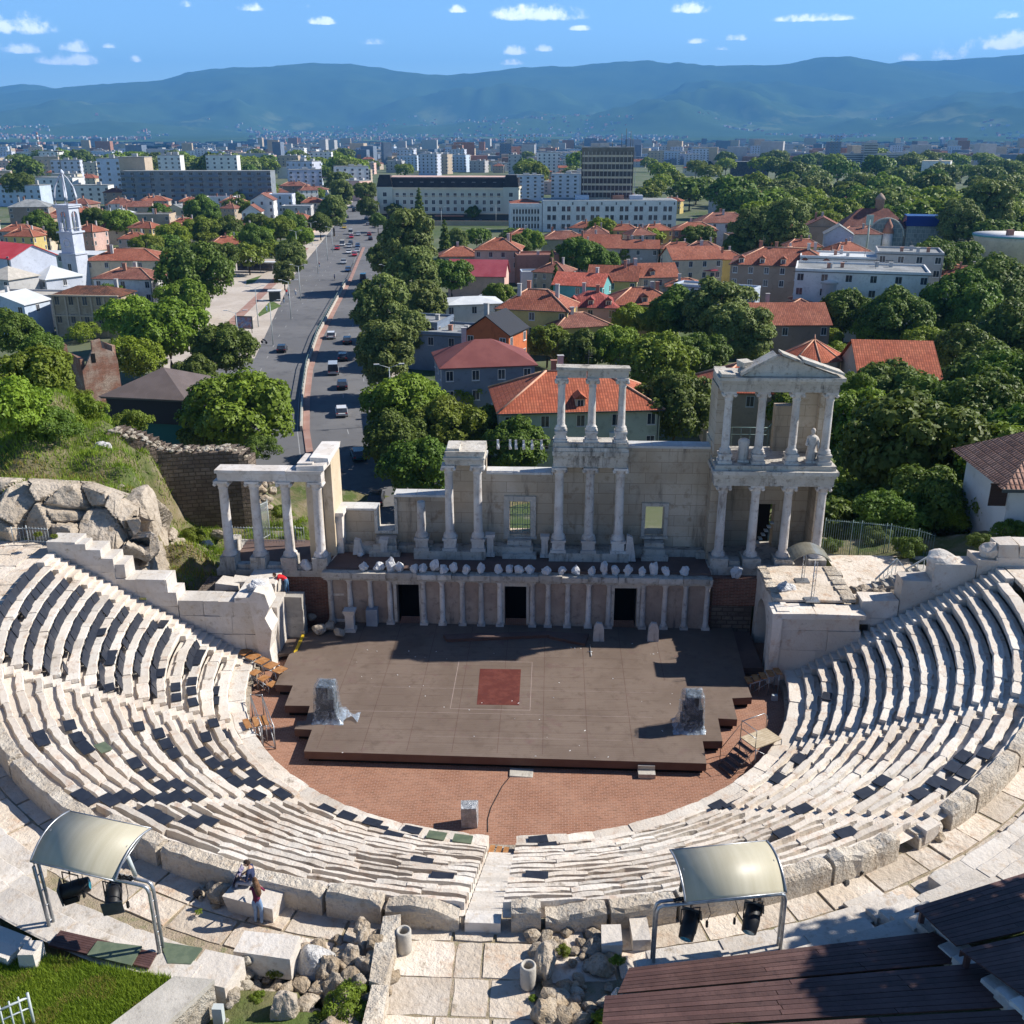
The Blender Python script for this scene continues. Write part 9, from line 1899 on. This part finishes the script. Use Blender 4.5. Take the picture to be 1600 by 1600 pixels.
# ------------------------------------------------------------------ traffic
CARP = {}
def car_proto(kind, col):
    if (kind, col) in CARP: return CARP[(kind, col)]
    L_, Wd, H = {'car': (4.3,1.78,1.45), 'van': (4.9,1.95,2.1)}[kind]; h0 = .28
    # lower body and cabin profiles (y along the car, z up)
    lo = [(-L_/2,h0+.15),(-L_/2,.72),(-L_/2+.25,.86),(L_/2-.9,.88),(L_/2-.12,.70),(L_/2,.55),(L_/2,h0+.1),(L_/2-.3,h0),(-L_/2+.3,h0)]
    up = [(-L_/2+.12,.84),(-L_/2+.55,H-.03),(.3,H),(1.15,.86)] if kind == 'car' else [(-L_/2+.04,.84),(-L_/2+.12,H-.02),(1.0,H),(1.8,.95)]
    b = MB(); b.xprism(lo, -Wd/2, Wd/2); n = len(up); iv = .16
    vs = [(-Wd/2+(iv if z > 1 else .03), y, z) for y, z in up]+[(Wd/2-(iv if z > 1 else .03), y, z) for y, z in up]
    b2 = MB(); b2.add(vs, [(0,1,2,3),(7,6,5,4),(1,0,4,5),(3,2,6,7)]); b.add([(x*.995, y, z+.006) for x, y, z in (vs[1],vs[2],vs[6],vs[5])], [(3,2,1,0)])
    for i in (0, 1, 2): pass
    body = b.data('body', M['car_'+col]); glass = b2.data('windows', M['glass']); wb = MB(); wb.tube([(-.11,0,0),(.11,0,0)], .31, 12); wh = wb.data('wheel', M['black'])
    lb = MB(); lb.box(-.16,.16,-.03,.03,-.07,.07); li = lb.data('light', M['w_white']); tl = lb.data('light', M['redroof']); CARP[(kind, col)] = (body, glass, wh, li, tl, L_, Wd); return CARP[(kind, col)]
for k, c in dict(white=(.62,.62,.62), black=(.015,.016,.02), blue=(.03,.07,.16), silver=(.36,.38,.40), red=(.42,.02,.02), yellow=(.6,.42,.03), teal=(.03,.10,.12)).items(): M['car_'+k] = mat('car_'+k, c, rough=.25, bump=0, tint=False, spec=.6)
def car(x, y, rz, col, lab, kind='car', grp=None, z=-13.99):
    body, glass, wh, li, tl, L_, Wd = car_proto(kind, col); t = thing('car' if kind == 'car' else 'van', lab, 'car' if kind == 'car' else 'van', (x, y, z), rz, grp); link('body', body, t); link('windows', glass, t)
    for sx in (-1,1):
        for yy in (-L_*.30, L_*.31): link('wheel', wh, t, (sx*(Wd/2-.09), yy, .31))
        link('headlight', li, t, (sx*.66, L_/2-.05, .66)); link('taillight', tl, t, (sx*.7, -L_/2+.0, .75))
    return t
def traffic():
    def at_px(px, py): p = G(px, py, GZ); return p.x, p.y
    def head(x, y):
        best = None
        for i in range(len(MED)-1):
            m = (Vector(MED[i])+Vector(MED[i+1]))/2; d = abs(m.y-y)
            if best is None or d < best[0]: v = Vector(MED[i+1])-Vector(MED[i]); best = (d, math.atan2(-v.x, v.y))
        return best[1]
    for px, py, col, kind, away, lab in [(441,549,'black','car',1,'dark car alone in the left lanes near the kerb'),(518,528,'white','car',1,'white car just right of the median'),(543,536,'black','car',1,'black car beside the white one near the median'),(536,562,'black','car',1,'dark car in tree shade on the right lanes'),(521,583,'silver','van',1,'pale van in tree shade on the right lanes'),(535,606,'black','car',1,'black car with red tail lights in tree shade'),(534,648,'white','car',1,'white car on the shaded right lanes'),(560,716,'teal','car',1,'teal sedan above the stage wall gap'),(588,785,'black','car',1,'dark car at the tree edge above the wall gap'),(520,735,'blue','car',1,'dark blue car beside the pavilion top'),(468,766,'silver','car',1,'silver car seen between the pavilion columns'),
        (544,424,'blue','car',0,'blue car on the left lanes near the cyclist'),(537,412,'silver','car',0,'silver car ahead of the blue one'),(554,400,'red','car',0,'red car on the left lanes'),(545,396,'white','car',0,'white car beside the red one'),(558,394,'silver','car',0,'silver car behind the red one'),(527,390,'red','car',0,'red car by the left kerb'),(535,384,'white','van',0,'white van by the left kerb'),(548,382,'black','car',0,'black car in the middle lane far up'),(546,387,'silver','car',0,'silver car in the middle lane far up'),(559,386,'blue','car',0,'blue car near the median far up'),(548,366,'white','van',0,'white van with red car close behind'),(549,372,'red','car',0,'red car close to the white van'),(560,368,'silver','car',0,'silver car near the median by the white van'),(538,357,'yellow','car',0,'yellow taxi by the left kerb'),(577,368,'red','car',1,'red car right of the median far up'),(579,375,'black','car',1,'black car right of the median far up'),(585,356,'white','car',1,'white car at the far junction'),(575,352,'silver','car',1,'silver car at the far junction'),(568,438,'teal','van',1,'blue van under the plane trees right of the median'),(581,398,'white','car',1,'white car under the tall plane tree')]:
        x, y = at_px(px, py); car(x, y, head(x, y)+(0 if away else PI), col, lab, kind)
    R = random.Random(3); cols = ['white','silver','black','blue','red','silver','teal','black']
    for i in range(32): car(R.uniform(-122,-78), R.uniform(474,590), .2+(PI if i % 2 else 0)+R.uniform(-.1,.1), R.choice(cols), 'car in the dense queue at the far end of the boulevard', 'car' if i % 7 else 'van', 'cars queuing at the far junction')
    for row, y in enumerate((503, 492, 478, 468)):
        for i in range(21): 
            if R.random() < .85: car(-66+i*3.1+R.uniform(-.3,.3), y-i*.35, R.uniform(-.06,.06), R.choice(cols), 'parked car in the crowded car park below the hotel', 'car', 'cars parked below the hotel')
    for i, px in enumerate((395, 405)): x, y = at_px(px, 378); car(x, y, 1.5, ('silver','white')[i], ('silver car parked by the bus shelter', 'white car parked by the bus shelter')[i])
    # low car park wall
    b = MB(); b.box(-62, 6, 446, 446.5, GZ, GZ+2.2); tag(b.build('car_park_wall', M['w_tan']), 'long low tan wall below the crowded car park', 'wall')
    # motorcycles
    for px, py, lab in ((413,538,'black motorcycle parked on the near pavement'),(491,478-54+100,'')):
        if not lab: continue
        x, y = at_px(px, py); t = thing('motorcycle', lab, 'motorcycle', (x, y, -13.86), 1.0); b = MB(); [b.tube([(-.06,yy,.3),(.06,yy,.3)], .3, 12) for yy in (-.65,.65)]; b.build('wheel', M['black'], t); b = MB(); b.tube([(0,-.6,.65),(0,-.1,.75),(0,.3,.85),(0,.6,.6)], [.1,.17,.15,.05], 8); b.tube([(-.3,.45,1.05),(.3,.45,1.05)], .025, 6); b.build('body', M['car_black'], t)
    t = None; x, y = at_px(523, 438); t = thing('motorcyclist', 'motorcyclist riding alone in the left lanes', 'motorcyclist', (x, y, -13.99), .2); b = MB(); [b.tube([(-.05,yy,.3),(.05,yy,.3)], .3, 10) for yy in (-.6,.6)]; b.tube([(0,-.6,.6),(0,.5,.75)], .13, 8); b.build('motorbike', M['car_black'], t); b = MB(); b.tube([(0,-.1,.7),(0,.0,1.1),(0,.15,1.4)], [.16,.2,.14], 8); b.lathe([(.05,1.42),(.14,1.52),(.14,1.68),(.05,1.78)], 0, .18, 8); b.build('rider', M['navy'], t)
    # street lamps with two arms
    b = MB(); b.tube([(0,0,0),(0,0,8.6)], [.12,.07], 6); pole = b.data('pole', M['paintmetal']); b = MB()
    for s in (-1,1): b.tube([(0,0,8.5),(s*1.5,0,9.0)], .04, 5)
    arms = b.data('arm', M['paintmetal']); b = MB(); b.box(-.4,.4,-.14,.14,-.06,.06); hd = b.data('lamp_head', M['w_white'])
    for i, (px, py) in enumerate([(427,540),(455,500),(470,470),(497,428),(512,408),(520,395),(465,402),(488,385),(404,512),(375,560),(505,365),(600,500),(608,470),(628,415),(605,620),(612,665),(690,355),(690,345),(775,350),(593,350),(606,347)]):
        x, y = at_px(px, py); t = thing('street_lamp', f'twin armed street lamp {["at the pavement by the kiosk","by the red bicycle path","beside the square shrubs","beside the second street tree","at the kerb up the boulevard","near the red car by the kerb","at the bus shelter end","by the street trees","next to the advertising panel","above the shed trees","before the tall street trees","among the plane trees near the van","among the plane trees higher up","by the tallest plane tree","over the shaded right lanes","in the great tree nearest the stage wall","before the hotel left half","before the hotel left half, second","before the hotel right end","at the far junction","at the far junction, right one"][i]}', 'street lamp', (x, y, -13.86), head(x, y)+U(-.1,.1), 'twin armed street lamps'); link('pole', pole, t); link('arm', arms, t); [link('lamp_head', hd, t, (s*1.8,0,9.05)) for s in (-1,1)]
    # advertising panel, shelter, kiosk, benches
    p = G(383, 520, GZ); t = thing('advertising_panel', 'large dark framed advertising panel beside the boulevard', 'billboard', (p.x, p.y, GZ), -.1); b = MB(); b.box(-1.9,1.9,-.15,.15,.9,3.6); b.build('frame', M['darkmetal'], t); b = MB(); b.box(-1.7,1.7,-.17,-.15,1.1,3.4); b.build('poster', mat('poster', (.25,.12,.10), (.12,.22,.40), (.5,.45,.4), sc=1.2, sc3=3, bump=0), t); b = MB(); [b.tube([(x,0,0),(x,0,.95)], .08, 6) for x in (-1.6,1.6)]; b.build('leg', M['darkmetal'], t)
    p = G(400, 425, GZ); t = thing('bus_shelter', 'long low glass shelter with flat grey roof at the square', 'shelter', (p.x, p.y, GZ), -.08); b = MB(); b.box(-7,7,-1.6,1.6,2.9,3.25); b.build('roof', M['paleroof'], t); b = MB(); b.box(-6.5,6.5,1.3,1.36,.2,2.9); b.build('glass_wall', M['glass'], t); b = MB(); [b.tube([(x,-1.3,0),(x,-1.3,2.9)], .06, 6) for x in (-6,-2,2,6)]; b.build('post', M['steel'], t)
    p = G(430, 470, GZ); t = thing('kiosk', 'small dark kiosk on the pavement under the street trees', 'kiosk', (p.x, p.y, GZ), .2); b = MB(); b.box(-1.4,1.4,-1.2,1.2,0,2.5); b.build('wall', M['darkmetal'], t); b = MB(); b.box(-1.7,1.7,-1.5,1.5,2.5,2.7); b.build('roof', M['paleroof'], t)
    p = G(740, 482, GZ+3); t = thing('marquee', 'white fabric marquee roof between the white building and the yellow house', 'marquee', (p.x+4, p.y+14, GZ)); b = MB(); b.add([(-4,-3,3.5),(4,-3,3.5),(4,3,3.5),(-4,3,3.5),(0,0,5.4)], [(0,1,4),(1,2,4),(2,3,4),(3,0,4)]); b.build('canvas', M['wrap'], t); b = MB(); [b.tube([(x,y,0),(x,y,3.5)], .07, 5) for x in (-4,4) for y in (-3,3)]; b.build('pole', M['steel'], t)
    # strips of lawn and low hedges on the square
    for i, q in enumerate((((348,512),(372,498),(362,490),(342,505)), ((405,495),(440,478),(425,470),(400,484)), ((385,445),(430,430),(425,425),(385,438)))): sheet('lawn', [tuple(G(*k, GZ)[:2]) for k in q], -13.97, M['lawnm'])
    for i, (px, py, lab) in enumerate([(462,462,'person in white walking on the pavement near the kiosk'),(452,468,'person in dark clothes near the kiosk'),(444,474,'person standing beside the advertising kiosk'),(448,462,'person in red by the kiosk'),(417,488,'person sitting near the square hedge'),(499,418,'person walking up the red bicycle path')]):
        x, y = at_px(px, py); c = ['w_white','navy','darkgrey','redshirt','jeans','maroon'][i]; pp = stand(); t = thing('person', lab, 'person', (x, y, -13.86), i*1.1); b = MB()
        b.tube([(-.1,0,0),(-.1,0,.85)], [.06,.09], 6, 1); b.tube([(.1,.1,0),(.1,0,.85)], [.06,.09], 6, 1); b.tube([(0,0,.8),(0,0,1.2),(0,0,1.42)], [.16,.2,.12], 8); b.tube([(-.22,0,1.38),(-.26,.05,.85)], .05, 5); b.tube([(.22,0,1.38),(.26,.05,.85)], .05, 5); b.lathe([(.05,1.42),(.11,1.5),(.12,1.62),(.06,1.74)], n=8, m=2); b.build('body', [M[c], M['jeans'], M['skin']], t)
traffic()
